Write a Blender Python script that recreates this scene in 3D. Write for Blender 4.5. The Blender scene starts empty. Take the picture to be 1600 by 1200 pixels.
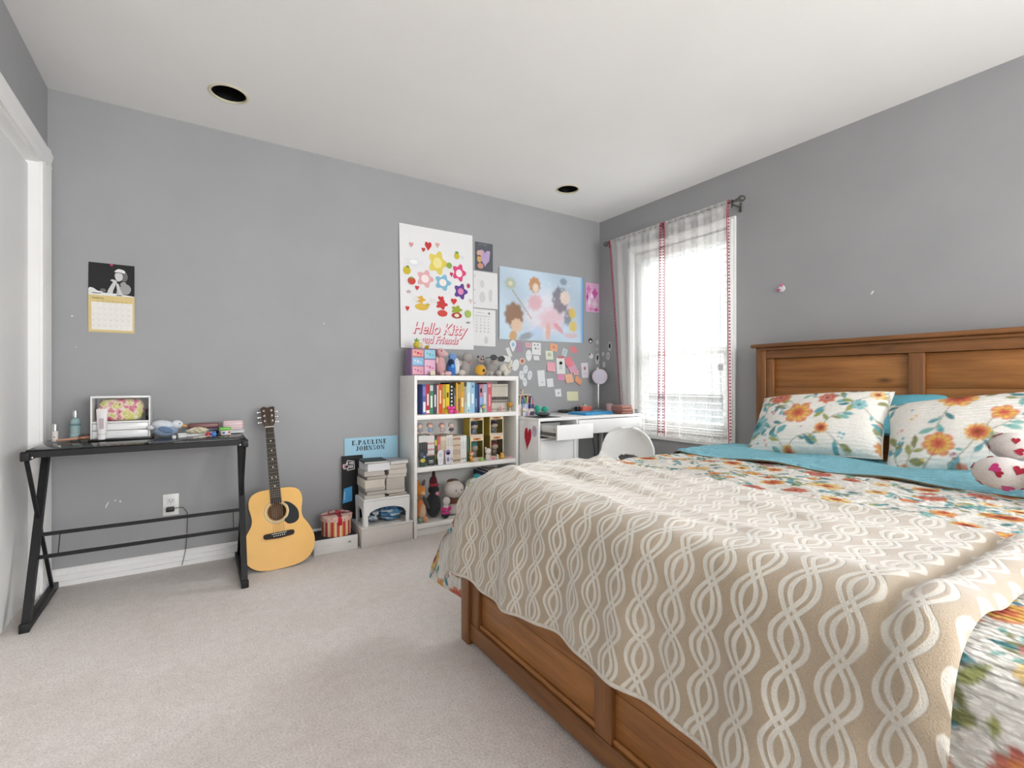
import bpy, bmesh, math, random
import numpy as np
from mathutils import Vector, Matrix

# ---------------------------------------------------------------- camera, world, lights, exposure
scene = bpy.context.scene
COL = scene.collection
R = math.radians

cam_data = bpy.data.cameras.new('camera')
cam_data.sensor_width = 36.0
cam_data.lens = 36.0 * 755.0 / 1600.0
cam_data.shift_y = -0.0019
cam_data.clip_start = 0.02
cam = bpy.data.objects.new('camera', cam_data)
COL.objects.link(cam)
cam.location = (0, 0, 1.005)
cam.rotation_euler = (R(90), 0, -R(33.13))
scene.camera = cam

world = bpy.data.worlds.new('sky')
scene.world = world
world.use_nodes = True
bg = world.node_tree.nodes['Background']
bg.inputs['Color'].default_value = (0.95, 0.98, 1.0, 1)
bg.inputs['Strength'].default_value = 1.6

def lamp(name, kind, loc, rot, energy, color=(1, 1, 1), **kw):
    d = bpy.data.lights.new(name, kind)
    d.energy = energy
    d.color = color
    for k, v in kw.items():
        setattr(d, k, v)
    o = bpy.data.objects.new(name, d)
    o.location = loc
    o.rotation_euler = rot
    COL.objects.link(o)
    return o

# soft hazy sun through the window in the right wall
sun_dir = Vector((-0.84, -0.12, -0.50))
lamp('sun', 'SUN', (6, 3, 5), sun_dir.to_track_quat('-Z', 'Y').to_euler(), 23.0, (1.0, 0.99, 0.98), angle=R(38))
# added fill light, set in a made-up wide window behind the viewer
lamp('rear_fill_light', 'AREA', (1.5, -3.23, 1.40), (R(91), 0, 0), 96, (0.985, 0.99, 1.0),
     shape='RECTANGLE', size=2.4, size_y=1.6)
# added side fill, at an invented second window of the right wall
lamp('side_fill_light', 'AREA', (3.06, -1.95, 1.50), (R(90), 0, R(90)), 52, (0.985, 0.99, 1.0),
     shape='RECTANGLE', size=1.3, size_y=1.3)

scene.view_settings.view_transform = 'Standard'
scene.view_settings.look = 'None'
scene.view_settings.gamma = 1.0
scene.view_settings.use_curve_mapping = False
scene.view_settings.exposure = 0.46
scene.cycles.max_bounces = 10
scene.cycles.diffuse_bounces = 6
scene.cycles.transparent_max_bounces = 24
scene.cycles.caustics_reflective = False
scene.cycles.caustics_refractive = False
scene.cycles.sample_clamp_indirect = 6.0

# ---------------------------------------------------------------- helpers
def lin(h):
    h = h.lstrip('#')
    o = []
    for i in (0, 2, 4):
        c = int(h[i:i + 2], 16) / 255.0
        o.append(c / 12.92 if c <= 0.04045 else ((c + 0.055) / 1.055) ** 2.4)
    return tuple(o)

WHITE, BLACK = lin('e4e3e0'), lin('141416')

class G:
    """small node-graph helper"""
    def __init__(s, name):
        s.m = bpy.data.materials.new(name)
        s.m.use_nodes = True
        s.t = s.m.node_tree
        s.b = s.t.nodes['Principled BSDF']
        s.out = s.t.nodes['Material Output']
    def n(s, kind, **kw):
        x = s.t.nodes.new(kind)
        for k, v in kw.items():
            setattr(x, k, v)
        return x
    def l(s, a, b):
        s.t.links.new(a, b)
    def inp(s, sock, v):
        if hasattr(v, 'is_linked'):
            s.l(v, sock)
        else:
            sock.default_value = v
    def math(s, op, a, b=0.0, c=0.0):
        x = s.n('ShaderNodeMath', operation=op)
        s.inp(x.inputs[0], a); s.inp(x.inputs[1], b); s.inp(x.inputs[2], c)
        return x.outputs[0]
    def mix(s, f, a, b, blend='MIX'):
        x = s.n('ShaderNodeMix', data_type='RGBA', blend_type=blend)
        s.inp(x.inputs[0], f)
        for k, v in ((6, a), (7, b)):
            if hasattr(v, 'is_linked'): s.l(v, x.inputs[k])
            else: x.inputs[k].default_value = (*v[:3], 1)
        return x.outputs[2]
    def noise(s, vec, scale, detail=3.0, rough=0.55):
        x = s.n('ShaderNodeTexNoise')
        x.inputs['Scale'].default_value = scale
        x.inputs['Detail'].default_value = detail
        x.inputs['Roughness'].default_value = rough
        if vec is not None: s.l(vec, x.inputs['Vector'])
        return x.outputs['Fac']
    def coord(s, which='Object', scale=(1, 1, 1)):
        tc = s.n('ShaderNodeTexCoord')
        mp = s.n('ShaderNodeMapping')
        mp.inputs['Scale'].default_value = scale
        s.l(tc.outputs[which], mp.inputs['Vector'])
        return mp.outputs['Vector']
    def ramp(s, fac, stops):
        x = s.n('ShaderNodeValToRGB')
        e = x.color_ramp.elements
        while len(e) < len(stops): e.new(0.5)
        for k, (p, c) in enumerate(stops):
            e[k].position = p; e[k].color = (*c[:3], 1)
        s.l(fac, x.inputs['Fac'])
        return x.outputs['Color']
    def bump(s, h, strength, dist=0.01):
        x = s.n('ShaderNodeBump')
        x.inputs['Strength'].default_value = strength
        x.inputs['Distance'].default_value = dist
        s.l(h, x.inputs['Height'])
        s.l(x.outputs['Normal'], s.b.inputs['Normal'])

def mat(name, col, rough=0.5, var=0.06, scale=14, bump=0.0, bscale=220, metal=0.0, spec=0.5, sheen=0.0, bdist=0.004):
    g = G(name)
    c = lin(col) if isinstance(col, str) else col
    v = g.coord()
    n = g.noise(v, scale)
    d = tuple(max(0, x * (1 - var)) for x in c); u = tuple(min(1, x * (1 + var)) for x in c)
    g.l(g.ramp(n, [(0.3, d), (0.7, u)]), g.b.inputs['Base Color'])
    g.b.inputs['Roughness'].default_value = rough
    g.b.inputs['Metallic'].default_value = metal
    g.b.inputs['Specular IOR Level'].default_value = spec
    if sheen: g.b.inputs['Sheen Weight'].default_value = sheen
    if bump: g.bump(g.noise(v, bscale, 2.0), bump, bdist)
    return g.m

def vmat(name, rough, var=0.05, scale=60, bump=0.0, bscale=300, spec=0.5, sheen=0.0, bdist=0.003):
    """colour comes from the pieces' own colour attribute, grain from noise"""
    g = G(name)
    a = g.n('ShaderNodeVertexColor', layer_name='Col')
    v = g.coord()
    n = g.noise(v, scale)
    f = g.ramp(n, [(0.25, (1 - var,) * 3), (0.75, (1.0,) * 3)])
    g.l(g.mix(1.0, a.outputs['Color'], f, 'MULTIPLY'), g.b.inputs['Base Color'])
    g.b.inputs['Roughness'].default_value = rough
    g.b.inputs['Specular IOR Level'].default_value = spec
    if sheen: g.b.inputs['Sheen Weight'].default_value = sheen
    if bump: g.bump(g.noise(v, bscale, 2.0), bump, bdist)
    return g.m

PAPER = vmat('printed_paper', 0.75, 0.03)
PLASTIC = vmat('plastic', 0.38, 0.03)
GLOSS = vmat('glossy_plastic', 0.15, 0.03)
CLOTH = vmat('plush_cloth', 0.95, 0.16, 140, 0.6, 420, 0.2, 0.3)
PAINTED = vmat('painted_board', 0.42, 0.02, 30)

class MB:
    def __init__(s, col=(0.8, 0.8, 0.8)):
        s.v, s.f, s.c, s.s, s.col = [], [], [], [], (lin(col) if isinstance(col, str) else col)
        s.uv = None
    def add(s, vs, fs, col=None, M=None, smooth=False):
        o = len(s.v)
        if M is not None: vs = [M @ Vector(p) for p in vs]
        s.v += [tuple(p) for p in vs]
        s.f += [tuple(i + o for i in f) for f in fs]
        if isinstance(col, str): col = lin(col)
        col = col or s.col
        s.c += [col] * len(fs)
        s.s += [smooth] * len(fs)
        return s
    def box(s, x0, x1, y0, y1, z0, z1, col=None, M=None):
        v = [(x, y, z) for z in (z0, z1) for y in (y0, y1) for x in (x0, x1)]
        f = [(0, 2, 3, 1), (4, 5, 7, 6), (0, 1, 5, 4), (2, 6, 7, 3), (0, 4, 6, 2), (1, 3, 7, 5)]
        return s.add(v, f, col, M)
    def bar(s, p, q, w, h, col=None, up=(0, 0, 1)):
        """square bar from p to q, w across, h along 'up'"""
        p, q = Vector(p), Vector(q)
        d = (q - p).normalized(); u = Vector(up)
        a = d.cross(u).normalized(); b = a.cross(d).normalized()
        v = [tuple(e + a * (i * w / 2) + b * (j * h / 2)) for e in (p, q) for i, j in ((-1, -1), (1, -1), (1, 1), (-1, 1))]
        return s.add(v, [(0, 3, 2, 1), (4, 5, 6, 7), (0, 1, 5, 4), (1, 2, 6, 5), (2, 3, 7, 6), (3, 0, 4, 7)], col)
    def rbox(s, x0, x1, y0, y1, z0, z1, r=0.004, col=None, M=None, seg=2, smooth=True):
        bm = bmesh.new()
        bmesh.ops.create_cube(bm, size=1.0)
        for v in bm.verts:
            v.co = (x0 + (v.co.x + .5) * (x1 - x0), y0 + (v.co.y + .5) * (y1 - y0), z0 + (v.co.z + .5) * (z1 - z0))
        r = min(r, 0.49 * min(abs(x1 - x0), abs(y1 - y0), abs(z1 - z0)))
        bmesh.ops.bevel(bm, geom=bm.edges[:], offset=r, segments=seg, affect='EDGES', profile=0.5)
        return s.bm(bm, col, M, smooth)
    def bm(s, bm, col=None, M=None, smooth=False):
        bm.verts.index_update()
        s.add([v.co.copy() for v in bm.verts], [[v.index for v in f.verts] for f in bm.faces], col, M, smooth)
        bm.free()
        return s
    def tube(s, pts, r, n=8, col=None, closed=False, caps=True, M=None):
        pts = [Vector(p) for p in pts]; m = len(pts)
        rs = r if isinstance(r, (list, tuple)) else [r] * m
        vs, fs = [], []
        ref = None
        for i, p in enumerate(pts):
            a = pts[(i - 1) % m] if (closed or i > 0) else p
            b = pts[(i + 1) % m] if (closed or i < m - 1) else p
            d = (b - a).normalized()
            if ref is None:
                ref = Vector((0, 0, 1)) if abs(d.z) < 0.9 else Vector((1, 0, 0))
            x = d.cross(ref)
            if x.length < 1e-6: x = d.cross(Vector((0.3, 0.8, 0.1)))
            x.normalize(); y = x.cross(d).normalized(); ref = y
            for k in range(n):
                t = 2 * math.pi * k / n
                vs.append(p + (x * math.cos(t) + y * math.sin(t)) * rs[i])
        for i in range(m if closed else m - 1):
            j = (i + 1) % m
            for k in range(n):
                l = (k + 1) % n
                fs.append((i * n + k, i * n + l, j * n + l, j * n + k))
        s.add(vs, fs, col, M, True)
        if caps and not closed:
            s.add(vs[:n], [tuple(range(n))[::-1]], col, M)
            s.add(vs[-n:], [tuple(range(n))], col, M)
        return s
    def lathe(s, prof, n=20, col=None, M=None, smooth=True):
        """prof: (r, z[, colour]) from bottom to top, about local z"""
        for (a, b) in zip(prof[:-1], prof[1:]):
            vs = [(q[0] * math.cos(2 * math.pi * k / n), q[0] * math.sin(2 * math.pi * k / n), q[1]) for q in (a, b) for k in range(n)]
            fs = [(k, (k + 1) % n, n + (k + 1) % n, n + k) for k in range(n)]
            c = b[2] if len(b) > 2 else col
            flat = abs(a[1] - b[1]) < 1e-6
            s.add(vs, fs, c, M, smooth and not flat)
        return s
    def ell(s, c, r, col=None, M=None, nu=14, nv=9, rot=None):
        if isinstance(r, (int, float)): r = (r, r, r)
        T = Matrix.Translation(c) @ (rot.to_4x4() if rot is not None else Matrix())
        if M is not None: T = M @ T
        vs = [(0, 0, -r[2])]
        for j in range(1, nv):
            p = -math.pi / 2 + math.pi * j / nv
            vs += [(r[0] * math.cos(p) * math.cos(2 * math.pi * k / nu), r[1] * math.cos(p) * math.sin(2 * math.pi * k / nu), r[2] * math.sin(p)) for k in range(nu)]
        vs.append((0, 0, r[2])); e = len(vs) - 1
        fs = [(0, 1 + (k + 1) % nu, 1 + k) for k in range(nu)]
        for j in range(nv - 2):
            b = 1 + j * nu
            fs += [(b + k, b + (k + 1) % nu, b + nu + (k + 1) % nu, b + nu + k) for k in range(nu)]
        b = 1 + (nv - 2) * nu
        fs += [(b + k, b + (k + 1) % nu, e) for k in range(nu)]
        return s.add(vs, fs, col, T, True)
    def prism(s, poly, t, col=None, M=None, z0=0.0, side=None):
        n = len(poly)
        if sum(poly[i][0] * poly[(i + 1) % n][1] - poly[(i + 1) % n][0] * poly[i][1] for i in range(n)) < 0:
            poly = poly[::-1]
        vs = [(p[0], p[1], z0) for p in poly] + [(p[0], p[1], z0 + t) for p in poly]
        s.add(vs, [tuple(range(n))[::-1], tuple(range(n, 2 * n))], col, M)
        return s.add(vs, [(k, (k + 1) % n, n + (k + 1) % n, n + k) for k in range(n)], side or col, M)
    def sheet(s, fn, nu, nv, col=None, M=None, closed_u=False, smooth=True):
        vs = [fn(i / nu, j / nv) for j in range(nv + 1) for i in range(nu + 1)]
        w = nu + 1
        fs = [(j * w + i, j * w + i + 1, (j + 1) * w + i + 1, (j + 1) * w + i) for j in range(nv) for i in range(nu)]
        return s.add(vs, fs, col, M, smooth)
    def text(s, body, size, col=None, M=None, shear=0.0, extrude=0.0, bold=0.0, spacing=1.0):
        cu = bpy.data.curves.new('lettering', 'FONT')
        cu.body = body; cu.size = size; cu.shear = shear; cu.extrude = extrude
        cu.align_x = 'CENTER'; cu.align_y = 'CENTER'; cu.offset = bold; cu.space_character = spacing
        cu.resolution_u = 3
        o = bpy.data.objects.new('lettering', cu)
        me = bpy.data.meshes.new_from_object(o)
        s.add([v.co.copy() for v in me.vertices], [tuple(p.vertices) for p in me.polygons], col, M)
        bpy.data.objects.remove(o); bpy.data.curves.remove(cu); bpy.data.meshes.remove(me)
        return s

def wmatrix(o):
    m = Matrix()
    while o is not None:
        m = Matrix.LocRotScale(o.location, o.rotation_euler, o.scale) @ m
        o = o.parent
    return m

def build(name, mb, material, parent=None, local=False):
    """one mesh object from the collected shapes; geometry in world space unless local"""
    me = bpy.data.meshes.new(name)
    vs = mb.v
    if parent is not None and not local:
        inv = wmatrix(parent).inverted()
        vs = [tuple(inv @ Vector(p)) for p in vs]
    me.from_pydata(vs, [], mb.f)
    ca = me.color_attributes.new('Col', 'FLOAT_COLOR', 'CORNER')
    n = np.array([len(f) for f in mb.f])
    c = np.ones((int(n.sum()), 4), dtype=np.float32)
    c[:, :3] = np.repeat(np.array(mb.c, dtype=np.float32).reshape(-1, 3), n, axis=0)
    ca.data.foreach_set('color', c.ravel())
    me.polygons.foreach_set('use_smooth', np.array(mb.s, dtype=bool))
    me.materials.append(material)
    me.update()
    o = bpy.data.objects.new(name, me)
    COL.objects.link(o)
    if parent is not None: o.parent = parent
    return o

def tag(o, label, cat=None, group=None, kind=None):
    if label: o['label'] = label
    if cat: o['category'] = cat
    if group: o['group'] = group
    if kind: o['kind'] = kind
    return o

def thing(name, label, cat, loc=(0, 0, 0), rotz=0.0, group=None):
    o = bpy.data.objects.new(name, None)
    o.empty_display_size = 0.05
    COL.objects.link(o)
    o.location = loc; o.rotation_euler = (0, 0, rotz)
    return tag(o, label, cat, group)

def one(name, mb, material, label, cat, loc, group=None, rotz=0.0, local=False):
    """a thing that is a single mesh, its origin at its base"""
    o = bpy.data.objects.new('t', None)
    o.location = loc; o.rotation_euler = (0, 0, rotz)
    M = Matrix.LocRotScale(Vector(loc), o.rotation_euler, None).inverted()
    bpy.data.objects.remove(o)
    if not local: mb.v = [tuple(M @ Vector(p)) for p in mb.v]
    x = build(name, mb, material)
    x.location = loc; x.rotation_euler = (0, 0, rotz)
    return tag(x, label, cat, group)

def dup(root, loc=None, rotz=None, label=None, parent=None):
    c = root.copy(); COL.objects.link(c); c.parent = parent
    if loc is not None: c.location = loc
    if rotz is not None: c.rotation_euler = (0, 0, rotz)
    if label: c['label'] = label
    for ch in list(root.children): dup(ch, parent=c)
    return c

def struct(name, mb, material, parent=None):
    o = build(name, mb, material, parent)
    if parent is None: o['kind'] = 'structure'
    return o

def AT(x, y, z, rx=0, ry=0, rz=0):
    from mathutils import Euler
    return Matrix.Translation((x, y, z)) @ Euler((R(rx), R(ry), R(rz))).to_matrix().to_4x4()

YA, XB, XC, H, YR = 3.215, 3.04, -0.61, 2.44, -3.20      # back wall, right wall, left wall, ceiling, rear wall

def ON_A(x, z, off=0.001, rot=0.0):
    """frame on the back wall: local x right, y up, z out into the room"""
    return Matrix(((1, 0, 0, x), (0, 0, -1, YA - off), (0, 1, 0, z), (0, 0, 0, 1))) @ Matrix.Rotation(R(rot), 4, 'Z')

def ON_B(y, z, off=0.001, rot=0.0):
    return Matrix(((0, 0, -1, XB - off), (-1, 0, 0, y), (0, 1, 0, z), (0, 0, 0, 1))) @ Matrix.Rotation(R(rot), 4, 'Z')

def circle(r, n=20, cx=0.0, cy=0.0, ry=None):
    ry = ry or r
    return [(cx + r * math.cos(2 * math.pi * k / n), cy + ry * math.sin(2 * math.pi * k / n)) for k in range(n)]

def heart(w, h, cx=0.0, cy=0.0, n=24):
    o = []
    for k in range(n):
        t = 2 * math.pi * k / n
        x = 16 * math.sin(t) ** 3
        y = 13 * math.cos(t) - 5 * math.cos(2 * t) - 2 * math.cos(3 * t) - math.cos(4 * t)
        o.append((cx + x / 32 * w, cy + (y + 2.5) / 29 * h))
    return o

def catmull(P, n=6, closed=True):
    o = []; m = len(P)
    for i in range(m if closed else m - 1):
        if closed: a, b, c, d = P[(i - 1) % m], P[i], P[(i + 1) % m], P[(i + 2) % m]
        else: a, b, c, d = P[max(i - 1, 0)], P[i], P[i + 1], P[min(i + 2, m - 1)]
        for k in range(n):
            t = k / n
            o.append(tuple(0.5 * (2 * b[j] + (c[j] - a[j]) * t + (2 * a[j] - 5 * b[j] + 4 * c[j] - d[j]) * t * t + (3 * b[j] - a[j] - 3 * c[j] + d[j]) * t ** 3) for j in range(len(b))))
    if not closed: o.append(tuple(P[-1]))
    return o

# ---------------------------------------------------------------- room shell
WALL = mat('grey_wall_paint', (0.325, 0.328, 0.334), 0.62, 0.03, 3, 0.12, 90, bdist=0.002)
CEIL = mat('ceiling_paint', (0.86, 0.858, 0.845), 0.9, 0.015, 2, 0.15, 160, bdist=0.002)
TRIM = mat('white_trim_paint', (0.85, 0.85, 0.84), 0.4, 0.02, 6)
DOORM = mat('white_door_paint', (0.86, 0.86, 0.85), 0.45, 0.02, 3)

def carpet_material():
    g = G('beige_carpet')
    v = g.coord()
    big = g.noise(v, 2.2, 3)
    mid = g.noise(v, 26, 4, 0.6)
    fine = g.noise(v, 150, 3, 0.65)
    c = g.ramp(big, [(0.35, (0.730, 0.660, 0.615)), (0.65, (0.790, 0.735, 0.705))])
    c = g.mix(1.0, c, g.ramp(mid, [(0.3, (0.90, 0.89, 0.88)), (0.65, (1, 1, 1))]), 'MULTIPLY')
    c = g.mix(1.0, c, g.ramp(fine, [(0.32, (0.74, 0.73, 0.72)), (0.60, (1, 1, 1))]), 'MULTIPLY')
    g.l(c, g.b.inputs['Base Color'])
    g.b.inputs['Roughness'].default_value = 1.0
    g.b.inputs['Specular IOR Level'].default_value = 0.1
    g.b.inputs['Sheen Weight'].default_value = 0.25
    g.bump(g.math('ADD', fine, g.math('MULTIPLY', mid, 0.8)), 0.9, 0.006)
    return g.m
CARPET = carpet_material()

struct('floor', MB().box(XC - 0.12, XB + 0.14, YR - 0.1, YA + 0.1, -0.1, 0.0), CARPET)

# ceiling with the two holes of the recessed lights
CANS = [(0.135, 2.787), (2.315, 2.787)]
mb = MB()
q = 0.14
xs = [XC - 0.12, CANS[0][0] - q, CANS[0][0] + q, CANS[1][0] - q, CANS[1][0] + q, XB + 0.14]
y0, y1 = CANS[0][1] - q, CANS[0][1] + q
def flat(x0, x1, ya, yb):
    mb.add([(x0, ya, H), (x0, yb, H), (x1, yb, H), (x1, ya, H)], [(0, 1, 2, 3)])
flat(xs[0], xs[5], YR - 0.1, y0); flat(xs[0], xs[5], y1, YA + 0.1)
flat(xs[0], xs[1], y0, y1); flat(xs[2], xs[3], y0, y1); flat(xs[4], xs[5], y0, y1)
for (cx, cy) in CANS:
    n = 32; vs = []
    for k in range(n):
        t = 2 * math.pi * k / n
        dx, dy = math.cos(t), math.sin(t)
        m = q / max(abs(dx), abs(dy))
        vs += [(cx + dx * m, cy + dy * m, H), (cx + dx * 0.082, cy + dy * 0.082, H)]
    mb.add(vs, [(2 * k, 2 * ((k + 1) % n), 2 * ((k + 1) % n) + 1, 2 * k + 1) for k in range(n)])
mb.box(xs[0], xs[5], YR - 0.1, YA + 0.1, H + 0.16, H + 0.2)
struct('ceiling', mb, CEIL)

RING = mat('cream_light_trim', 'd9d3bb', 0.45)
CANM = mat('black_baffle', '0b0b0c', 0.35, spec=0.6)
for (cx, cy), lab in zip(CANS, ('black recessed ceiling light nearest the closet door', 'black recessed ceiling light near the window corner')):
    t = thing('recessed_light', lab, 'ceiling light', (cx, cy, H), group='recessed ceiling lights')
    build('trim_ring', MB().lathe([(0.077, 0.006), (0.077, -0.004), (0.083, -0.005), (0.091, -0.001), (0.091, 0.0)], 36), RING, t, True)
    build('baffle', MB().lathe([(0.0775, 0.002), (0.073, 0.05), (0.066, 0.10), (0.0, 0.105)], 36), CANM, t, True)
    build('bulb_socket', MB().lathe([(0.0, 0.070), (0.022, 0.070), (0.03, 0.104)], 20), CANM, t, True)

# walls
struct('wall_back', MB().box(XC - 0.12, XB + 0.14, YA, YA + 0.1, 0, H), WALL)
W0, W1, WZ0, WZ1 = 1.955, 2.800, 0.625, 2.055            # window opening in the right wall
mb = MB()
mb.box(XB, XB + 0.14, YR, -2.66, 0, H); mb.box(XB, XB + 0.14, -1.24, W0, 0, H); mb.box(XB, XB + 0.14, W1, YA, 0, H)
mb.box(XB, XB + 0.14, -2.66, -1.24, 0, 0.79); mb.box(XB, XB + 0.14, -2.66, -1.24, 2.21, H)  # unseen opening added for the side fill light
mb.box(XB, XB + 0.14, W0, W1, 0, WZ0); mb.box(XB, XB + 0.14, W0, W1, WZ1, H)
struct('wall_right', mb, WALL)
D0, D1, DZ = 1.20, 3.076, 2.035                           # closet opening in the left wall
mb = MB()
mb.box(XC - 0.12, XC, YR, D0, 0, H); mb.box(XC - 0.12, XC, D1, YA, 0, H); mb.box(XC - 0.12, XC, D0, D1, DZ, H)
struct('wall_left', mb, WALL)
mb = MB()
mb.box(XC, -0.38, YR - 0.1, YR, 0, H); mb.box(2.78, XB, YR - 0.1, YR, 0, H)
mb.box(-0.38, 2.78, YR - 0.1, YR, 0, 0.52); mb.box(-0.38, 2.78, YR - 0.1, YR, 2.28, H)  # opening cut for the added rear fill light
struct('wall_rear', mb, WALL)

# small bare-plaster chips on the back wall
CHIP = mat('bare_plaster', 'd8d8d8', 0.9)
wb = bpy.data.objects['wall_back']
for (x, z, w, h, r) in [(-0.385, 0.375, 0.008, 0.036, -22), (-0.352, 0.392, 0.013, 0.006, 35), (-0.332, 0.385, 0.010, 0.012, 10),
                        (-0.52, 1.335, 0.012, 0.007, 20), (-0.505, 1.18, 0.004, 0.008, 0), (0.675, 1.375, 0.012, 0.007, 15)]:
    pts = [(w / 2 * math.cos(t) * (0.75 + 0.25 * math.cos(3 * t + x * 9)), h / 2 * math.sin(t)) for t in [2 * math.pi * k / 10 for k in range(10)]]
    build('plaster_chip', MB().prism(pts, 0.0006, M=ON_A(x, z, 0.0, r)), CHIP, wb)
wr = bpy.data.objects['wall_right']
for (y, z, w, h, r) in [(1.116, 1.486, 0.010, 0.024, -30), (2.13, 0.43, 0.006, 0.03, 10), (1.97, 0.37, 0.012, 0.02, -20)]:
    build('plaster_chip', MB().prism(circle(w / 2, 9, ry=h / 2), 0.0006, M=ON_B(y, z, 0.0, r)), CHIP, wr)

# baseboards, stepped profile
def baseboard(name, p, q, nrm):
    p, q, nrm = Vector(p), Vector(q), Vector(nrm)
    prof = [(0, 0), (0.018, 0), (0.018, 0.020), (0.016, 0.023), (0.007, 0.025), (0.007, 0.030), (0.015, 0.032), (0.015, 0.048), (0.013, 0.051), (0.005, 0.053), (0.005, 0.058), (0.012, 0.060), (0.012, 0.072), (0.005, 0.082), (0, 0.084)]
    vs = [tuple(e + nrm * a + Vector((0, 0, b))) for e in (p, q) for a, b in prof]
    n = len(prof)
    m = MB().add(vs, [(k, k + 1, n + k + 1, n + k) for k in range(n - 1)] + [tuple(range(n)), tuple(range(2 * n - 1, n - 1, -1))])
    return struct(name, m, TRIM)
baseboard('baseboard_back', (XC, YA, 0), (XB, YA, 0), (0, -1, 0))
baseboard('baseboard_right', (XB, YR, 0), (XB, YA - 0.017, 0), (-1, 0, 0))

# closet doors and their casing on the left wall
def casing(name, a, b, w, nrm, across, prof=((0, 0), (0, 0.012), (0.2, 0.018), (0.35, 0.014), (0.8, 0.022), (0.95, 0.020), (1.0, 0.0))):
    a, b, nrm, across = Vector(a), Vector(b), Vector(nrm), Vector(across)
    vs = [tuple(e + across * (s * w) + nrm * d) for e in (a, b) for s, d in prof]
    n = len(prof)
    return MB().add(vs, [(k, k + 1, n + k + 1, n + k) for k in range(n - 1)] + [tuple(range(n)), tuple(range(2 * n - 1, n - 1, -1))])
struct('trim_1', casing('c', (XC, D1 - 0.006, 0), (XC, D1 - 0.006, DZ + 0.09), 0.125, (1, 0, 0), (0, 1, 0)), TRIM)
struct('trim_2', casing('c', (XC, D0 - 0.1, DZ - 0.006), (XC, D1 + 0.125, DZ - 0.006), 0.088, (1.15, 0, 0), (0, 0, 1)), TRIM)
struct('trim_3', casing('c', (XC, D0 + 0.006, 0), (XC, D0 + 0.006, DZ), 0.10, (1, 0, 0), (0, -1, 0)), TRIM)
mb = MB()
mb.box(XC - 0.118, XC + 0.001, D1 - 0.012, D1 - 0.0005, 0, DZ); mb.box(XC - 0.118, XC + 0.001, D0 + 0.0005, D0 + 0.012, 0, DZ)
mb.box(XC - 0.118, XC + 0.001, D0 + 0.012, D1 - 0.012, DZ - 0.014, DZ - 0.0005)
struct('trim_4', mb, TRIM)
struct('door_1', MB().rbox(XC - 0.068, XC - 0.036, 2.02, D1 - 0.015, 0.012, DZ - 0.03, 0.002), DOORM)
struct('door_2', MB().rbox(XC - 0.108, XC - 0.076, D0 + 0.014, 2.10, 0.012, DZ - 0.03, 0.002), DOORM)
struct('wall_closet', MB().box(XC - 0.72, XC - 0.70, D0 - 0.1, D1 + 0.1, 0, H), CEIL)

# ---------------------------------------------------------------- window in the right wall
def glass_material():
    g = G('window_glass')
    t = g.n('ShaderNodeBsdfTransparent'); t.inputs['Color'].default_value = (0.90, 0.92, 0.92, 1)
    gl = g.n('ShaderNodeBsdfGlossy'); gl.inputs['Roughness'].default_value = 0.02
    fr = g.n('ShaderNodeFresnel'); fr.inputs['IOR'].default_value = 1.25
    mx = g.n('ShaderNodeMixShader')
    g.l(fr.outputs[0], mx.inputs[0]); g.l(t.outputs[0], mx.inputs[1]); g.l(gl.outputs[0], mx.inputs[2])
    g.l(mx.outputs[0], g.out.inputs['Surface'])
    return g.m
GLASS = glass_material()
VINYL = mat('white_vinyl', (0.80, 0.81, 0.81), 0.4, 0.02)
def frame_rect(mb, y0, y1, z0, z1, w, x0, x1):
    mb.box(x0, x1, y0, y0 + w, z0, z1); mb.box(x0, x1, y1 - w, y1, z0, z1)
    mb.box(x0, x1, y0 + w, y1 - w, z0, z0 + w); mb.box(x0, x1, y0 + w, y1 - w, z1 - w, z1)
    return mb
mb = frame_rect(MB(), W0 + 0.0005, W1 - 0.0005, WZ0 + 0.0005, WZ1 - 0.0005, 0.03, XB + 0.05, XB + 0.135)
win = struct('window_1', mb, VINYL)
MID = 1.215
build('upper_sash', frame_rect(MB(), W0 + 0.031, W1 - 0.031, MID - 0.005, WZ1 - 0.031, 0.035, XB + 0.095, XB + 0.125), VINYL, win)
build('lower_sash', frame_rect(MB(), W0 + 0.031, W1 - 0.031, WZ0 + 0.031, MID + 0.04, 0.045, XB + 0.06, XB + 0.09), VINYL, win)
build('pane', MB().box(XB + 0.108, XB + 0.112, W0 + 0.066, W1 - 0.066, MID + 0.03, WZ1 - 0.066), GLASS, win)
build('pane', MB().box(XB + 0.073, XB + 0.077, W0 + 0.076, W1 - 0.076, WZ0 + 0.076, MID - 0.005), GLASS, win)
build('sash_lock', MB().rbox(XB + 0.052, XB + 0.066, 2.34, 2.41, MID + 0.041, MID + 0.056, 0.003), VINYL, win)
mb = frame_rect(MB(), W0 - 0.058, W1 + 0.058, WZ0 - 0.066, WZ1 + 0.066, 0.058, XB - 0.017, XB - 0.0002)
frame_rect(mb, W0 - 0.040, W1 + 0.040, WZ0 - 0.048, WZ1 + 0.048, 0.018, XB - 0.024, XB - 0.017)
build('window_casing', mb, TRIM, win)
build('window_sill', MB().rbox(XB - 0.035, XB + 0.05, W0 + 0.0006, W1 - 0.0006, WZ0 + 0.0006, WZ0 + 0.012, 0.003), TRIM, win)
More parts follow.
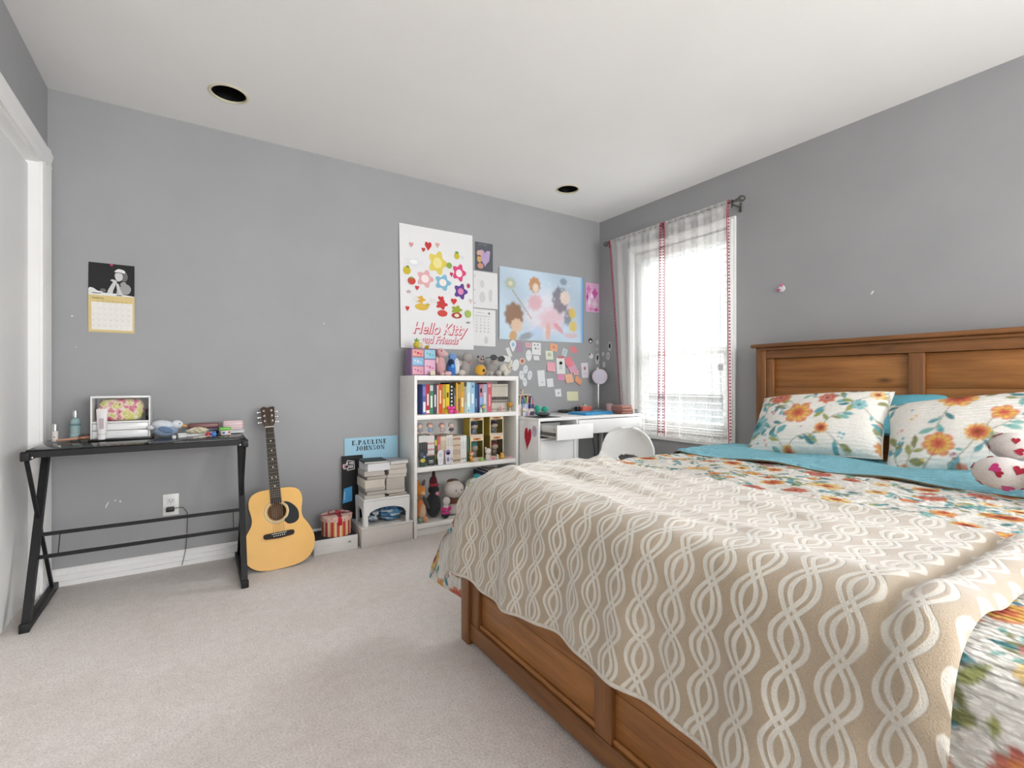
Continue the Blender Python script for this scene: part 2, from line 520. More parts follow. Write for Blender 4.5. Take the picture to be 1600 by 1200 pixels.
# made-up window frame behind the viewer, built around the rear fill light
mb = MB()
for (x0, x1, z0, z1) in [(-0.38, -0.32, 0.52, 2.28), (2.72, 2.78, 0.52, 2.28), (-0.32, 2.72, 0.52, 0.58), (-0.32, 2.72, 2.22, 2.28), (1.18, 1.22, 0.58, 2.22)]:
    mb.box(x0, x1, YR - 0.09, YR + 0.015, z0, z1)
struct('added_rear_window', mb, VINYL)
struct('added_side_window', frame_rect(MB(), -2.6595, -1.2405, 0.7905, 2.2095, 0.055, XB - 0.004, XB + 0.135), VINYL)  # invented frame, out of view, around the side fill light

# blind: headrail, slats, ladders, pull cord
SLATM = mat('white_blind_slat', (0.80, 0.80, 0.79), 0.5, 0.02)
bl = thing('window_blind', 'white horizontal slat blind hanging open inside the window', 'blind', (XB + 0.02, 2.375, WZ0 + 0.02))
build('headrail', MB().rbox(XB - 0.004, XB + 0.046, W0 + 0.004, W1 - 0.004, 1.985, 2.050, 0.003), SLATM, bl)
sl = MB()
nx = 4
vs = []
for y in (W0 + 0.008, W1 - 0.008):
    for k in range(nx + 1):
        a = (k / nx - 0.5)
        vs.append((a * 0.044, y - 2.375, 0.004 * (1 - 4 * a * a)))
sl.add(vs, [(k, k + 1, nx + 2 + k, nx + 1 + k) for k in range(nx)], smooth=True)
first = None
for k in range(28):
    z = 0.665 + k * 0.0468
    if first is None:
        first = build('slat', sl, SLATM, bl, True); o = first
    else:
        o = first.copy(); COL.objects.link(o); o.parent = bl
    o.location = (0.001, 0, z - (WZ0 + 0.02)); o.rotation_euler = (0, R(2), 0)
build('bottom_rail', MB().rbox(XB - 0.001, XB + 0.045, W0 + 0.008, W1 - 0.008, 0.640, 0.656, 0.003), SLATM, bl)
for y in (2.06, 2.375, 2.69):
    mb = MB()
    for x in (XB - 0.002, XB + 0.044):
        mb.tube([(x, y, 0.65), (x, y, 1.99)], 0.0012, 5)
    build('ladder_cord', mb, SLATM, bl)
CORDM = mat('grey_cord', '8d8d8d', 0.7)
mb = MB().tube([(XB - 0.035, 1.988, 1.98), (XB - 0.045, 1.986, 1.5), (XB - 0.045, 1.985, 1.12)], 0.0016, 6)
mb.tube([(XB - 0.045, 1.985, 1.10), (XB - 0.046, 1.980, 0.95), (XB - 0.046, 1.968, 0.80)], 0.0014, 6)
pc = build('pull_cord', mb, CORDM, bl)
for dy in (-0.010, 0.010):
    build('tassel', MB().lathe([(0.002, 0.0), (0.009, -0.012), (0.007, -0.045), (0.0, -0.046)], 12, M=AT(XB - 0.045, 1.985 + dy, 1.13)), mat('tassel_plastic', '9a9a98', 0.5), pc)

# ---------------------------------------------------------------- curtains on their rod
ROD = mat('pewter_rod', '6d6c69', 0.35, metal=0.8)
XR, ZR = 2.94, 2.188
rod = thing('curtain_rod', 'pewter curtain rod with ball ends above the window', 'curtain rod', (XR, 2.4, ZR))
build('pole', MB().tube([(XR, 1.825, ZR), (XR, 3.005, ZR)], 0.0075, 12), ROD, rod)
for y, s in ((1.825, -1), (3.005, 1)):
    f = build('finial', MB().lathe([(0.0, 0.050), (0.0115, 0.046), (0.019, 0.036), (0.0215, 0.024), (0.019, 0.012), (0.011, 0.004), (0.010, -0.006), (0.012, -0.010), (0.008, -0.018)], 18, M=AT(XR, y, ZR, s * -90)), ROD, rod)
for y in (1.865, 2.425, 2.985):
    b = MB().rbox(XB - 0.006, XB - 0.0005, y - 0.009, y + 0.009, ZR - 0.050, ZR + 0.012, 0.002)
    b.tube([(XB - 0.006, y, ZR - 0.018), (XR + 0.015, y, ZR - 0.020), (XR, y, ZR - 0.0145)], 0.006, 8)
    b.tube([(XR, y - 0.006, ZR), (XR, y + 0.006, ZR)], 0.0125, 12)
    build('bracket', b, ROD, rod)
    build('bracket_screw', MB().tube([(XR - 0.001, y, ZR - 0.012), (XR - 0.001, y, ZR - 0.04)], 0.004, 8), CANM, rod)

def sheer_material():
    g = G('sheer_white_voile')
    tc = g.n('ShaderNodeUVMap', uv_map='UVMap')
    sep = g.n('ShaderNodeSeparateXYZ'); g.l(tc.outputs[0], sep.inputs[0])
    w = g.noise(g.coord('UV', (60, 500, 1)), 1.0, 2)
    tr = g.n('ShaderNodeBsdfTransparent')
    df = g.n('ShaderNodeBsdfDiffuse'); df.inputs['Color'].default_value = (0.88, 0.87, 0.85, 1)
    tl = g.n('ShaderNodeBsdfTranslucent'); tl.inputs['Color'].default_value = (0.88, 0.87, 0.85, 1)
    m1 = g.n('ShaderNodeMixShader'); m1.inputs[0].default_value = 0.13
    g.l(df.outputs[0], m1.inputs[1]); g.l(tl.outputs[0], m1.inputs[2])
    m2 = g.n('ShaderNodeMixShader')
    g.l(g.math('ADD', g.math('MULTIPLY', w, 0.25), 0.30), m2.inputs[0])
    g.l(tr.outputs[0], m2.inputs[1]); g.l(m1.outputs[0], m2.inputs[2])
    g.l(m2.outputs[0], g.out.inputs['Surface'])
    return g.m
SHEER = sheer_material()
RED = mat('red_trim_ribbon', 'c04a66', 0.8, 0.1, 300)
POM = mat('red_pompoms', 'a8324a', 0.95, 0.15, 300)

def set_uv(o, uv):
    me = o.data
    l = me.uv_layers.new(name='UVMap')
    idx = np.zeros(len(me.loops), dtype=np.int32); me.loops.foreach_get('vertex_index', idx)
    l.data.foreach_set('uv', np.asarray(uv, dtype=np.float32)[idx].ravel())

def curtain(label, yt0, yt1, yb0, yb1, hem, waves, seed):
    rg = random.Random(seed)
    ph = [rg.uniform(0, 6.28) for _ in range(4)]
    t = thing('window_curtain', label, 'curtain', (XR, (yt0 + yt1) / 2, 0.62))
    nu, nv = 120, 80
    def pos(u, v):
        y = (yt0 + (yt1 - yt0) * u) * (1 - v) + (yb0 + (yb1 - yb0) * u) * v
        zb = hem(u)
        z = ZR + 0.016 + (zb - ZR - 0.016) * v
        amp = 0.010 + 0.012 * v
        x = XR - 0.012 + amp * (math.sin(waves * 6.283 * u + ph[0] + 0.8 * v) + 0.5 * math.sin(waves * 2.3 * 6.283 * u + ph[1])) * min(1, (ZR + 0.016 - z) / 0.06)
        if yt0 > 2.9: x += 0.060 * v * max(0.0, 1 - u / 0.55)
        if z > ZR - 0.02: x = XR - 0.0095 - 0.003 * math.sin(60 * u)
        return (x, y, z)
    m = MB().sheet(pos, nu, nv)
    o = build('cloth', m, SHEER, t)
    set_uv(o, [(i / nu * abs(yt1 - yt0), j / nv * 1.6) for j in range(nv + 1) for i in range(nu + 1)])
    # rod pocket at the back of the rod
    mp = MB().sheet(lambda u, v: (XR + 0.0095 * math.sin((v - 0.5) * math.pi) if False else XR - 0.0095 + 0.019 * v, yt0 + (yt1 - yt0) * u, ZR + 0.016 + 0.003 * math.sin(60 * u)), 40, 2)
    mp.sheet(lambda u, v: (XR + 0.0095, yt0 + (yt1 - yt0) * u, ZR + 0.016 - 0.05 * v), 40, 2)
    po = build('rod_pocket', mp, SHEER, t)
    set_uv(po, [(0.3 * k / 200, 0.01) for k in range(len(po.data.vertices))])
    for u in (0.0, 1.0):
        rb, pm = MB(), MB()
        s = -1 if u == 0.0 else 1
        rb.sheet(lambda a, v: (pos(u, v)[0] - 0.002, pos(u, v)[1] + (a - 0.7 if s > 0 else 0.7 - a) * 0.007, pos(u, v)[2]), 1, 60)
        for k in range(74):
            p = pos(u, 0.004 + k * 0.0134)
            pm.ell((p[0] - 0.003, p[1] + s * (-0.014 if s > 0 else -0.014), p[2]), 0.0056, nu=8, nv=5)
        build('trim_ribbon', rb, RED, t)
        tag(build('pompom_fringe', pm, POM, t), None, kind='stuff')
    return t
curtain('sheer white curtain panel with red pompom edges nearest the room corner', 2.968, 2.448, 2.905, 2.452,
        lambda u: 0.60 if u > 0.60 else (0.60 + 0.19 * (1 - max(0.0, (u - 0.50) / 0.10)) if u > 0.50 else 0.79), 3.2, 3)
curtain('sheer white curtain panel with red pompom edges nearest the headboard', 2.402, 1.892, 2.412, 1.862,
        lambda u: 0.598 + 0.008 * math.sin(9 * u), 4.3, 8)

# ---------------------------------------------------------------- outside the window
SIDING = mat('neighbour_siding', (0.62, 0.64, 0.66), 0.8, 0.03)
hs = thing('neighbour_house', 'pale house with lap siding outside, glimpsed through the window blind', 'house', (9.0, 4.0, -3.0))
build('house_wall', MB().box(9.0, 9.2, -2.0, 8.0, -3.0, 0.7), SIDING, hs)
for k in range(15):
    z = -2.9 + 0.235 * k
    build('siding_board', MB().add([(8.955, -2, z), (8.955, 8, z), (8.995, 8, z + 0.25), (8.995, -2, z + 0.25), (8.998, -2, z), (8.998, 8, z)], [(0, 3, 2, 1), (0, 1, 5, 4)]), SIDING, hs)
build('house_roof', MB().add([(8.6, -2.4, 0.65), (8.6, 8.4, 0.65), (11.0, 8.4, 1.4), (11.0, -2.4, 1.4), (8.6, -2.4, 0.75), (8.6, 8.4, 0.75), (11, 8.4, 1.5), (11, -2.4, 1.5)],
      [(0, 3, 2, 1), (4, 5, 6, 7), (0, 1, 5, 4), (1, 2, 6, 5), (2, 3, 7, 6), (3, 0, 4, 7)]), mat('grey_shingle', '7d7c7b', 0.9), hs)
struct('ground_outside', MB().box(XB + 0.6, 16, -6, 12, -3.1, -3.0), mat('pale_paving', (0.5, 0.49, 0.47), 0.9))

# ---------------------------------------------------------------- bed frame
def wood(name, axis, dark=(0.270, 0.103, 0.026), light=(0.440, 0.188, 0.050), knot=True, rough=0.38):
    g = G(name)
    sc = [9.0, 9.0, 9.0]; sc[axis] = 0.9
    v = g.coord('Object', tuple(sc))
    n1 = g.noise(v, 3.2, 5, 0.6)
    sc2 = [60.0, 60.0, 60.0]; sc2[axis] = 2.0
    n2 = g.noise(g.coord('Object', tuple(sc2)), 2.0, 3)
    c = g.ramp(n1, [(0.30, dark), (0.48, tuple((a + b) / 2 for a, b in zip(dark, light))), (0.68, light)])
    c = g.mix(1.0, c, g.ramp(n2, [(0.25, (0.80, 0.78, 0.75)), (0.6, (1, 1, 1))]), 'MULTIPLY')
    if knot:
        sk = [7.5, 7.5, 7.5]; sk[axis] = 3.2
        vo = g.n('ShaderNodeTexVoronoi'); vo.inputs['Scale'].default_value = 1.0
        g.l(g.coord('Object', tuple(sk)), vo.inputs['Vector'])
        wh = g.n('ShaderNodeTexWhiteNoise', noise_dimensions='3D'); g.l(vo.outputs['Position'], wh.inputs['Vector'])
        th = g.math('MULTIPLY', g.math('GREATER_THAN', wh.outputs['Value'], 0.45), 0.15)
        k = g.math('SUBTRACT', 1.0, g.math('MINIMUM', 1.0, g.math('DIVIDE', vo.outputs['Distance'], g.math('MAXIMUM', th, 0.001))))
        c = g.mix(g.math('MULTIPLY', k, 0.85), c, (0.045, 0.018, 0.008))
    g.l(c, g.b.inputs['Base Color'])
    g.b.inputs['Roughness'].default_value = rough
    g.bump(n2, 0.12, 0.002)
    return g.m
WY, WZ, WX = wood('pine_grain_across', 1), wood('pine_grain_upright', 2), wood('pine_grain_along', 0)
WYD, WZD = wood('dark_pine_grain_across', 1, (0.165, 0.064, 0.018), (0.290, 0.120, 0.036)), wood('dark_pine_grain_upright', 2, (0.160, 0.062, 0.018), (0.275, 0.114, 0.035))

FY, NY = 1.693, 0.095           # far and near side of the bed
FX = 0.866                      # outer face of the footboard
bed = thing('pine_bed', 'honey brown pine bed frame with panelled headboard and footboard', 'bed', (1.93, 0.89, 0))
hx0, hx1 = 2.925, 2.985
for y0, y1 in ((1.632, FY), (NY, NY + 0.061)):
    build('headboard_post', MB().rbox(hx0 - 0.005, hx1, y0, y1, 0, 1.214, 0.004), WZD, bed)
build('headboard_cap', MB().rbox(hx0 - 0.035, hx1 + 0.035, NY - 0.02, FY + 0.02, 1.2145, 1.238, 0.008), WYD, bed)
build('headboard_cove', MB().rbox(hx0 - 0.016, hx0 - 0.0055, NY + 0.005, FY - 0.005, 1.198, 1.214, 0.004), WYD, bed)
build('headboard_rail', MB().rbox(hx0, hx1 - 0.004, NY + 0.0615, 1.6315, 1.148, 1.214, 0.003), WYD, bed)
build('headboard_rail', MB().rbox(hx0, hx1 - 0.004, NY + 0.0615, 1.6315, 0.30, 0.42, 0.003), WYD, bed)
for y0, y1 in ((1.588, 1.6312), (0.862, 0.925), (NY + 0.062, NY + 0.105)):
    build('headboard_stile', MB().rbox(hx0 + 0.004, hx1 - 0.006, y0, y1, 0.4205, 1.1475, 0.003), WZD, bed)
for y0, y1 in ((0.9255, 1.5875), (NY + 0.1055, 0.8615)):
    z = 0.421
    for k, hgt in enumerate((0.215, 0.185, 0.155, 0.171)):
        build('headboard_plank', MB().rbox(hx0 + 0.024 + 0.0006 * (k % 2), hx1 - 0.012, y0, y1, z, z + hgt - 0.0008, 0.0015), WY, bed)
        z += hgt
# footboard
for y0, y1 in ((1.636, FY), (NY, NY + 0.057)):
    build('footboard_post', MB().rbox(FX, FX + 0.058, y0, y1, 0, 0.50, 0.004), WZD, bed)
build('footboard_rail', MB().rbox(FX + 0.010, FX + 0.046, NY + 0.0575, 1.6355, 0.018, 0.082, 0.003), WYD, bed)
build('footboard_rail', MB().rbox(FX + 0.006, FX + 0.046, NY + 0.0575, 1.6355, 0.44, 0.50, 0.003), WYD, bed)
for y0, y1 in ((1.576, 1.6355), (0.888, 0.950), (NY + 0.0575, NY + 0.116)):
    build('footboard_stile', MB().rbox(FX + 0.012, FX + 0.044, y0, y1, 0.0825, 0.4395, 0.003), WZD, bed)
for y0, y1 in ((0.9505, 1.5755), (NY + 0.1165, 0.8875)):
    build('footboard_bead', MB().rbox(FX + 0.018, FX + 0.030, y0, y1, 0.0825, 0.0995, 0.004), WY, bed)
    z = 0.0995
    for k, hgt in enumerate((0.115, 0.115, 0.11)):
        build('footboard_plank', MB().rbox(FX + 0.026 + 0.0007 * (k % 2), FX + 0.040, y0, y1, z, z + hgt - 0.0008, 0.0015), WY, bed)
        z += hgt
for y0, y1 in ((1.655, 1.685), (NY + 0.01, NY + 0.04)):
    build('side_rail', MB().rbox(FX + 0.0585, hx0 - 0.0055, y0, y1, 0.10, 0.40, 0.003), WX, bed)
build('slat_base', MB().box(FX + 0.06, hx0 - 0.006, NY + 0.045, 1.65, 0.25, 0.30), WX, bed)

mattress = thing('mattress', 'white mattress under the quilt on the pine bed', 'mattress', (1.93, 0.89, 0.302))
build('mattress_body', MB().rbox(0.94, 2.90, 0.145, 1.645, 0.302, 0.612, 0.05, lin('dddcd8'), seg=3), CLOTH, mattress)

# ---------------------------------------------------------------- floral print
def floral_canvas(N=512, size=1.25, seed=5, n_big=84):
    rg = random.Random(seed)
    base = np.array(lin('e6e3dc'))
    img = np.ones((N, N, 3)) * base
    px = size / N
    def window(cx, cy, r):
        k = int(r / px) + 2
        i0, j0 = int(cx / px), int(cy / px)
        ii, jj = np.arange(i0 - k, i0 + k + 1), np.arange(j0 - k, j0 + k + 1)
        X, Y = np.meshgrid(ii * px - cx, jj * px - cy)
        return X, Y, (np.ix_(jj % N, ii % N))
    def blend(sel, a, c):
        w = img[sel]
        img[sel] = w * (1 - a[..., None]) + np.asarray(c) * a[..., None]
    def soft(d, w=0.0022): return np.clip(0.5 - d / w, 0, 1)
    def leaf(cx, cy, L, W, ang, c):
        X, Y, s = window(cx, cy, L)
        u = X * math.cos(ang) + Y * math.sin(ang); v = -X * math.sin(ang) + Y * math.cos(ang)
        w = W * np.clip(1 - (u / L) ** 2, 0, 1) * (1 + 0.4 * u / L)
        blend(s, soft(np.abs(v) - w) * 0.92, c)
        blend(s, soft(np.abs(v) - 0.0007) * (np.abs(u) < L * 0.85) * 0.5, np.array(c) * 0.45)
    def stem(x, y, ang, L, c, w=0.0012, curl=0.0):
        n = int(L / (px * 0.6)); pts = []
        for _ in range(n):
            x += math.cos(ang) * px * 0.6; y += math.sin(ang) * px * 0.6; ang += curl * px * 0.6
            pts.append((x, y, ang))
            X, Y, s = window(x, y, w * 2)
            blend(s, soft(np.hypot(X, Y) - w) * 0.8, c)
        return pts
    ORG, YEL, RED_, PNK, TEAL, OLV, MAG = lin('d9805a'), lin('e3ba5c'), lin('bd5a4a'), lin('dc9a92'), lin('5fa0a8'), lin('8a8c5a'), lin('a04a70')
    LT, DK = lin('eed9a4'), lin('8a4a34')
    def flower(cx, cy, r, pal, n, rot, layers):
        for k in range(layers):
            rr = r * (1 - 0.27 * k)
            X, Y, s = window(cx, cy, rr * 1.15)
            th = np.arctan2(Y, X); d = np.hypot(X, Y)
            edge = rr * (0.70 + 0.30 * np.abs(np.cos(n * 0.5 * (th + rot + k * 0.35))) ** 0.6 + 0.035 * np.sin(7 * th + k))
            a = soft(d - edge, 0.004) * 0.90
            f = np.clip(d / rr, 0, 1)[..., None]
            c0, c1 = np.array(pal[(k + 1) % len(pal)]), np.array(pal[k % len(pal)])
            colr = c0 * (1 - f) + c1 * f
            vein = 1 - 0.22 * (np.sin(n * 2 * (th + rot)) > 0.55)[..., None] * (f > 0.3)
            w = img[s]
            img[s] = w * (1 - a[..., None]) + colr * vein * a[..., None]
        X, Y, s = window(cx, cy, r * 0.25)
        blend(s, soft(np.hypot(X, Y) - r * 0.17), pal[-1])
    spots = []
    tries = 0
    while len(spots) < n_big and tries < 4000:
        tries += 1
        r = rg.choice((0.026, 0.034, 0.044, 0.056))
        x, y = rg.uniform(0, size), rg.uniform(0, size)
        ok = True
        for (a, b, c) in spots:
            dx = min(abs(a - x), size - abs(a - x)); dy = min(abs(b - y), size - abs(b - y))
            if math.hypot(dx, dy) < (r + c) * 1.08 + 0.010: ok = False; break
        if ok: spots.append((x, y, r))
    for (x, y, r) in spots:                                    # stems, leaves and berries first, blooms over them
        for _ in range(rg.choice((2, 2, 3))):
            a = rg.uniform(0, 6.28)
            c = rg.choice((lin('6d6f4a'), lin('5f6b52'), lin('8a7a4c')))
            pts = stem(x, y, a, r + rg.uniform(0.05, 0.10), c, 0.0011, rg.uniform(-14, 14))
            for k in (0.55, 0.72, 0.88, 0.999):
                p = pts[int(len(pts) * k) - 1]
                sd = rg.choice((-1, 1))
                lc = rg.choice((OLV, TEAL, TEAL, lin('7fb3ac'), lin('9aa05a'), lin('3f7f86')))
                L = rg.uniform(0.012, 0.026)
                an = p[2] + sd * rg.uniform(0.5, 1.0)
                leaf(p[0] + math.cos(an) * L, p[1] + math.sin(an) * L, L, L * 0.40, an, lc)
    for _ in range(150):
        x, y = rg.uniform(0, size), rg.uniform(0, size)
        c = rg.choice((TEAL, MAG, ORG, YEL, lin('4aa0b5'), PNK))
        for k in range(rg.choice((1, 3, 5))):
            X, Y, s = window(x + rg.uniform(-.012, .012), y + rg.uniform(-.012, .012), 0.008)
            blend(s, soft(np.hypot(X, Y) - rg.uniform(0.0025, 0.0055)) * 0.9, c)
    pals = [(YEL, ORG, RED_, DK), (ORG, YEL, ORG, RED_), (ORG, RED_, PNK, DK), (YEL, LT, ORG, DK), (PNK, YEL, RED_, YEL), (RED_, ORG, YEL, MAG), (lin('6fb0bb'), lin('a9d0cf'), TEAL, lin('2f6f78'))]
    wts = [5, 5, 4, 5, 4, 3, 2]
    for (x, y, r) in spots:
        flower(x, y, r, rg.choices(pals, wts)[0], rg.choice((5, 6, 7, 9, 11)), rg.uniform(0, 6), rg.choice((2, 3, 3)))
    # watercolour unevenness
    return np.clip(img * (1 + 0.05 * np.random.RandomState(1).randn(N, N, 1)), 0, 1), size
CANVAS, CSIZE = floral_canvas()
def sample(u, v):
    N = CANVAS.shape[0]
    x = (np.asarray(u) / CSIZE * N) % N; y = (np.asarray(v) / CSIZE * N) % N
    i, j = x.astype(int) % N, y.astype(int) % N
    fx, fy = (x - np.floor(x))[..., None], (y - np.floor(y))[..., None]
    i2, j2 = (i + 1) % N, (j + 1) % N
    return CANVAS[j, i] * (1 - fx) * (1 - fy) + CANVAS[j, i2] * fx * (1 - fy) + CANVAS[j2, i] * (1 - fx) * fy + CANVAS[j2, i2] * fx * fy

def grid_object(name, V, nu, nv, material, parent, uv, cols=None, flip=False):
    """grid of (nv+1) x (nu+1) points V given in world space; uv in metres of cloth"""
    w = nu + 1
    idx = np.arange((nu + 1) * (nv + 1)).reshape(nv + 1, w)
    F = np.stack([idx[:-1, :-1], idx[:-1, 1:], idx[1:, 1:], idx[1:, :-1]], -1).reshape(-1, 4)
    if flip: F = F[:, ::-1]
    me = bpy.data.meshes.new(name)
    P = np.asarray(V, dtype=np.float32).reshape(-1, 3) - np.array(wmatrix(parent).translation, dtype=np.float32)
    me.vertices.add(len(P)); me.vertices.foreach_set('co', P.ravel())
    me.loops.add(F.size); me.loops.foreach_set('vertex_index', F.ravel().astype(np.int32))
    me.polygons.add(len(F)); me.polygons.foreach_set('loop_start', np.arange(0, F.size, 4, dtype=np.int32))
    me.update(calc_edges=True)
    me.polygons.foreach_set('use_smooth', np.ones(len(F), dtype=bool))
    l = me.uv_layers.new(name='UVMap')
    l.data.foreach_set('uv', np.asarray(uv, dtype=np.float32).reshape(-1, 2)[F.ravel()].ravel())
    if cols is not None:
        ca = me.color_attributes.new('Col', 'FLOAT_COLOR', 'POINT')
        c = np.ones((len(P), 4), dtype=np.float32); c[:, :3] = np.asarray(cols).reshape(-1, 3)
        ca.data.foreach_set('color', c.ravel())
    me.materials.append(material)
    o = bpy.data.objects.new(name, me); COL.objects.link(o); o.parent = parent
    return o

def quilted_material(name, plain=None, strength=0.9):
    g = G(name)
    uvn = g.n('ShaderNodeUVMap', uv_map='UVMap')
    mp = g.n('ShaderNodeMapping'); mp.inputs['Scale'].default_value = (1, 1, 1); g.l(uvn.outputs[0], mp.inputs[0])
    mp2 = g.n('ShaderNodeMapping'); mp2.inputs['Scale'].default_value = (34, 78, 1); g.l(uvn.outputs[0], mp2.inputs[0])
    puff = g.noise(mp2.outputs[0], 1.0, 2.5, 0.5)
    mp3 = g.n('ShaderNodeMapping'); mp3.inputs['Scale'].default_value = (24, 24, 1); g.l(uvn.outputs[0], mp3.inputs[0])
    wav = g.n('ShaderNodeTexWave', wave_type='BANDS', bands_direction='Y'); wav.inputs['Scale'].default_value = 0.8
    wav.inputs['Distortion'].default_value = 2.2; wav.inputs['Detail'].default_value = 1.0; g.l(mp3.outputs[0], wav.inputs['Vector'])
    if plain is None:
        a = g.n('ShaderNodeVertexColor', layer_name='Col'); c = a.outputs['Color']
    else:
        c = g.ramp(puff, [(0.3, tuple(x * 0.86 for x in plain)), (0.7, plain)])
    g.l(c, g.b.inputs['Base Color'])
    g.b.inputs['Roughness'].default_value = 0.9
    g.b.inputs['Specular IOR Level'].default_value = 0.15
    g.bump(g.math('ADD', puff, g.math('MULTIPLY', wav.outputs['Fac'], 0.30)), strength, 0.016)
    return g.m
QUILT = quilted_material('quilted_floral_cotton')
SHAM = quilted_material('quilted_floral_sham', None, 0.35)
TURQ = quilted_material('quilted_turquoise_cotton', lin('8fcbdb'))

# drape over the mattress: cloth coordinates (x', y') -> position
TOP = 0.632
def drape(xc, yc, off=0.0, flare=0.06, corner=0.0, re=0.055, wave=0.012, seed=0.0):
    xc, yc = np.asarray(xc, float), np.asarray(yc, float)
    re = re + off
    xf, yb, ya = FX - 0.004 - off + re, FY + 0.004 + off - re, NY - 0.004 - off + re
    qx = np.maximum(0, xf - xc)
    qf, qn = np.maximum(0, yc - yb), np.maximum(0, ya - yc)
    qy = np.maximum(qf, qn); sy = np.where(qf > 0, 1.0, -1.0)
    r = np.hypot(qx, qy) + 1e-9
    dx, dy = qx / r, qy / r
    ang = np.clip(r / re, 0, math.pi / 2)
    rest = np.maximum(0, r - re * math.pi / 2)
    cn = (2 * dx * dy)
    fl = flare + corner * cn * (sy > 0)
    out = re * np.sin(ang) + rest * fl
    drop = re * (1 - np.cos(ang)) + rest * np.sqrt(np.maximum(0.1, 1 - fl ** 2))
    along = np.where(qx > 0, yc, xc)
    wv = wave * np.sin(along * 17 + seed) * np.minimum(1, rest / 0.12) + 0.5 * wave * np.sin(along * 41 + 2 * seed) * np.minimum(1, rest / 0.12)
    out = out + np.where(r > 1e-6, wv + 0.3 * wave * np.minimum(1, rest / .1), 0)
    cdx = dx * (1 - 0.75 * cn * (corner > 0) * np.minimum(1, rest / 0.08))
    X = np.where(qx > 0, xf, xc) - cdx * out
    Y = np.where(qy > 0, np.where(sy > 0, yb, ya), yc) + sy * dy * out
    Z = TOP + off - drop
    return X, Y, Z

from mathutils import noise as pn
def perlin(x, y, s, z=0.0):
    x, y = np.asarray(x), np.asarray(y)
    return np.array([pn.noise(Vector((a * s, b * s, z))) for a, b in zip(x.ravel(), y.ravel())]).reshape(x.shape)

quilt = thing('quilt', 'white quilt printed with orange, yellow and teal flowers spread over the bed', 'quilt', (1.6, 0.89, TOP))
nu, nv = 560, 420
yc = np.linspace(NY - 0.36, FY + 0.50, nu + 1); xc = np.linspace(FX - 0.22, 2.46, nv + 1)
YC, XC_ = np.meshgrid(yc, xc)
X, Y, Z = drape(XC_, YC, 0.0, 0.10, 0.62, wave=0.004, seed=1.0)
lowres = perlin(XC_[::6, ::6], YC[::6, ::6], 7.0)
jj, ii = np.meshgrid(np.arange(nu + 1) / 6.0, np.arange(nv + 1) / 6.0)
def up(a, ii, jj):
    i = np.clip(ii.astype(int), 0, a.shape[0] - 2); j = np.clip(jj.astype(int), 0, a.shape[1] - 2)
    fi, fj = np.clip(ii - i, 0, 1), np.clip(jj - j, 0, 1)
    return a[i, j] * (1 - fi) * (1 - fj) + a[i + 1, j] * fi * (1 - fj) + a[i, j + 1] * (1 - fi) * fj + a[i + 1, j + 1] * fi * fj
Z += 0.010 * up(lowres, ii, jj) * (XC_ > 1.2)
Z += (0.0026 * np.sin(XC_ * 2 * math.pi / 0.024 + 1.8 * np.sin(YC * 11)) * (0.55 + 0.45 * np.sin(YC * 2 * math.pi / 0.07 + 2 * np.sin(XC_ * 31)))) * (Z > TOP - 0.05) * np.clip((XC_ - 1.25) / 0.1, 0.15, 1)
cols = sample(YC * 1.0 + 0.31, XC_ * 1.0 + 0.12)
grid_object('quilt_face', np.stack([X, Y, Z], -1), nu, nv, QUILT, quilt, np.stack([YC, XC_], -1), cols)
# turned-back turquoise edge
nu, nv = 300, 60
yc = np.linspace(NY - 0.34, FY + 0.34, nu + 1); s = np.linspace(0, 1, nv + 1)
YC, S = np.meshgrid(yc, s)
edge = 2.185 - 0.055 * (YC - 0.9) + 0.012 * np.sin(YC * 7) + 0.006 * np.sin(YC * 19)
XX = edge + (2.60 - edge) * S
X, Y, Z = drape(XX, YC, 0.017, 0.07, 0.0, wave=0.010, seed=2.0)
lip = np.minimum(1, S / 0.05)
Z = Z - 0.012 * (1 - lip) + 0.004 * np.sin(XX * 70 + 2 * np.sin(YC * 8)) * 0.5 + 0.006 * np.sin(YC * 13 + XX * 5)
grid_object('turned_back_edge', np.stack([X, Y, Z], -1), nu, nv, TURQ, quilt, np.stack([YC, XX], -1))
pip = MB()
e = edge[0]
X0, Y0, Z0 = X[0], Y[0], Z[0]
pip.tube([(float(a) - 0.002, float(b), float(c) + 0.001) for a, b, c in zip(X0[::3], Y0[::3], Z0[::3])], 0.0035, 6)
build('binding', pip, mat('olive_binding', '6a6048', 0.9), quilt)

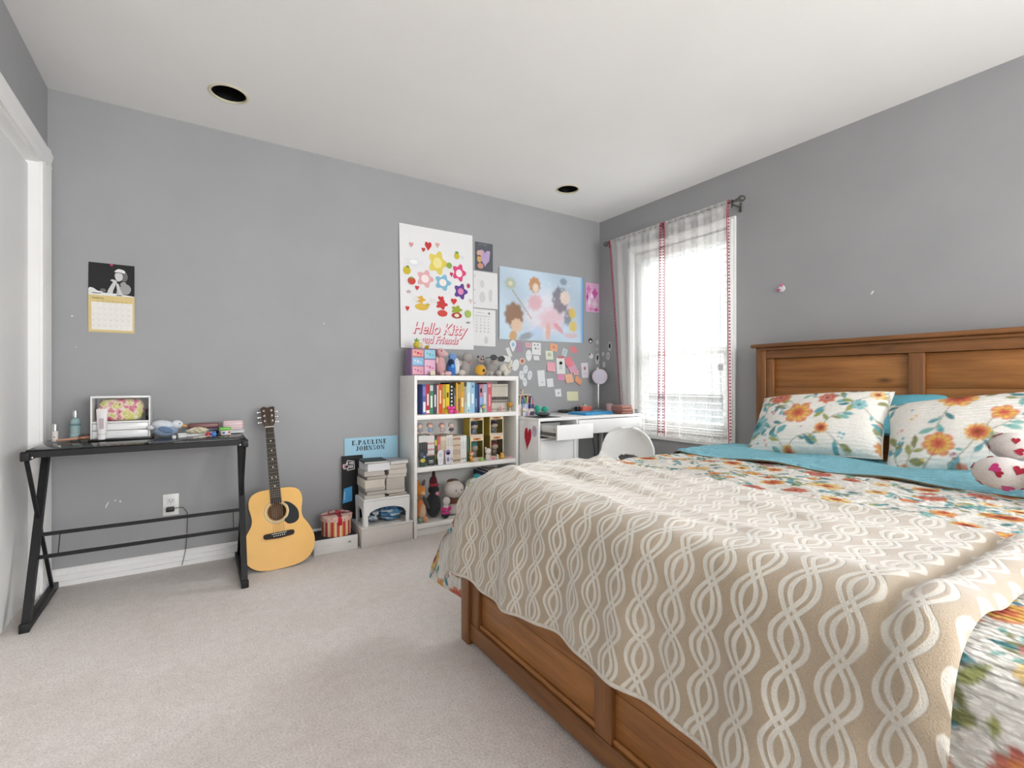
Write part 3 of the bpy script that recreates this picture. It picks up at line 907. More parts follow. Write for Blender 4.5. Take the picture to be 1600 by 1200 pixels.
# ---------------------------------------------------------------- fleece blanket with interlaced loops
def blanket_material():
    g = G('fleece_with_white_loops')
    uvn = g.n('ShaderNodeUVMap', uv_map='UVMap')
    sep = g.n('ShaderNodeSeparateXYZ'); g.l(uvn.outputs[0], sep.inputs[0])
    nz = g.n('ShaderNodeTexNoise'); nz.inputs['Scale'].default_value = 480; nz.inputs['Detail'].default_value = 3
    g.l(uvn.outputs[0], nz.inputs['Vector'])
    nl = g.n('ShaderNodeTexNoise'); nl.inputs['Scale'].default_value = 26; g.l(uvn.outputs[0], nl.inputs['Vector'])
    wob = g.math('MULTIPLY', g.math('SUBTRACT', nl.outputs['Fac'], 0.5), 0.006)
    P, A, D, W, L = 0.077, 0.0215, 0.0080, 0.0046, 0.086
    u = g.math('DIVIDE', g.math('ADD', sep.outputs[0], wob), P)
    cell = g.math('FLOOR', u)
    fu = g.math('MULTIPLY', g.math('SUBTRACT', g.math('SUBTRACT', u, cell), 0.5), P)
    ph = g.math('MULTIPLY', g.math('MODULO', g.math('ADD', cell, 1000.0), 2.0), math.pi / 2)
    sv = g.math('MULTIPLY', g.math('SINE', g.math('ADD', g.math('MULTIPLY', sep.outputs[1], math.pi / L), ph)), A)
    best = None
    for s1 in (1, -1):
        for s2 in (1, -1):
            d = g.math('ABSOLUTE', g.math('ADD', g.math('ADD', fu, g.math('MULTIPLY', sv, s1)), D * s2))
            best = d if best is None else g.math('MINIMUM', best, d)
    best = g.math('ADD', best, g.math('MULTIPLY', g.math('SUBTRACT', nz.outputs['Fac'], 0.5), 0.0050))
    line = g.n('ShaderNodeMapRange'); line.clamp = True
    line.inputs['From Min'].default_value = W + 0.0012; line.inputs['From Max'].default_value = W - 0.0010
    g.l(best, line.inputs['Value'])
    f = line.outputs['Result']
    big = g.noise(uvn.outputs[0], 5, 3)
    tan = g.ramp(big, [(0.3, lin('a99880')), (0.7, lin('b8a790'))])
    c = g.mix(f, tan, lin('d6d1c5'))
    c = g.mix(1.0, c, g.ramp(nz.outputs['Fac'], [(0.3, (0.80, 0.79, 0.78)), (0.62, (1, 1, 1))]), 'MULTIPLY')
    g.l(c, g.b.inputs['Base Color'])
    g.b.inputs['Roughness'].default_value = 1.0
    g.b.inputs['Specular IOR Level'].default_value = 0.05
    g.b.inputs['Sheen Weight'].default_value = 0.8
    g.b.inputs['Sheen Roughness'].default_value = 0.5
    g.bump(g.math('ADD', g.math('MULTIPLY', f, 0.45), g.math('MULTIPLY', nz.outputs['Fac'], 0.9)), 0.5, 0.004)
    return g.m
FLEECE = blanket_material()
blanket = thing('blanket', 'tan fleece blanket with white interlaced loops draped over the bed foot', 'blanket', (1.1, 1.0, TOP))
nu, nv = 330, 240
S, T = np.meshgrid(np.linspace(0, 1, nu + 1), np.linspace(0, 1, nv + 1))
near = 0.215
YC = near + (FY + 0.10 - near) * S
headedge = 1.515 + 0.012 * np.sin(YC * 6 + 1) - 0.05 * np.clip((YC - 1.45) / 0.2, 0, 1)
re_b = 0.055 + 0.034
hem = 0.315 + 0.018 * np.sin(YC * 5.2 - 3.1) + 0.005 * np.sin(YC * 13) + 0.028 * np.clip((YC - 1.25) / 0.3, 0, 1) - 0.055 * np.clip((YC - 1.5) / 0.25, 0, 1)
foot_arc = (FX - 0.038 + re_b) - (re_b * math.pi / 2 + (TOP + 0.034 - re_b - hem))
XX = headedge + (foot_arc - headedge) * T
X, Y, Z = drape(XX, YC, 0.034, 0.13, 0.0, wave=0.010, seed=0.4)
lowx, lowy = XX[::4, ::4], YC[::4, ::4]
jj, ii = np.meshgrid(np.arange(nu + 1) / 4.0, np.arange(nv + 1) / 4.0)
w1 = up(perlin(lowx * 1.0, lowy * 0.55, 9.0, 3.1), ii, jj)
w2 = up(perlin(lowx * 1.0, lowy * 0.5, 20.0, 7.7), ii, jj)
ontop = np.clip((XX - FX - 0.02) / 0.10, 0, 1)
fade = np.clip((1.0 - T) * 0 + S * 1.6 - 0.1, 0, 1)
Z += ontop * (0.012 * w1 + (0.016 * np.abs(w1 + 0.3 * w2) + 0.008 * w2) * fade)
# padding ridge along the foot edge
Z += 0.020 * np.exp(-((XX - (FX + 0.10)) / 0.07) ** 2) * (0.7 + 0.4 * np.sin(YC * 5 + 0.5))
# the far foot corner slopes away
Z -= 0.075 * np.exp(-((YC - (FY + 0.02)) / 0.13) ** 2) * np.clip((1.15 - XX) / 0.30, 0, 1) * np.clip((Z - 0.40) / 0.2, 0, 1)
# turned-under near edge: a soft roll
d = YC - near
roll = np.clip(d / 0.05, 0, 1)
Z += (0.030 * np.sqrt(np.clip(1 - (1 - roll) ** 2, 0, 1)) - 0.022) * np.clip(1 - (d - 0.05) / 0.10, 0, 1)
Z += -0.016 * np.exp(-((d - 0.085) / 0.014) ** 2)
X += -0.010 * np.exp(-((d - 0.04) / 0.03) ** 2) * (1 - ontop)
lip = np.clip(T / 0.02, 0, 1)
Z += -0.014 * (1 - lip) * ontop
X += 0.010 * (w1 + 0.6 * w2) * (1 - ontop)
grid_object('fleece', np.stack([X, Y, Z], -1), nu, nv, FLEECE, blanket, np.stack([YC, XX], -1), flip=True)
hemline = MB()
hemline.tube([(float(a), float(b), float(c)) for a, b, c in zip(X[-1, ::3], Y[-1, ::3], Z[-1, ::3])], 0.005, 6)
build('hem', hemline, mat('cream_fleece_hem', 'cfc6ba', 1.0, 0.1, 120, 0.8, 300), blanket)

# ---------------------------------------------------------------- pillows
def pillow(name, label, M, W, Hh, T, material, u0, v0, group=None, seed=0, sag=0.0, print_=True):
    """local x across, y up the pillow, z its thickness"""
    n, m = 110, 84
    U, V = np.meshgrid(np.linspace(-1, 1, n + 1), np.linspace(-1, 1, m + 1))
    th = T * np.power(np.clip((1 - np.abs(U) ** 2.6) * (1 - np.abs(V) ** 2.4), 0, 1), 0.42)
    pinch = 1 - 0.05 * (1 - U ** 2) * np.abs(V) ** 3
    pinx = 1 - 0.05 * (1 - V ** 2) * np.abs(U) ** 3
    x, y = U * W / 2 * pinx, V * Hh / 2 * pinch
    w = up(perlin(x[::4, ::4], y[::4, ::4], 9.0, seed), *np.meshgrid(np.arange(m + 1) / 4.0, np.arange(n + 1) / 4.0, indexing='ij'))
    y = y - sag * U * (V > 0) * V
    r = thing(name, label, 'pillow', M.translation, group=group)
    R3 = np.array(M.to_3x3()); t = np.array(M.translation)
    for side, nm in ((1, 'pillow_front'), (-1, 'pillow_back')):
        z = side * th + 0.008 * w * (1 - U ** 4) * (1 - V ** 4)
        P = np.stack([x, y, z], -1) @ R3.T + t
        cols = sample(x * 0.80 + u0, y * 0.80 + v0) if print_ else None
        grid_object(nm, P, n, m, material, r, np.stack([x, y], -1), cols, flip=side < 0)
    k = [(i, 0) for i in range(0, n, 3)] + [(n, j) for j in range(0, m, 3)] + [(i, m) for i in range(n, 0, -3)] + [(0, j) for j in range(m, 0, -3)]
    pts = [tuple(np.array([x[j, i], y[j, i], 0.008 * 0]) @ R3.T + t) for i, j in k]
    build('piping', MB().tube(pts, 0.004, 6, closed=True), mat('pale_piping', 'd8d4cc', 0.9) if print_ else material, r)
    return r
def lean(cx, cy, cz, deg, turn=0.0, roll=0.0):
    """pillow frame facing the foot of the bed (-X), leaning back; local x runs towards -Y"""
    B = Matrix(((0, 0, -1, 0), (-1, 0, 0, 0), (0, 1, 0, 0), (0, 0, 0, 1)))
    return Matrix.Translation((cx, cy, cz)) @ Matrix.Rotation(R(turn), 4, 'Z') @ Matrix.Rotation(R(deg), 4, 'Y') @ B @ Matrix.Rotation(R(roll), 4, 'Z')
TURQ2 = quilted_material('turquoise_pillow_cotton', lin('6db9cc'), 0.15)
pillow('bed_pillow', 'floral quilted pillow nearest the window', lean(2.650, 1.220, 0.786, 41, 0, 6), 0.61, 0.39, 0.095, SHAM, 0.10, 0.22, 'floral pillows', 1.0)
pillow('bed_pillow', 'floral quilted pillow behind the spotted plush toy', lean(2.685, 0.605, 0.792, 42, 2, 11), 0.63, 0.38, 0.095, SHAM, 0.72, 0.60, 'floral pillows', 5.0)
pillow('bed_pillow', 'plain turquoise pillow tucked behind the floral pillow nearest the window', lean(2.790, 1.035, 0.842, 63, -2, 9), 0.56, 0.36, 0.048, TURQ2, 0, 0, 'turquoise pillows', 9.0, print_=False)
pillow('bed_pillow', 'plain turquoise pillow tucked behind the floral pillow beside the plush toy', lean(2.800, 0.44, 0.820, 64, 0, 0), 0.56, 0.34, 0.045, TURQ2, 0, 0, 'turquoise pillows', 13.0, print_=False)

# ---------------------------------------------------------------- glass-topped black desk
BLK = mat('black_powder_coat', (0.010, 0.010, 0.011), 0.5, 0.1, 40, spec=0.3)
def black_glass():
    g = G('smoked_glass')
    t = g.n('ShaderNodeBsdfTransparent'); t.inputs['Color'].default_value = (0.16, 0.17, 0.175, 1)
    gl = g.n('ShaderNodeBsdfGlossy'); gl.inputs['Roughness'].default_value = 0.04
    fr = g.n('ShaderNodeFresnel'); fr.inputs['IOR'].default_value = 1.5
    mx = g.n('ShaderNodeMixShader')
    g.l(fr.outputs[0], mx.inputs[0]); g.l(t.outputs[0], mx.inputs[1]); g.l(gl.outputs[0], mx.inputs[2])
    g.l(mx.outputs[0], g.out.inputs['Surface'])
    return g.m
SMOKE = black_glass()
DT = 0.728                                # top of the glass
GX0, GX1, GY0, GY1 = -0.592, 0.212, 2.70, 3.165
gd = thing('glass_desk', 'black metal desk with smoked glass top below the wall calendar', 'desk', ((GX0 + GX1) / 2, 2.93, 0))
build('glass_top', MB().rbox(GX0 + 0.012, GX1 - 0.012, GY0 + 0.012, GY1 - 0.004, DT - 0.006, DT, 0.001), SMOKE, gd)
mb = MB().bar((GX0, GY0 + 0.008, DT - 0.018), (GX1, GY0 + 0.008, DT - 0.018), 0.016, 0.026)
build('front_rail', mb, BLK, gd)
build('back_rail', MB().bar((GX0, GY1, DT - 0.020), (GX1, GY1, DT - 0.020), 0.016, 0.022), BLK, gd)
for x in (GX0 + 0.014, GX1 - 0.014):
    build('side_rail', MB().rbox(x - 0.014, x + 0.014, GY0 - 0.012, GY1 + 0.012, DT - 0.042, DT - 0.008, 0.003), BLK, gd)
    build('leg', MB().bar((x, 3.03, DT - 0.045), (x, 2.715, 0.02), 0.026, 0.036, up=(0, 0.9, 0.42)), BLK, gd)
    build('brace', MB().bar((x, GY0 + 0.02, DT - 0.045), (x, 3.13, 0.03), 0.013, 0.013, up=(0, 0.9, -0.42)), BLK, gd)
    build('foot', MB().rbox(x - 0.015, x + 0.015, 2.69, 3.185, 0.0, 0.032, 0.004), BLK, gd)
    build('end_cap', MB().rbox(x - 0.016, x + 0.016, 2.680, 2.70, 0.0, 0.036, 0.003), mat('black_cap', '0c0c0d', 0.6), gd)
    build('bolt', MB().lathe([(0.0, 0.004), (0.004, 0.003), (0.005, 0.0)], 10, M=AT(x + (0.02 if x < 0 else -0.02), GY0 - 0.0005, DT - 0.03, 90)), mat('steel_bolt', 'a8a8a8', 0.3, metal=0.9), gd)
for z, y in ((0.345, 2.862), (0.258, 2.824)):
    build('cross_bar', MB().bar((GX0 + 0.025, y, z), (GX1 - 0.025, y, z), 0.014, 0.014), BLK, gd)
for x in (GX0 + 0.09, GX1 - 0.055):
    build('spacer_rod', MB().tube([(x, 2.862, 0.345), (x, 2.824, 0.258)], 0.002, 6), BLK, gd)

# ---------------------------------------------------------------- wall outlet with charger
ol = thing('wall_outlet', 'white wall outlet behind the glass desk', 'outlet', (-0.117, YA, 0.28))
M = ON_A(-0.117, 0.340, 0.0)
build('cover_plate', MB().rbox(-0.036, 0.036, -0.058, 0.058, 0.0005, 0.006, 0.003, M=M), mat('white_outlet', (0.78, 0.78, 0.77), 0.35), ol)
for s in (0.021, -0.021):
    rc = build('receptacle', MB().rbox(-0.017, 0.017, s - 0.015, s + 0.015, 0.006, 0.0082, 0.002, M=M), mat('receptacle', (0.72, 0.72, 0.71), 0.4), ol)
    for dx in (-0.007, 0.007):
        build('slot', MB().box(dx - 0.0012, dx + 0.0012, s - 0.002, s + 0.007, 0.0082, 0.0084, M=M), CANM, rc)
    build('ground_hole', MB().prism(circle(0.0026, 10, 0, s - 0.008), 0.0003, M=M, z0=0.0082), CANM, rc)
build('plate_screw', MB().lathe([(0.003, 0.006), (0.003, 0.0068), (0.0, 0.007)], 10, M=M), mat('screw', 'c8c8c4', 0.3, metal=0.6), ol)
ch = thing('phone_charger', 'black charger plugged into the wall outlet with a thin cable', 'charger', (-0.117, YA - 0.02, 0.305))
build('charger_body', MB().rbox(-0.02, 0.016, -0.034, -0.010, 0.0085, 0.036, 0.004, M=M), mat('black_charger', '121214', 0.35), ch)
build('cable', MB().tube(catmull([(0.016, -0.020, 0.02), (0.03, -0.018, 0.022), (0.052, -0.020, 0.022), (0.065, -0.036, 0.02), (0.075, -0.06, 0.016), (0.074, -0.12, 0.02), (0.068, -0.24, 0.022), (0.05, -0.335, 0.024)], 4, False), 0.0016, 6, M=M), mat('black_cable', '1c1c1e', 0.5), ch)

# ---------------------------------------------------------------- wall calendar
cal = thing('wall_calendar', 'small yellow wall calendar with black and white photo above the glass desk', 'calendar', (-0.366, YA, 1.26))
CX, CW = -0.3655, 0.092
def page(z0, z1, lift0, lift1, off):
    return MB().sheet(lambda u, v: (CX - CW + 2 * CW * u, YA - off - (lift0 + (lift1 - lift0) * v) - 0.002 * math.sin(3.1 * u), z0 + (z1 - z0) * v), 8, 4, lin('e4dcc0'))
build('photo_page', page(1.448, 1.6135, 0.006, 0.0, 0.0015).__class__().sheet(lambda u, v: (CX - CW + 2 * CW * u, YA - 0.0015 - 0.006 * (1 - v), 1.448 + 0.1655 * v), 6, 4, lin('1b1b1c')), PAPER, cal)
build('month_page', MB().sheet(lambda u, v: (CX - CW + 2 * CW * u, YA - 0.0015 - 0.006 * v - 0.002 * math.sin(3.1 * v), 1.2605 + 0.1875 * v), 6, 6, lin('d9c388')), PAPER, cal)
def cal_frame(z, off): return ON_A(CX, z, off)
ph = MB()
M = cal_frame(1.448, 0.0080)      # photo print: a seated woman resting her chin on her hands over a table, in greys
M = M @ Matrix.Rotation(R(-2.0), 4, 'X')
g1, g2, g3, g4 = lin('c9c9c9'), lin('9a9a9a'), lin('6a6a6a'), lin('dedede')
ph.prism([(-0.092, 0.0), (0.092, 0.0), (0.092, 0.004), (0.06, 0.008), (0.02, 0.013), (-0.04, 0.014), (-0.092, 0.016)], 0.0002, g4, M)
ph.prism(catmull([(0.018, 0.014), (0.03, 0.046), (0.052, 0.066), (0.070, 0.060), (0.078, 0.040), (0.070, 0.018), (0.055, 0.012)], 4), 0.0003, g2, M)
ph.prism(catmull([(0.034, 0.058), (0.040, 0.075), (0.056, 0.075), (0.054, 0.055)], 4), 0.0004, g2, M)
ph.prism(catmull([(0.010, 0.100), (0.014, 0.124), (0.030, 0.138), (0.052, 0.132), (0.064, 0.110), (0.060, 0.086), (0.048, 0.080), (0.030, 0.088)], 4), 0.0005, g3, M)
ph.prism(catmull([(0.013, 0.098), (0.014, 0.116), (0.028, 0.122), (0.042, 0.114), (0.042, 0.090), (0.028, 0.078), (0.018, 0.084)], 4), 0.0007, g1, M)
ph.prism(catmull([(0.010, 0.126), (0.026, 0.142), (0.050, 0.136), (0.052, 0.122), (0.030, 0.126)], 4), 0.0008, g4, M)
ph.prism(catmull([(-0.018, 0.016), (-0.006, 0.050), (0.004, 0.072), (-0.006, 0.080), (0.004, 0.086), (0.020, 0.078), (0.016, 0.060), (0.006, 0.030), (0.002, 0.014)], 4), 0.0008, g1, M)
ph.prism(catmull([(0.026, 0.013), (0.020, 0.040), (0.018, 0.066), (0.028, 0.062), (0.034, 0.036), (0.044, 0.012)], 4), 0.0008, g1, M)
ph.prism(catmull([(-0.090, 0.016), (-0.088, 0.036), (-0.072, 0.034), (-0.056, 0.022), (-0.036, 0.018), (-0.05, 0.012)], 4), 0.0005, g4, M)
ph.prism(circle(0.012, 12, -0.035, 0.026, 0.010), 0.0004, g3, M)
ph.prism(circle(0.02, 12, -0.06, 0.011, 0.004), 0.0004, g3, M); ph.prism(circle(0.014, 12, 0.03, 0.005, 0.003), 0.0004, g3, M)
build('photo_print', ph, PAPER, cal)
mp = MB()
M = cal_frame(1.2605, 0.0046) @ Matrix.Rotation(R(1.8), 4, 'X')
mp.prism([(-0.080, 0.012), (0.084, 0.012), (0.084, 0.152), (-0.080, 0.152)], 0.0003, lin('e6e4de'), M)
mp.text('MARCH', 0.013, lin('6e6038'), M @ Matrix.Translation((-0.054, 0.1715, 0.0006)))
mp.text('SUN      MON      TUE      WED      THU      FRI      SAT', 0.0052, lin('8a7a4a'), M @ Matrix.Translation((0.002, 0.1575, 0.0006)))
for r in range(1, 5):
    mp.prism([(-0.080, 0.012 + 0.028 * r), (0.084, 0.012 + 0.028 * r), (0.084, 0.0124 + 0.028 * r), (-0.080, 0.0124 + 0.028 * r)], 0.0002, lin('b9b7b0'), M, 0.0004)
for c in range(1, 7):
    x = -0.080 + 0.164 * c / 7
    mp.prism([(x, 0.012), (x + 0.0004, 0.012), (x + 0.0004, 0.152), (x, 0.152)], 0.0002, lin('b9b7b0'), M, 0.0004)
day = 1
for r in range(5):
    for c in range(7):
        if day <= 31 and not (r == 0 and c < 2):
            mp.text(str(day), 0.0066, lin('8a8984'), M @ Matrix.Translation((-0.073 + 0.164 * c / 7, 0.144 - 0.028 * r, 0.0007)))
            day += 1
build('month_print', mp, PAPER, cal)
build('push_pin', MB().lathe([(0.0, 0.014), (0.005, 0.013), (0.004, 0.006), (0.006, 0.004), (0.006, 0.002), (0.0, 0.0)], 12, lin('c23a5c'), M=ON_A(CX - 0.002, 1.607, 0.002)), PLASTIC, cal)

# ---------------------------------------------------------------- acoustic guitar
def guitar():
    top = mat('spruce_top', (0.80, 0.45, 0.105), 0.35, 0.07, 4, spec=0.3)
    side = mat('dark_guitar_side', (0.045, 0.022, 0.012), 0.25)
    inside = mat('guitar_inside', (0.20, 0.10, 0.045), 0.8)
    ebony = mat('rosewood_fretboard', (0.022, 0.015, 0.012), 0.6, 0.2, 60, spec=0.25)
    bone = mat('bone_white', (0.78, 0.75, 0.68), 0.35)
    chrome = mat('chrome', (0.80, 0.80, 0.80), 0.15, metal=1.0)
    steel = mat('string_steel', (0.30, 0.27, 0.22), 0.5, metal=0.7)
    blk = mat('black_pickguard', (0.010, 0.013, 0.013), 0.5, spec=0.25)
    t = thing('acoustic_guitar', 'natural wood acoustic guitar leaning on the grey wall', 'guitar', (0.382, 2.915, 0))
    B = Matrix(((1, 0, 0, 0), (0, 0, -1, 0), (0, 1, 0, 0), (0, 0, 0, 1)))     # local x across, y up the guitar, z out of its face
    t.rotation_mode = 'XYZ'
    half = [(0.0, 0.0), (0.070, 0.003), (0.128, 0.022), (0.165, 0.062), (0.178, 0.112), (0.173, 0.160), (0.152, 0.208), (0.131, 0.243), (0.124, 0.272), (0.127, 0.304), (0.134, 0.340), (0.132, 0.376), (0.116, 0.405), (0.085, 0.420), (0.04, 0.425), (0.0, 0.425)]
    hs = catmull(half, 4, False)
    out = [(x, y) for x, y in hs] + [(-x, y) for x, y in hs[-2:0:-1]]
    D = 0.088
    L = Matrix.Translation((0, 0, 0)) @ B
    zf = 0.0
    n = len(out)
    m = MB()
    vs = [(x, y, -D) for x, y in out] + [(x, y, zf - 0.002) for x, y in out]
    m.add(vs, [(k, (k + 1) % n, n + (k + 1) % n, n + k) for k in range(n)], smooth=True)
    m.add([(x, y, -D) for x, y in out], [tuple(range(n))[::-1]])
    parts = []
    def P(name, mb_, mt, par=t):
        mb_.v = [tuple(L @ Vector(p)) for p in mb_.v]
        return build(name, mb_, mt, par, True)
    body = P('body', m, side)
    # soundboard with a real hole
    bm = bmesh.new()
    loop = [bm.verts.new((x, y, 0)) for x, y in out]
    for k in range(n): bm.edges.new((loop[k], loop[(k + 1) % n]))
    hc, hr = 0.300, 0.047
    hl = [bm.verts.new((hr * math.cos(2 * math.pi * k / 32), hc + hr * math.sin(2 * math.pi * k / 32), 0)) for k in range(32)]
    for k in range(32): bm.edges.new((hl[k], hl[(k + 1) % 32]))
    bmesh.ops.triangle_fill(bm, use_beauty=True, use_dissolve=False, edges=bm.edges[:])
    bm.faces.ensure_lookup_table()
    for f in bm.faces:
        if f.normal.z < 0: f.normal_flip()
    bm.verts.index_update()
    m = MB().bm(bm)
    rim = [(x, y, 0) for x, y in out] + [(x * 1.0, y, -0.004) for x, y in out]
    m.add(rim, [(k, n + k, n + (k + 1) % n, (k + 1) % n) for k in range(n)], smooth=True)
    m.add([(hr * math.cos(2 * math.pi * k / 32), hc + hr * math.sin(2 * math.pi * k / 32), z) for z in (0, -0.004) for k in range(32)], [(k, (k + 1) % 32, 32 + (k + 1) % 32, 32 + k) for k in range(32)])
    P('soundboard', m, top)
    P('inner_back', MB().prism(circle(0.09, 24, 0, hc), 0.001, z0=-0.07), inside, t)
    ring = MB()
    for (a, b, c) in ((0.050, 0.0515, lin('3a2a1c')), (0.0535, 0.061, lin('cdb98a')), (0.062, 0.0635, lin('3a2a1c'))):
        vs = [(r * math.cos(2 * math.pi * k / 40), hc + r * math.sin(2 * math.pi * k / 40), 0.0006) for r in (a, b) for k in range(40)]
        ring.add(vs, [(k, 40 + k, 40 + (k + 1) % 40, (k + 1) % 40) for k in range(40)], c)
    P('rosette', ring, GLOSS)
    P('pickguard', MB().prism(catmull([(0.036, 0.346), (0.060, 0.344), (0.092, 0.316), (0.108, 0.282), (0.106, 0.245), (0.086, 0.226), (0.055, 0.224), (0.036, 0.240), (0.034, 0.252), (0.052, 0.268), (0.061, 0.298), (0.054, 0.328)], 4), 0.0016, z0=0.0007), blk)
    br = P('bridge', MB().prism(catmull([(-0.072, 0.165), (-0.072, 0.188), (-0.03, 0.190), (0.03, 0.190), (0.072, 0.188), (0.072, 0.165), (0.035, 0.160), (0.0, 0.158), (-0.035, 0.160)], 3), 0.008, z0=0.0005), ebony)
    sd = P('saddle', MB().rbox(-0.037, 0.037, 0.182, 0.185, 0.0085, 0.0115, 0.0008), bone)
    for k in range(6):
        x = -0.026 + 0.0104 * k
        P('bridge_pin', MB().lathe([(0.0026, 0.0085), (0.003, 0.011), (0.0, 0.0125)], 8, M=Matrix.Translation((x, 0.172, 0))), bone)
    nk = MB()
    yb, yn = 0.345, 0.775                         # fretboard end, nut
    def half_w(y): return 0.0215 + (yn - y) / (yn - yb) * 0.0065
    nk.add([(-half_w(0.42), 0.42, 0.004), (half_w(0.42), 0.42, 0.004), (half_w(yn), yn, 0.004), (-half_w(yn), yn, 0.004),
            (-0.014, 0.42, -0.020), (0.014, 0.42, -0.020), (0.012, yn, -0.014), (-0.012, yn, -0.014)],
           [(0, 1, 2, 3), (4, 7, 6, 5), (0, 4, 5, 1), (1, 5, 6, 2), (2, 6, 7, 3), (3, 7, 4, 0)])
    nk.add([(-0.022, 0.425, -0.075), (0.022, 0.425, -0.075), (0.022, 0.425, 0), (-0.022, 0.425, 0), (-0.013, 0.46, -0.02), (0.013, 0.46, -0.02)], [(0, 1, 5, 4), (1, 2, 5), (0, 4, 3), (2, 3, 4, 5)])
    P('neck', nk, side)
    P('fretboard', MB().add([(-half_w(yb), yb, 0.001), (half_w(yb), yb, 0.001), (half_w(yn), yn, 0.004), (-half_w(yn), yn, 0.004), (-half_w(yb), yb, 0.008), (half_w(yb), yb, 0.008), (half_w(yn), yn, 0.009), (-half_w(yn), yn, 0.009)],
        [(0, 3, 2, 1), (4, 5, 6, 7), (0, 1, 5, 4), (1, 2, 6, 5), (2, 3, 7, 6), (3, 0, 4, 7)]), ebony)
    scale_len = yn - 0.1835
    for k in range(1, 20):
        y = yn - scale_len * (1 - 2 ** (-k / 12))
        if y < yb + 0.004: break
        w = half_w(y)
        P('fret', MB().box(-w, w, y - 0.0007, y + 0.0007, 0.0082, 0.0096), steel)
    for k in (3, 5, 7, 9, 12, 15):
        y = yn - scale_len * (1 - 0.5 * (2 ** (-k / 12) + 2 ** (-(k - 1) / 12)))
        for x in ((-0.011, 0.011) if k == 12 else (0,)):
            P('inlay_dot', MB().prism(circle(0.0036, 12, x, y), 0.0004, z0=0.0088), bone)
    P('nut', MB().box(-0.0222, 0.0222, yn, yn + 0.005, 0.002, 0.0115), bone)
    hd = [(-0.0215, yn + 0.005), (0.0215, yn + 0.005), (0.034, yn + 0.035), (0.038, yn + 0.128), (0.022, yn + 0.130), (0.0, yn + 0.124), (-0.018, yn + 0.132), (-0.036, yn + 0.122), (-0.033, yn + 0.035)]
    hm = Matrix.Translation((0, yn, 0.004)) @ Matrix.Rotation(R(-10), 4, 'X') @ Matrix.Translation((0, -yn, -0.004))
    P('headstock', MB().prism(hd, 0.014, None, hm, -0.010), mat('rosewood_headstock', (0.05, 0.026, 0.016), 0.3, 0.2, 40))
    for s in (-1, 1):
        for k in range(3):
            y = yn + 0.040 + 0.032 * k
            pg = P('tuning_post', MB().lathe([(0.0055, 0.004), (0.0055, 0.006), (0.003, 0.0065), (0.003, 0.016), (0.0, 0.0165)], 12, M=hm @ Matrix.Translation((s * 0.020, y, 0))), chrome)
            P('tuning_knob', MB().tube([(s * 0.034, y, -0.012), (s * 0.044, y, -0.012)], 0.0026, 8, M=hm).ell((s * 0.050, y, -0.012), (0.008, 0.0065, 0.004), M=hm, nu=10, nv=7), chrome)
    for k in range(6):
        f = (k - 2.5) / 2.5
        s = -1 if k < 3 else 1
        kk = k if k < 3 else 5 - k
        post = hm @ Vector((s * 0.020, yn + 0.040 + 0.032 * kk, 0.010))
        P('string', MB().tube([(f * 0.026, 0.176, 0.010), (f * 0.0265, 0.1835, 0.0125), (f * 0.0185, yn + 0.003, 0.0125), tuple(post)], 0.0007, 5), steel)
    t.rotation_euler = (R(-17.5), 0, 0)
    # lean back about the lower bout, neck drifting a little to the left
    t.rotation_euler = (Matrix.Rotation(R(-2.8), 3, 'Y') @ Matrix.Rotation(R(-17.0), 3, 'X')).to_euler()
    t.location = (0.385, 2.853, 0.004)
    return t
guitar()

# ---------------------------------------------------------------- white bookcase
SHELFM = mat('white_laminate', (0.80, 0.79, 0.765), 0.42, 0.02, 8)
BX0, BX1, BY0, BY1, BZ = 1.168, 1.972, 2.935, 3.205, 1.048
bc = thing('bookcase', 'white open bookcase filled with books and toys', 'bookcase', ((BX0 + BX1) / 2, 3.07, 0))
for x in (BX0, BX1 - 0.020):
    build('side_panel', MB().rbox(x, x + 0.020, BY0, BY1, 0.0, BZ, 0.0015), SHELFM, bc)
xi0, xi1 = BX0 + 0.0203, BX1 - 0.0203
build('top_panel', MB().rbox(xi0, xi1, BY0 + 0.001, BY1, BZ - 0.032, BZ, 0.0015), SHELFM, bc)
SH1, SH2, SH3 = 0.790, 0.450, 0.085
for z in (SH1, SH2, SH3):
    build('shelf', MB().rbox(xi0, xi1, BY0 + 0.004, BY1 - 0.006, z - 0.030, z, 0.0015), SHELFM, bc)
build('kick_board', MB().rbox(xi0, xi1, BY0 + 0.03, BY0 + 0.045, 0.0, SH3 - 0.031, 0.0015), SHELFM, bc)
build('back_panel', MB().box(xi0, xi1, BY1 - 0.005, BY1, 0.03, BZ - 0.033), SHELFM, bc)
holes = MB()
for k in range(22):
    z = 0.16 + 0.032 * k
    if min(abs(z - s) for s in (SH1, SH2)) > 0.03:
        for x, sx in ((xi0, 1), (xi1, -1)):
            holes.prism(circle(0.0025, 8), 0.0003, None, AT(x, BY0 + 0.035, z, 0, 90 * sx))
tag(build('peg_holes', holes, mat('peg_hole', '5a5854', 0.8), bc), None, kind='stuff')

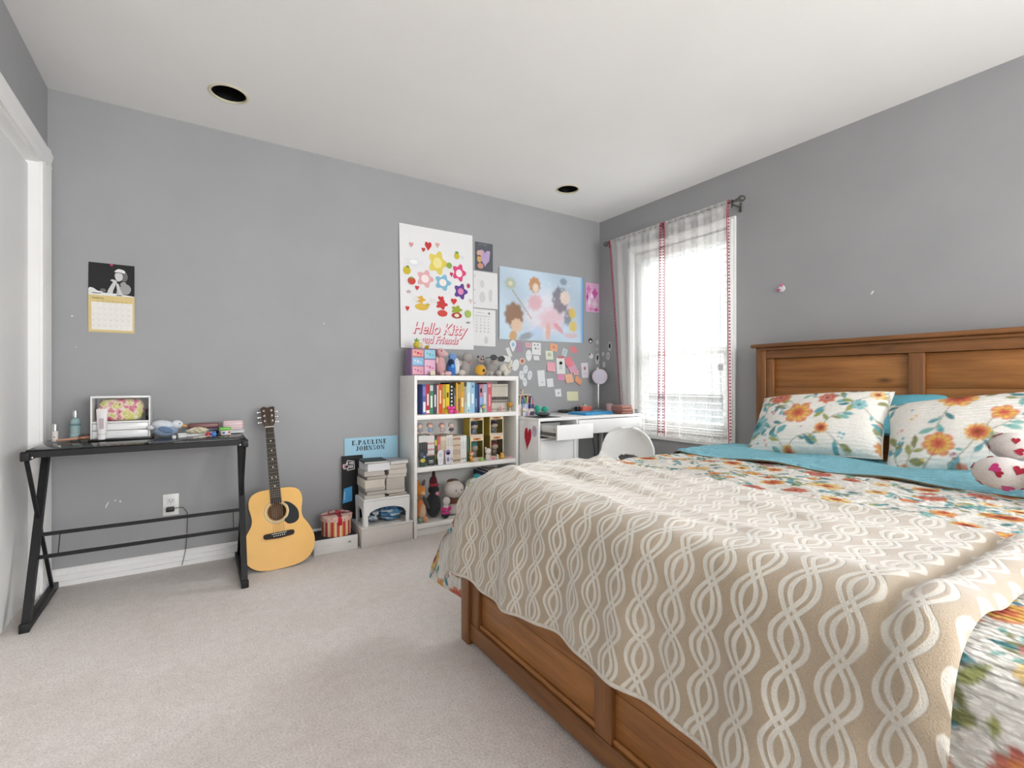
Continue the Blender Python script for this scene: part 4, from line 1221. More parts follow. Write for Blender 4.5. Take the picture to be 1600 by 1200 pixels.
# ---------------------------------------------------------------- white desk in the corner
DESKM = mat('white_desk_laminate', (0.80, 0.80, 0.795), 0.38, 0.02, 8)
KX0, KX1, KY0, KY1, KZ = 1.984, 3.032, 2.702, 3.195, 0.750
dk = thing('writing_desk', 'white writing desk with one drawer pulled open beside the window', 'desk', ((KX0 + KX1) / 2, 2.95, 0))
build('desk_top', MB().rbox(KX0, KX1, KY0, KY1, KZ - 0.020, KZ, 0.0015), DESKM, dk)
build('cabinet_side', MB().rbox(KX0 + 0.0005, KX0 + 0.016, KY0 + 0.002, KY1 - 0.005, 0.02, KZ - 0.0205, 0.0015), DESKM, dk)
build('cabinet_side', MB().rbox(2.332, 2.348, KY0 + 0.004, KY1 - 0.005, 0.02, KZ - 0.0205, 0.0015), DESKM, dk)
build('cabinet_bottom', MB().box(KX0 + 0.0165, 2.3315, KY0 + 0.02, KY1 - 0.006, 0.03, 0.046), DESKM, dk)
build('cabinet_back', MB().box(KX0 + 0.0165, 2.3315, KY1 - 0.012, KY1 - 0.006, 0.05, KZ - 0.021), DESKM, dk)
build('rail_above_door', MB().rbox(KX0 + 0.0165, 2.3315, KY0 + 0.004, KY0 + 0.018, 0.596, 0.612, 0.001), DESKM, dk)
dr = build('cabinet_door', MB().rbox(KX0 + 0.018, 2.330, KY0 + 0.002, KY0 + 0.017, 0.050, 0.594, 0.002), DESKM, dk)
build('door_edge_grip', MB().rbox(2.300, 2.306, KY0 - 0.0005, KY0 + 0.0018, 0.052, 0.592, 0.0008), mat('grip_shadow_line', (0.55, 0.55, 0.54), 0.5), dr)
# drawer pulled out
ox = 0.185
mb = MB()
d0 = KY0 - ox
mb.rbox(2.012, 2.026, d0 + 0.0165, d0 + 0.36, 0.628, 0.705, 0.001); mb.rbox(2.305, 2.319, d0 + 0.0165, d0 + 0.36, 0.628, 0.705, 0.001)
mb.box(2.0265, 2.3045, d0 + 0.0165, d0 + 0.36, 0.630, 0.636); mb.box(2.0265, 2.3045, d0 + 0.350, d0 + 0.36, 0.6365, 0.70)
od = build('open_drawer', mb, mat('drawer_box', (0.62, 0.62, 0.60), 0.5), dk)
build('drawer_front', MB().rbox(2.002, 2.322, d0, d0 + 0.016, 0.616, 0.716, 0.002), DESKM, od)
build('drawer_runner', MB().box(2.006, 2.0115, d0 + 0.02, KY0 + 0.16, 0.640, 0.662), mat('grey_runner', '6d6b68', 0.4, metal=0.5), od)
build('drawer_screw', MB().prism(circle(0.004, 10), 0.0008, None, AT(2.0118, d0 + 0.05, 0.685, 0, -90)), CANM, od)
# wide closed drawer, modesty rail, legs
cd = build('closed_drawer', MB().rbox(2.352, 3.008, KY0 + 0.001, KY0 + 0.017, 0.620, 0.7255, 0.002), DESKM, dk)
build('drawer_box', MB().box(2.36, 3.0, KY0 + 0.0175, KY0 + 0.40, 0.632, 0.70), mat('drawer_inside', (0.55, 0.55, 0.54), 0.6), cd)
build('under_rail', MB().rbox(2.35, 3.012, KY0 + 0.41, KY0 + 0.43, 0.60, KZ - 0.021, 0.001), DESKM, dk)
for y in (KY0 + 0.004, KY1 - 0.039):
    build('leg', MB().rbox(3.010, 3.031, y, y + 0.035, 0.0, KZ - 0.0205, 0.002), DESKM, dk)
build('leg_stretcher', MB().rbox(3.012, 3.029, KY0 + 0.04, KY1 - 0.04, 0.64, 0.70, 0.002), DESKM, dk)
for x in (KX0 + 0.03, 2.325):
    build('foot', MB().rbox(x - 0.012, x + 0.012, KY0 + 0.01, KY1 - 0.02, 0.0, 0.0195, 0.002), DESKM, dk)
build('desk_cable', MB().tube(catmull([(2.98, 3.14, 0.66), (2.95, 3.17, 0.60), (2.93, 3.18, 0.50), (2.95, 3.18, 0.40), (2.96, 3.19, 0.2), (2.93, 3.19, 0.06)], 5, False), 0.0035, 6), mat('black_desk_cable', '18181a', 0.5), dk)
st = build('heart_sticker', MB().prism(heart(0.086, 0.165), 0.0006, lin('c2203a'), Matrix(((0, 0, -1, KX0 - 0.0001), (-1, 0, 0, 2.835), (0, 1, 0, 0.595), (0, 0, 0, 1))) @ Matrix.Rotation(R(-6), 4, 'Z')), PAPER, dk)
tag(st, 'red heart sticker')
sm = MB().prism(circle(0.03, 16, 0, 0, 0.04), 0.0005, lin('c9c2cf'), Matrix(((0, 0, -1, KX0 - 0.0001), (-1, 0, 0, 2.752), (0, 1, 0, 0.66), (0, 0, 0, 1))))
for a, b in ((-0.010, 0.006), (0.010, 0.006)):
    sm.prism(circle(0.003, 8, a, b), 0.0007, lin('3a3640'), Matrix(((0, 0, -1, KX0 - 0.0001), (-1, 0, 0, 2.752), (0, 1, 0, 0.66), (0, 0, 0, 1))))
tag(build('pale_sticker', sm, PAPER, dk), 'faded lavender sticker')

# ---------------------------------------------------------------- white shell chair
def shell_chair():
    wp = mat('white_polypropylene', (0.82, 0.82, 0.80), 0.32, 0.01)
    t = thing('shell_chair', 'white plastic swivel chair with a hole in its curved back beside the bed', 'chair', (2.15, 2.17, 0), R(8))
    # local: the seat faces -x, back at +x
    prof = catmull([(-0.215, 0.430), (-0.19, 0.447), (-0.10, 0.440), (0.02, 0.430), (0.11, 0.434), (0.165, 0.462), (0.195, 0.52), (0.215, 0.60), (0.228, 0.665), (0.236, 0.715)], 10, False)
    n = len(prof) - 1; m = 60
    def hw(t):                                # half width along the strip
        a = 0.205 + 0.02 * math.sin(min(1, t / 0.5) * math.pi)
        if t > 0.62: a *= math.sqrt(max(0.0, 1 - ((t - 0.62) / 0.385) ** 2.6))
        if t < 0.1: a *= 0.86 + 1.4 * t
        return a
    vs = []
    for i in range(n + 1):
        x, z = prof[i]; tt = i / n
        for j in range(m + 1):
            s = 2 * j / m - 1
            w = hw(tt)
            lift = 0.085 * abs(s) ** 2.6 * math.sin(min(1, max(0, tt - 0.08) / 0.6) * math.pi / 2 if tt < 0.68 else math.pi / 2) * (1 if tt < 0.55 else max(0, 1 - (tt - 0.55) / 0.25))
            fwd = -0.075 * abs(s) ** 2.2 * max(0, (tt - 0.45) / 0.55)
            vs.append((x + fwd, s * w, z + lift))
    fs = []
    for i in range(n):
        for j in range(m):
            tt, s = (i + 0.5) / n, 2 * (j + 0.5) / m - 1
            if ((tt - 0.645) / 0.045) ** 2 + (s / 0.40) ** 2 < 1: continue        # opening at the small of the back
            a = i * (m + 1) + j
            fs.append((a, a + 1, a + m + 2, a + m + 1))
    o = build('seat_shell', MB().add(vs, fs, smooth=True), wp, t, True)
    md = o.modifiers.new('thickness', 'SOLIDIFY'); md.thickness = 0.012; md.offset = -1
    sb = o.modifiers.new('smooth', 'SUBSURF'); sb.levels = 1; sb.render_levels = 1
    build('column', MB().tube([(0, 0, 0.09), (0, 0, 0.24)], 0.024, 16).tube([(0, 0, 0.24), (0, 0, 0.405)], 0.014, 14).rbox(-0.09, 0.09, -0.07, 0.07, 0.405, 0.417, 0.004), mat('grey_column', '8b8c8d', 0.3, metal=0.6), t, True)
    for k in range(5):
        a = 2 * math.pi * k / 5 + 0.4
        p = (math.cos(a) * 0.25, math.sin(a) * 0.25)
        lg = build('star_leg', MB().bar((0, 0, 0.105), (p[0], p[1], 0.068), 0.030, 0.022), wp, t, True)
        cm = MB()
        for s in (-0.012, 0.012):
            c = Vector((p[0] - math.sin(a) * s, p[1] + math.cos(a) * s, 0.025)); e = Vector((-math.sin(a), math.cos(a), 0)) * 0.006
            cm.tube([c - e, c + e], 0.025, 14)
        cm.tube([(p[0], p[1], 0.03), (p[0], p[1], 0.068)], 0.006, 8)
        build('caster', cm, CANM, lg, True)
    return t
shell_chair()

# ---------------------------------------------------------------- small builders
def toy(name, label, cat, loc, items, group=None, material=None, rotz=0.0):
    """items: (part name, colour, centre, radii[, (rx, ry, rz)]) in the toy's own space"""
    from mathutils import Euler
    t = thing(name, label, cat, loc, R(rotz), group)
    for it in items:
        pn_, c, ce, ra = it[:4]
        rot = Euler([R(a) for a in it[4]]).to_matrix() if len(it) > 4 else None
        big = max(ra) if isinstance(ra, tuple) else ra
        build(pn_, MB(c).ell(ce, ra, rot=rot, nu=16 if big > 0.015 else 10, nv=11 if big > 0.015 else 7), material or CLOTH, t, True)
    return t

def upright_book(x0, x1, yf, yb, z0, z1, col, label, marks=(), group=None, pages='dcd5c4', lean_=0.0):
    """a book standing on a shelf, its spine towards the room"""
    w, h, d = x1 - x0 - 0.0008, z1 - z0, yb - yf
    m = MB(col)
    b = min(0.0022, w * 0.12)
    m.box(-w / 2, -w / 2 + b, 0.0018, d, 0, h); m.box(w / 2 - b, w / 2, 0.0018, d, 0, h); m.rbox(-w / 2, w / 2, 0, 0.0022, 0, h, 0.0006)
    m.box(-w / 2 + b, w / 2 - b, 0.0022, d - 0.003, 0.002, h - 0.003, pages)
    for (z_a, z_b, c, f) in marks:                     # printed bands and title blocks on the spine
        m.box(-w / 2 * f, w / 2 * f, -0.0003, 0.0001, h * z_a, h * z_b, c)
    return one('book', m, PAPER, label, 'book', ((x0 + x1) / 2, yf, z0), group, local=True)

def lying_book(x, y, z, w, d, t, rot, cover, pages, label, group):
    """a thick book or catalogue lying flat"""
    o = thing('stacked_book', label, 'book', (x, y, z), R(rot), group)
    m = MB(cover)
    c = min(0.0018, t * 0.2)
    m.rbox(-w / 2, w / 2, -d / 2, d / 2, 0.0002, c, 0.0004); m.rbox(-w / 2, w / 2, -d / 2, d / 2, t - c, t - 0.0003, 0.0004); m.rbox(-w / 2, -w / 2 + 0.002, -d / 2, d / 2, c, t - c, 0.0004)
    build('cover', m, PAPER, o, True)
    p = MB(pages)
    rg = random.Random(int(x * 7919 + z * 104729))
    k = max(1, int(t / 0.007)); zz = c
    for i in range(k):
        e = rg.uniform(0, 0.003); z2 = c + (t - 2 * c) * (i + 1) / k
        p.box(-w / 2 + 0.002, w / 2 - 0.002 - e, -d / 2 + 0.001 + e, d / 2 - 0.002, zz, z2 - 0.0002)
        zz = z2
    build('pages', p, PAPER, o, True)
    return o

# ---------------------------------------------------------------- things on the glass desk
z = DT + 0.0003
t = thing('serum_bottle', 'small white bottle with silver cap at the closet end of the glass desk', 'bottle', (-0.550, 3.035, z))
build('bottle_body', MB('e2dcd6').lathe([(0.0, 0), (0.0105, 0.0), (0.0115, 0.002), (0.0115, 0.046), (0.0105, 0.049), (0.0, 0.05)], 18), PLASTIC, t, True)
build('cap', MB().lathe([(0.0100, 0.0495), (0.0105, 0.051), (0.0105, 0.080), (0.009, 0.082), (0.0, 0.082)], 18), mat('silver_cap', (0.75, 0.75, 0.76), 0.2, metal=0.9), t, True)
build('red_dot', MB('b8383a').prism(circle(0.003, 10), 0.0005, None, AT(0, -0.0114, 0.022, 90)), PAPER, t, True)
def tinted(name, c, f=0.55):
    g = G(name)
    tr = g.n('ShaderNodeBsdfTransparent'); tr.inputs['Color'].default_value = (*c, 1)
    mx = g.n('ShaderNodeMixShader'); mx.inputs[0].default_value = f
    g.b.inputs['Base Color'].default_value = (*c, 1); g.b.inputs['Roughness'].default_value = 0.12
    g.l(tr.outputs[0], mx.inputs[1]); g.l(g.b.outputs[0], mx.inputs[2]); g.l(mx.outputs[0], g.out.inputs['Surface'])
    return g.m
t = thing('mist_bottle', 'clear aqua spray bottle with silver cap on the glass desk', 'bottle', (-0.487, 3.085, z))
build('bottle_body', MB().lathe([(0.0, 0), (0.018, 0), (0.020, 0.003), (0.020, 0.086), (0.017, 0.096), (0.008, 0.104), (0.008, 0.108)], 22), tinted('aqua_plastic', (0.50, 0.68, 0.68), 0.6), t, True)
build('label_band', MB('9fb6ba').lathe([(0.0203, 0.008), (0.0203, 0.030)], 22), PAPER, t, True)
build('upper_band', MB('5f7f86').lathe([(0.0203, 0.068), (0.0203, 0.078)], 22), PAPER, t, True)
build('cap', MB().lathe([(0.009, 0.1085), (0.0095, 0.109), (0.0095, 0.138), (0.008, 0.140), (0.0, 0.140)], 18), mat('silver_spray_cap', (0.8, 0.8, 0.8), 0.2, metal=0.9), t, True)
t = thing('hair_brush', 'wooden hair brush lying between the bottles on the glass desk', 'brush', (-0.50, 3.03, z))
build('handle', MB('b98a6e').tube([(-0.535, 2.985, z + 0.010), (-0.50, 3.005, z + 0.010), (-0.47, 3.02, z + 0.011)], [0.005, 0.006, 0.0085], 10), PLASTIC, t)
build('brush_head', MB('a5755a').ell((-0.440, 3.037, z + 0.0125), (0.036, 0.022, 0.0095), rot=Matrix.Rotation(R(28), 3, 'Z')), PLASTIC, t)
m = MB('1c1c1e')
for i in range(7):
    for j in range(4):
        m.tube([(-0.462 + 0.007 * i, 3.015 + 0.007 * j + 0.003 * i, z + 0.016), (-0.462 + 0.007 * i, 3.015 + 0.007 * j + 0.003 * i, z + 0.029)], 0.0008, 5)
tag(build('bristles', m, PLASTIC, t), None, kind='stuff')
# tray, organiser, pouch, lotion tube
tr = thing('black_tray', 'black tray under the white cosmetics organizer', 'tray', (-0.31, 3.04, z))
m = MB('151517').rbox(-0.425, -0.185, 2.955, 3.145, z, z + 0.006, 0.002)
for a in ((-0.425, -0.185, 2.955, 2.958), (-0.425, -0.185, 3.142, 3.145), (-0.425, -0.422, 2.958, 3.142), (-0.188, -0.185, 2.958, 3.142)):
    m.box(*a, z + 0.006, z + 0.010)
build('tray_body', m, PLASTIC, tr)
z2 = z + 0.0062
og = thing('cosmetics_organizer', 'white cosmetics organizer with two slim drawers on the glass desk', 'organizer', (-0.307, 3.05, z2))
OX0, OX1, OY0, OY1, OZ = -0.419, -0.193, 2.985, 3.135, z2 + 0.203
WP = mat('white_organizer_plastic', (0.80, 0.80, 0.80), 0.3, 0.01)
m = MB()
m.rbox(OX0, OX0 + 0.006, OY0, OY1, z2, OZ, 0.0015); m.rbox(OX1 - 0.006, OX1, OY0, OY1, z2, OZ, 0.0015)
m.box(OX0 + 0.006, OX1 - 0.006, OY1 - 0.004, OY1, z2, OZ); m.box(OX0 + 0.006, OX1 - 0.006, OY0 + 0.002, OY1 - 0.004, z2, z2 + 0.004)
m.rbox(OX0 + 0.006, OX1 - 0.006, OY0, OY1 - 0.004, OZ - 0.009, OZ, 0.0015); m.rbox(OX0 + 0.006, OX1 - 0.006, OY0, OY1 - 0.004, z2 + 0.0745, z2 + 0.081, 0.001)
build('case', m, WP, og)
for k in range(2):
    d = build('drawer', MB().rbox(OX0 + 0.008, OX1 - 0.008, OY0 - 0.001, OY1 - 0.008, z2 + 0.005 + 0.035 * k, z2 + 0.037 + 0.035 * k, 0.0015), WP, og)
    build('drawer_lip', MB().rbox(OX0 + 0.05, OX1 - 0.05, OY0 - 0.006, OY0 - 0.001, z2 + 0.031 + 0.035 * k, z2 + 0.034 + 0.035 * k, 0.001), WP, d)
def pouch_material():
    g = G('floral_pouch_cotton')
    v = g.coord()
    vo = g.n('ShaderNodeTexVoronoi'); vo.inputs['Scale'].default_value = 34; g.l(v, vo.inputs['Vector'])
    n = g.noise(v, 26, 3)
    c = g.ramp(n, [(0.36, lin('b9556a')), (0.46, lin('d9a2a8')), (0.53, lin('e0dcc6')), (0.60, lin('c6c25a')), (0.70, lin('dfe0cf'))])
    c = g.mix(g.math('LESS_THAN', vo.outputs['Distance'], 0.16), c, lin('b4486e'))
    g.l(c, g.b.inputs['Base Color']); g.b.inputs['Roughness'].default_value = 0.9
    g.bump(n, 0.3, 0.004)
    return g.m
po = thing('cosmetic_pouch', 'floral pink and lime cosmetic pouch inside the white organizer', 'pouch', (-0.305, 3.06, z2 + 0.0815))
def pillow_box(M, w, h, d, n=18):
    return MB().sheet(lambda u, v: (w / 2 * math.copysign(abs(math.cos(2 * math.pi * u)) ** 0.55, math.cos(2 * math.pi * u)) * math.cos((v - .5) * math.pi) ** 0.3 if 0 < v < 1 else 0.0,
                                    d / 2 * math.copysign(abs(math.sin(2 * math.pi * u)) ** 0.75, math.sin(2 * math.pi * u)) * math.cos((v - .5) * math.pi) ** 0.55 if 0 < v < 1 else 0.0,
                                    h / 2 * math.sin((v - .5) * math.pi)), 36, n, M=M)
build('pouch_body', pillow_box(AT(-0.309, 3.055, z2 + 0.135), 0.180, 0.105, 0.075), pouch_material(), po)
build('zip', MB('d8d2c4').tube([(-0.385, 3.055, z2 + 0.184), (-0.31, 3.055, z2 + 0.188), (-0.232, 3.055, z2 + 0.184)], 0.0025, 6), PLASTIC, po)
t = thing('compact_case', 'black compact standing at the end of the floral pouch in the organizer', 'compact', (-0.208, 3.015, z2 + 0.0815))
build('compact_lid', MB('121214').lathe([(0.0, 0.0), (0.026, 0.0), (0.027, 0.002), (0.027, 0.006), (0.0, 0.0075)], 24, M=AT(-0.2055, 3.018, z2 + 0.109, 0, -90)), GLOSS, t)
build('compact_base', MB('1e1e20').lathe([(0.0, 0.0), (0.026, 0.0), (0.027, 0.002), (0.027, 0.005), (0.0, 0.006)], 24, M=AT(-0.2000, 3.018, z2 + 0.109, 0, -90)), PLASTIC, t)
t = thing('lotion_tube', 'white lotion tube standing before the cosmetics organizer', 'tube', (-0.374, 2.967, z2))
def tube_sec(u, v):
    w = 0.0175 + 0.0035 * (1 - v) * 0 + 0.004 * v; d = 0.0125 * (1 - v) ** 0.6 + 0.0012
    return (w * math.cos(2 * math.pi * u), d * math.sin(2 * math.pi * u), 0.026 + 0.118 * v)
build('tube_body', MB('dcd8d6').sheet(tube_sec, 24, 10, M=AT(-0.374, 2.967, z2)), PLASTIC, t)
build('cap', MB('e6e3e2').lathe([(0.0, 0), (0.0165, 0.0), (0.0175, 0.002), (0.0175, 0.025), (0.0, 0.026)], 24, M=AT(-0.374, 2.967, z2)), PLASTIC, t)
build('printed_label', MB('b7a9b0').sheet(lambda u, v: (0.008 * (2 * u - 1), -0.0125 + 0.0, 0.05 + 0.05 * v), 2, 3, M=AT(-0.374, 2.9665, z2)), PAPER, t)
# blue and white fuzzy animal
toy('plush_bird', 'fluffy white and blue plush bird with orange beak on the glass desk', 'plush toy', (-0.128, 2.975, z), [
    ('body', '93a5bd', (0.0, 0, 0.036), (0.050, 0.036, 0.034)), ('back_fluff', 'd6dbe2', (-0.01, 0, 0.060), (0.050, 0.034, 0.026), (0, 10, 0)),
    ('head', 'dfe3e8', (0.045, -0.004, 0.062), (0.026, 0.024, 0.022)), ('beak', 'd99b4a', (0.073, -0.004, 0.055), (0.016, 0.009, 0.007), (0, 12, 0)),
    ('tail', 'e2e4e6', (-0.060, 0, 0.052), (0.018, 0.016, 0.012)), ('wing', '6f86a6', (0.0, -0.032, 0.040), (0.032, 0.009, 0.016), (0, 20, 0)),
    ('wing', '6f86a6', (0.0, 0.032, 0.040), (0.032, 0.009, 0.016), (0, 20, 0)), ('eye', '141414', (0.056, -0.025, 0.067), 0.003)])
# boxes and boxes at the guitar end
def small_box(name, label, x, y, zz, w, d, h, col, rot=0, lid=None, group=None, r=0.002, material=None):
    t = thing(name, label, 'box', (x, y, zz), R(rot), group)
    build('box_body', MB(col).rbox(-w / 2, w / 2, -d / 2, d / 2, 0, h * (0.72 if lid else 1.0), r), material or PLASTIC, t, True)
    if lid: build('lid', MB(lid).rbox(-w / 2 - 0.001, w / 2 + 0.001, -d / 2 - 0.001, d / 2 + 0.001, h * 0.72 + 0.0003, h, r), material or PLASTIC, t, True)
    return t
small_box('jewelry_box', 'small clear white box beside the plush bird', -0.062, 2.915, z, 0.034, 0.030, 0.022, 'c9cbcc', 8, 'dddedd')
small_box('ring_box', 'tiny white box at the foot of the plush bird', -0.092, 2.885, z, 0.014, 0.016, 0.016, 'dddcd8', -6, 'c9c9c6')
small_box('game_case', 'navy box under the maroon one on the glass desk', 0.030, 3.095, z, 0.138, 0.085, 0.030, '231f4a', 0, None)
small_box('maroon_case', 'maroon leather case on top of the navy box', 0.032, 3.095, z + 0.0304, 0.136, 0.080, 0.024, '7a4a48', 1, None, r=0.004)
small_box('soap_dish', 'white plastic dish under the pink striped box', 0.160, 3.045, z, 0.115, 0.085, 0.018, 'd5d5d8', 0, 'e0e0e2', r=0.005)
t = thing('striped_box', 'pale pink striped rounded box at the guitar end of the glass desk', 'box', (0.166, 3.05, z + 0.0185))
build('box_body', MB('d9c3c5').rbox(0.118, 0.214, 3.012, 3.088, z + 0.0187, z + 0.068, 0.010, seg=3), PLASTIC, t)
for k in range(3):
    zz = z + 0.030 + 0.013 * k
    build('stripe', MB('c49aa2').rbox(0.1174, 0.2146, 3.0114, 3.0886, zz, zz + 0.0035, 0.0015), PLASTIC, t)
t = thing('paper_tray', 'shallow white tray holding a crumpled cream wrapper', 'tray', (0.0, 2.985, z))
m = MB('d2d2d0').rbox(-0.055, 0.085, 2.935, 3.03, z, z + 0.004, 0.001)
for a in ((-0.055, 0.085, 2.935, 2.938), (-0.055, 0.085, 3.027, 3.03), (-0.055, -0.052, 2.938, 3.027), (0.082, 0.085, 2.938, 3.027)):
    m.box(*a, z + 0.004, z + 0.013)
build('tray_body', m, PLASTIC, t)
m = MB('cfc8b0')
rg = random.Random(4)
def crumple(u, v):
    a, b = 2 * math.pi * u, math.pi * v
    r = 1 + 0.22 * math.sin(5 * a + 3 * b) + 0.18 * math.sin(9 * a - 5 * b)
    return (0.005 + 0.040 * r * math.cos(a) * math.sin(b), 2.985 + 0.026 * r * math.sin(a) * math.sin(b), z + 0.026 + 0.0175 * math.cos(b) * (0.9 + 0.15 * math.sin(7 * a)))
one('crumpled_wrapper', m.sheet(crumple, 40, 20, smooth=False), PLASTIC, 'crumpled cream wrapper lying in the shallow white tray', 'wrapper', (0.005, 2.985, z + 0.005))
for k, (c, nm, x) in enumerate((('a8303a', 'red', 0.048), ('3f79c4', 'blue', 0.072))):
    t = thing('lollipop', nm + ' lollipop at the front edge of the glass desk', 'lollipop', (x, 2.86, z), group='lollipops on the glass desk')
    build('candy', MB(c).ell((x, 2.86, z + 0.0135), 0.0132), GLOSS, t)
    build('stick', MB('d8d5cc').tube([(x - 0.008, 2.856, z + 0.008), (x - 0.062, 2.835 - 0.005 * k, z + 0.003)], 0.0018, 7), PAPER, t)
t = thing('candy_tub', 'clear candy tub with bright green lid on the glass desk', 'tub', (0.122, 2.93, z))
build('tub_body', MB('d8cfc8').rbox(0.105, 0.150, 2.915, 2.955, z, z + 0.026, 0.004), PLASTIC, t)
build('lid', MB('6fc04a').rbox(0.098, 0.152, 2.910, 2.960, z + 0.0262, z + 0.040, 0.004), PLASTIC, t)
build('blue_sweet', MB('3f79c4').ell((0.118, 2.913, z + 0.014), 0.006), PLASTIC, t)
build('red_sweet', MB('c23c4a').ell((0.142, 2.913, z + 0.016), 0.005), PLASTIC, t)

# ---------------------------------------------------------------- pile by the bookcase
t = thing('floor_box', 'long white cardboard box on the floor under the round gift box', 'box', (0.69, 3.04, 0))
build('box_body', MB('d9d7d4').rbox(0.566, 0.816, 2.955, 3.150, 0.0, 0.086, 0.002), PAPER, t)
build('dark_lid_gap', MB('2b2b2c').box(0.570, 0.812, 2.960, 3.146, 0.086, 0.0872), PAPER, t)
m = MB('8a8a8c').box(0.757, 0.778, 2.9545, 2.9551, 0.045, 0.049)
m.add([(0.760, 2.9547, 0.049), (0.764, 2.9547, 0.056), (0.771, 2.9547, 0.056), (0.775, 2.9547, 0.049)], [(0, 1, 2, 3)])
m.box(0.60, 0.66, 2.9545, 2.9551, 0.046, 0.0475, 'b5b5b5')
build('printed_mark', m, PAPER, t)
hb = thing('round_gift_box', 'round striped red and cream gift box with red ribbon bow', 'gift box', (0.712, 3.045, 0.0876))
m = MB()
n = 60; pal = [lin(c) for c in ('b5403c', 'd9b98a', 'c9503c', 'e0cfa8', 'a83038', 'd8a05c', 'c43c3c', 'e2d3b0')]
for k in range(n):
    a, b = 2 * math.pi * k / n, 2 * math.pi * (k + 1) / n
    m.add([(0.085 * math.cos(a), 0.085 * math.sin(a), 0), (0.085 * math.cos(b), 0.085 * math.sin(b), 0), (0.085 * math.cos(b), 0.085 * math.sin(b), 0.10), (0.085 * math.cos(a), 0.085 * math.sin(a), 0.10)], [(0, 1, 2, 3)], pal[(k * 3 // 2) % len(pal)], smooth=False)
build('box_body', m, PAPER, hb, True)
lid = build('lid', MB('dcb9ae').lathe([(0.088, 0.088), (0.090, 0.088), (0.090, 0.114), (0.0885, 0.116), (0.0, 0.116, lin('e2c4b4'))], 48), PAPER, hb, True)
m = MB('cfae7a')
for k in range(30):
    a = 2 * math.pi * k / 30
    m.ell((0.0903 * math.cos(a), 0.0903 * math.sin(a), 0.096 + 0.008 * (k % 3)), 0.004, col=pal[k % len(pal)], nu=6, nv=4)
build('lid_dots', m, PAPER, lid, True)
rb = MB('b51f36')
rb.sheet(lambda u, v: (0.0895 * (2 * u - 1), 0.012 * (2 * v - 1), 0.1172 - 0.0), 10, 1)
rb.sheet(lambda u, v: (0.012 * (2 * v - 1) + 0.02 * u, -0.0895 + 0.179 * u, 0.1174), 10, 1)
rb.sheet(lambda u, v: (0.012 * (2 * v - 1), -0.0912, 0.117 - 0.05 * u), 4, 1)
build('ribbon', rb, GLOSS, lid, True)
bw = MB('c0243c')
for s in (-1, 1):
    bw.sheet(lambda u, v: (s * (0.004 + 0.045 * math.sin(math.pi * u)), 0.010 * (2 * v - 1) * (0.5 + math.sin(math.pi * u)), 0.119 + 0.020 * math.sin(2 * math.pi * u) * (1 if u < .5 else 0.15) + 0.004 * u), 14, 3)
    bw.sheet(lambda u, v: (s * 0.055 * u, -0.02 * u + 0.009 * (2 * v - 1), 0.121 + 0.008 * math.sin(3 * u)), 6, 1)
bw.ell((0, 0, 0.124), (0.010, 0.009, 0.007))
build('bow', bw, GLOSS, lid, True)

bx = thing('storage_box', 'low white storage box on the floor carrying the step stool', 'box', (1.0, 3.06, 0))
build('box_body', MB('d2cdc8').rbox(0.834, 1.160, 2.937, 3.185, 0, 0.108, 0.003), PAPER, bx)
build('lid', MB('d8d4cf').rbox(0.832, 1.162, 2.935, 3.187, 0.1085, 0.120, 0.002), PAPER, bx)
# step stool with arched apron
ss = thing('step_stool', 'small white plastic step stool with arched sides stacked with books', 'stool', (0.995, 3.04, 0.1203))
SP = mat('white_stool_plastic', (0.80, 0.80, 0.80), 0.35, 0.01)
sx0, sx1, sy0, sy1, sz0, sz1 = 0.848, 1.142, 2.945, 3.135, 0.1205, 0.286
build('stool_top', MB().rbox(sx0, sx1, sy0, sy1, sz1 - 0.012, sz1, 0.004), SP, ss)
def apron(M, w, h, t_):
    n = 14; leg = 0.022
    pts = [(-w / 2 + 0.006, 0), (-w / 2 + leg + 0.006, 0)]
    for k in range(n + 1):
        s = -1 + 2 * k / n
        pts.append((s * (w / 2 - leg - 0.004), h * (0.42 + 0.30 * math.sqrt(max(0, 1 - s * s)))))
    pts += [(w / 2 - leg - 0.006, 0), (w / 2 - 0.006, 0), (w / 2, h), (-w / 2, h)]
    return MB().prism(pts, t_, M=M)
Mf = Matrix(((1, 0, 0, (sx0 + sx1) / 2), (0, 0, -1, sy0 + 0.006), (0, 1, 0, sz0), (0, 0, 0, 1)))
Ms = Matrix(((0, 0, 1, sx0), (1, 0, 0, (sy0 + sy1) / 2), (0, 1, 0, sz0), (0, 0, 0, 1)))
h_ = sz1 - 0.0125 - sz0
build('front_apron', apron(Mf, sx1 - sx0, h_, 0.006), SP, ss)
build('back_apron', apron(Matrix.Translation((0, sy1 - sy0 - 0.006, 0)) @ Mf, sx1 - sx0, h_, 0.006), SP, ss)
build('side_apron', apron(Ms, sy1 - sy0 - 0.0125, h_, 0.006), SP, ss)
build('side_apron', apron(Matrix.Translation((sx1 - sx0 - 0.006, 0, 0)) @ Ms, sy1 - sy0 - 0.0125, h_, 0.006), SP, ss)
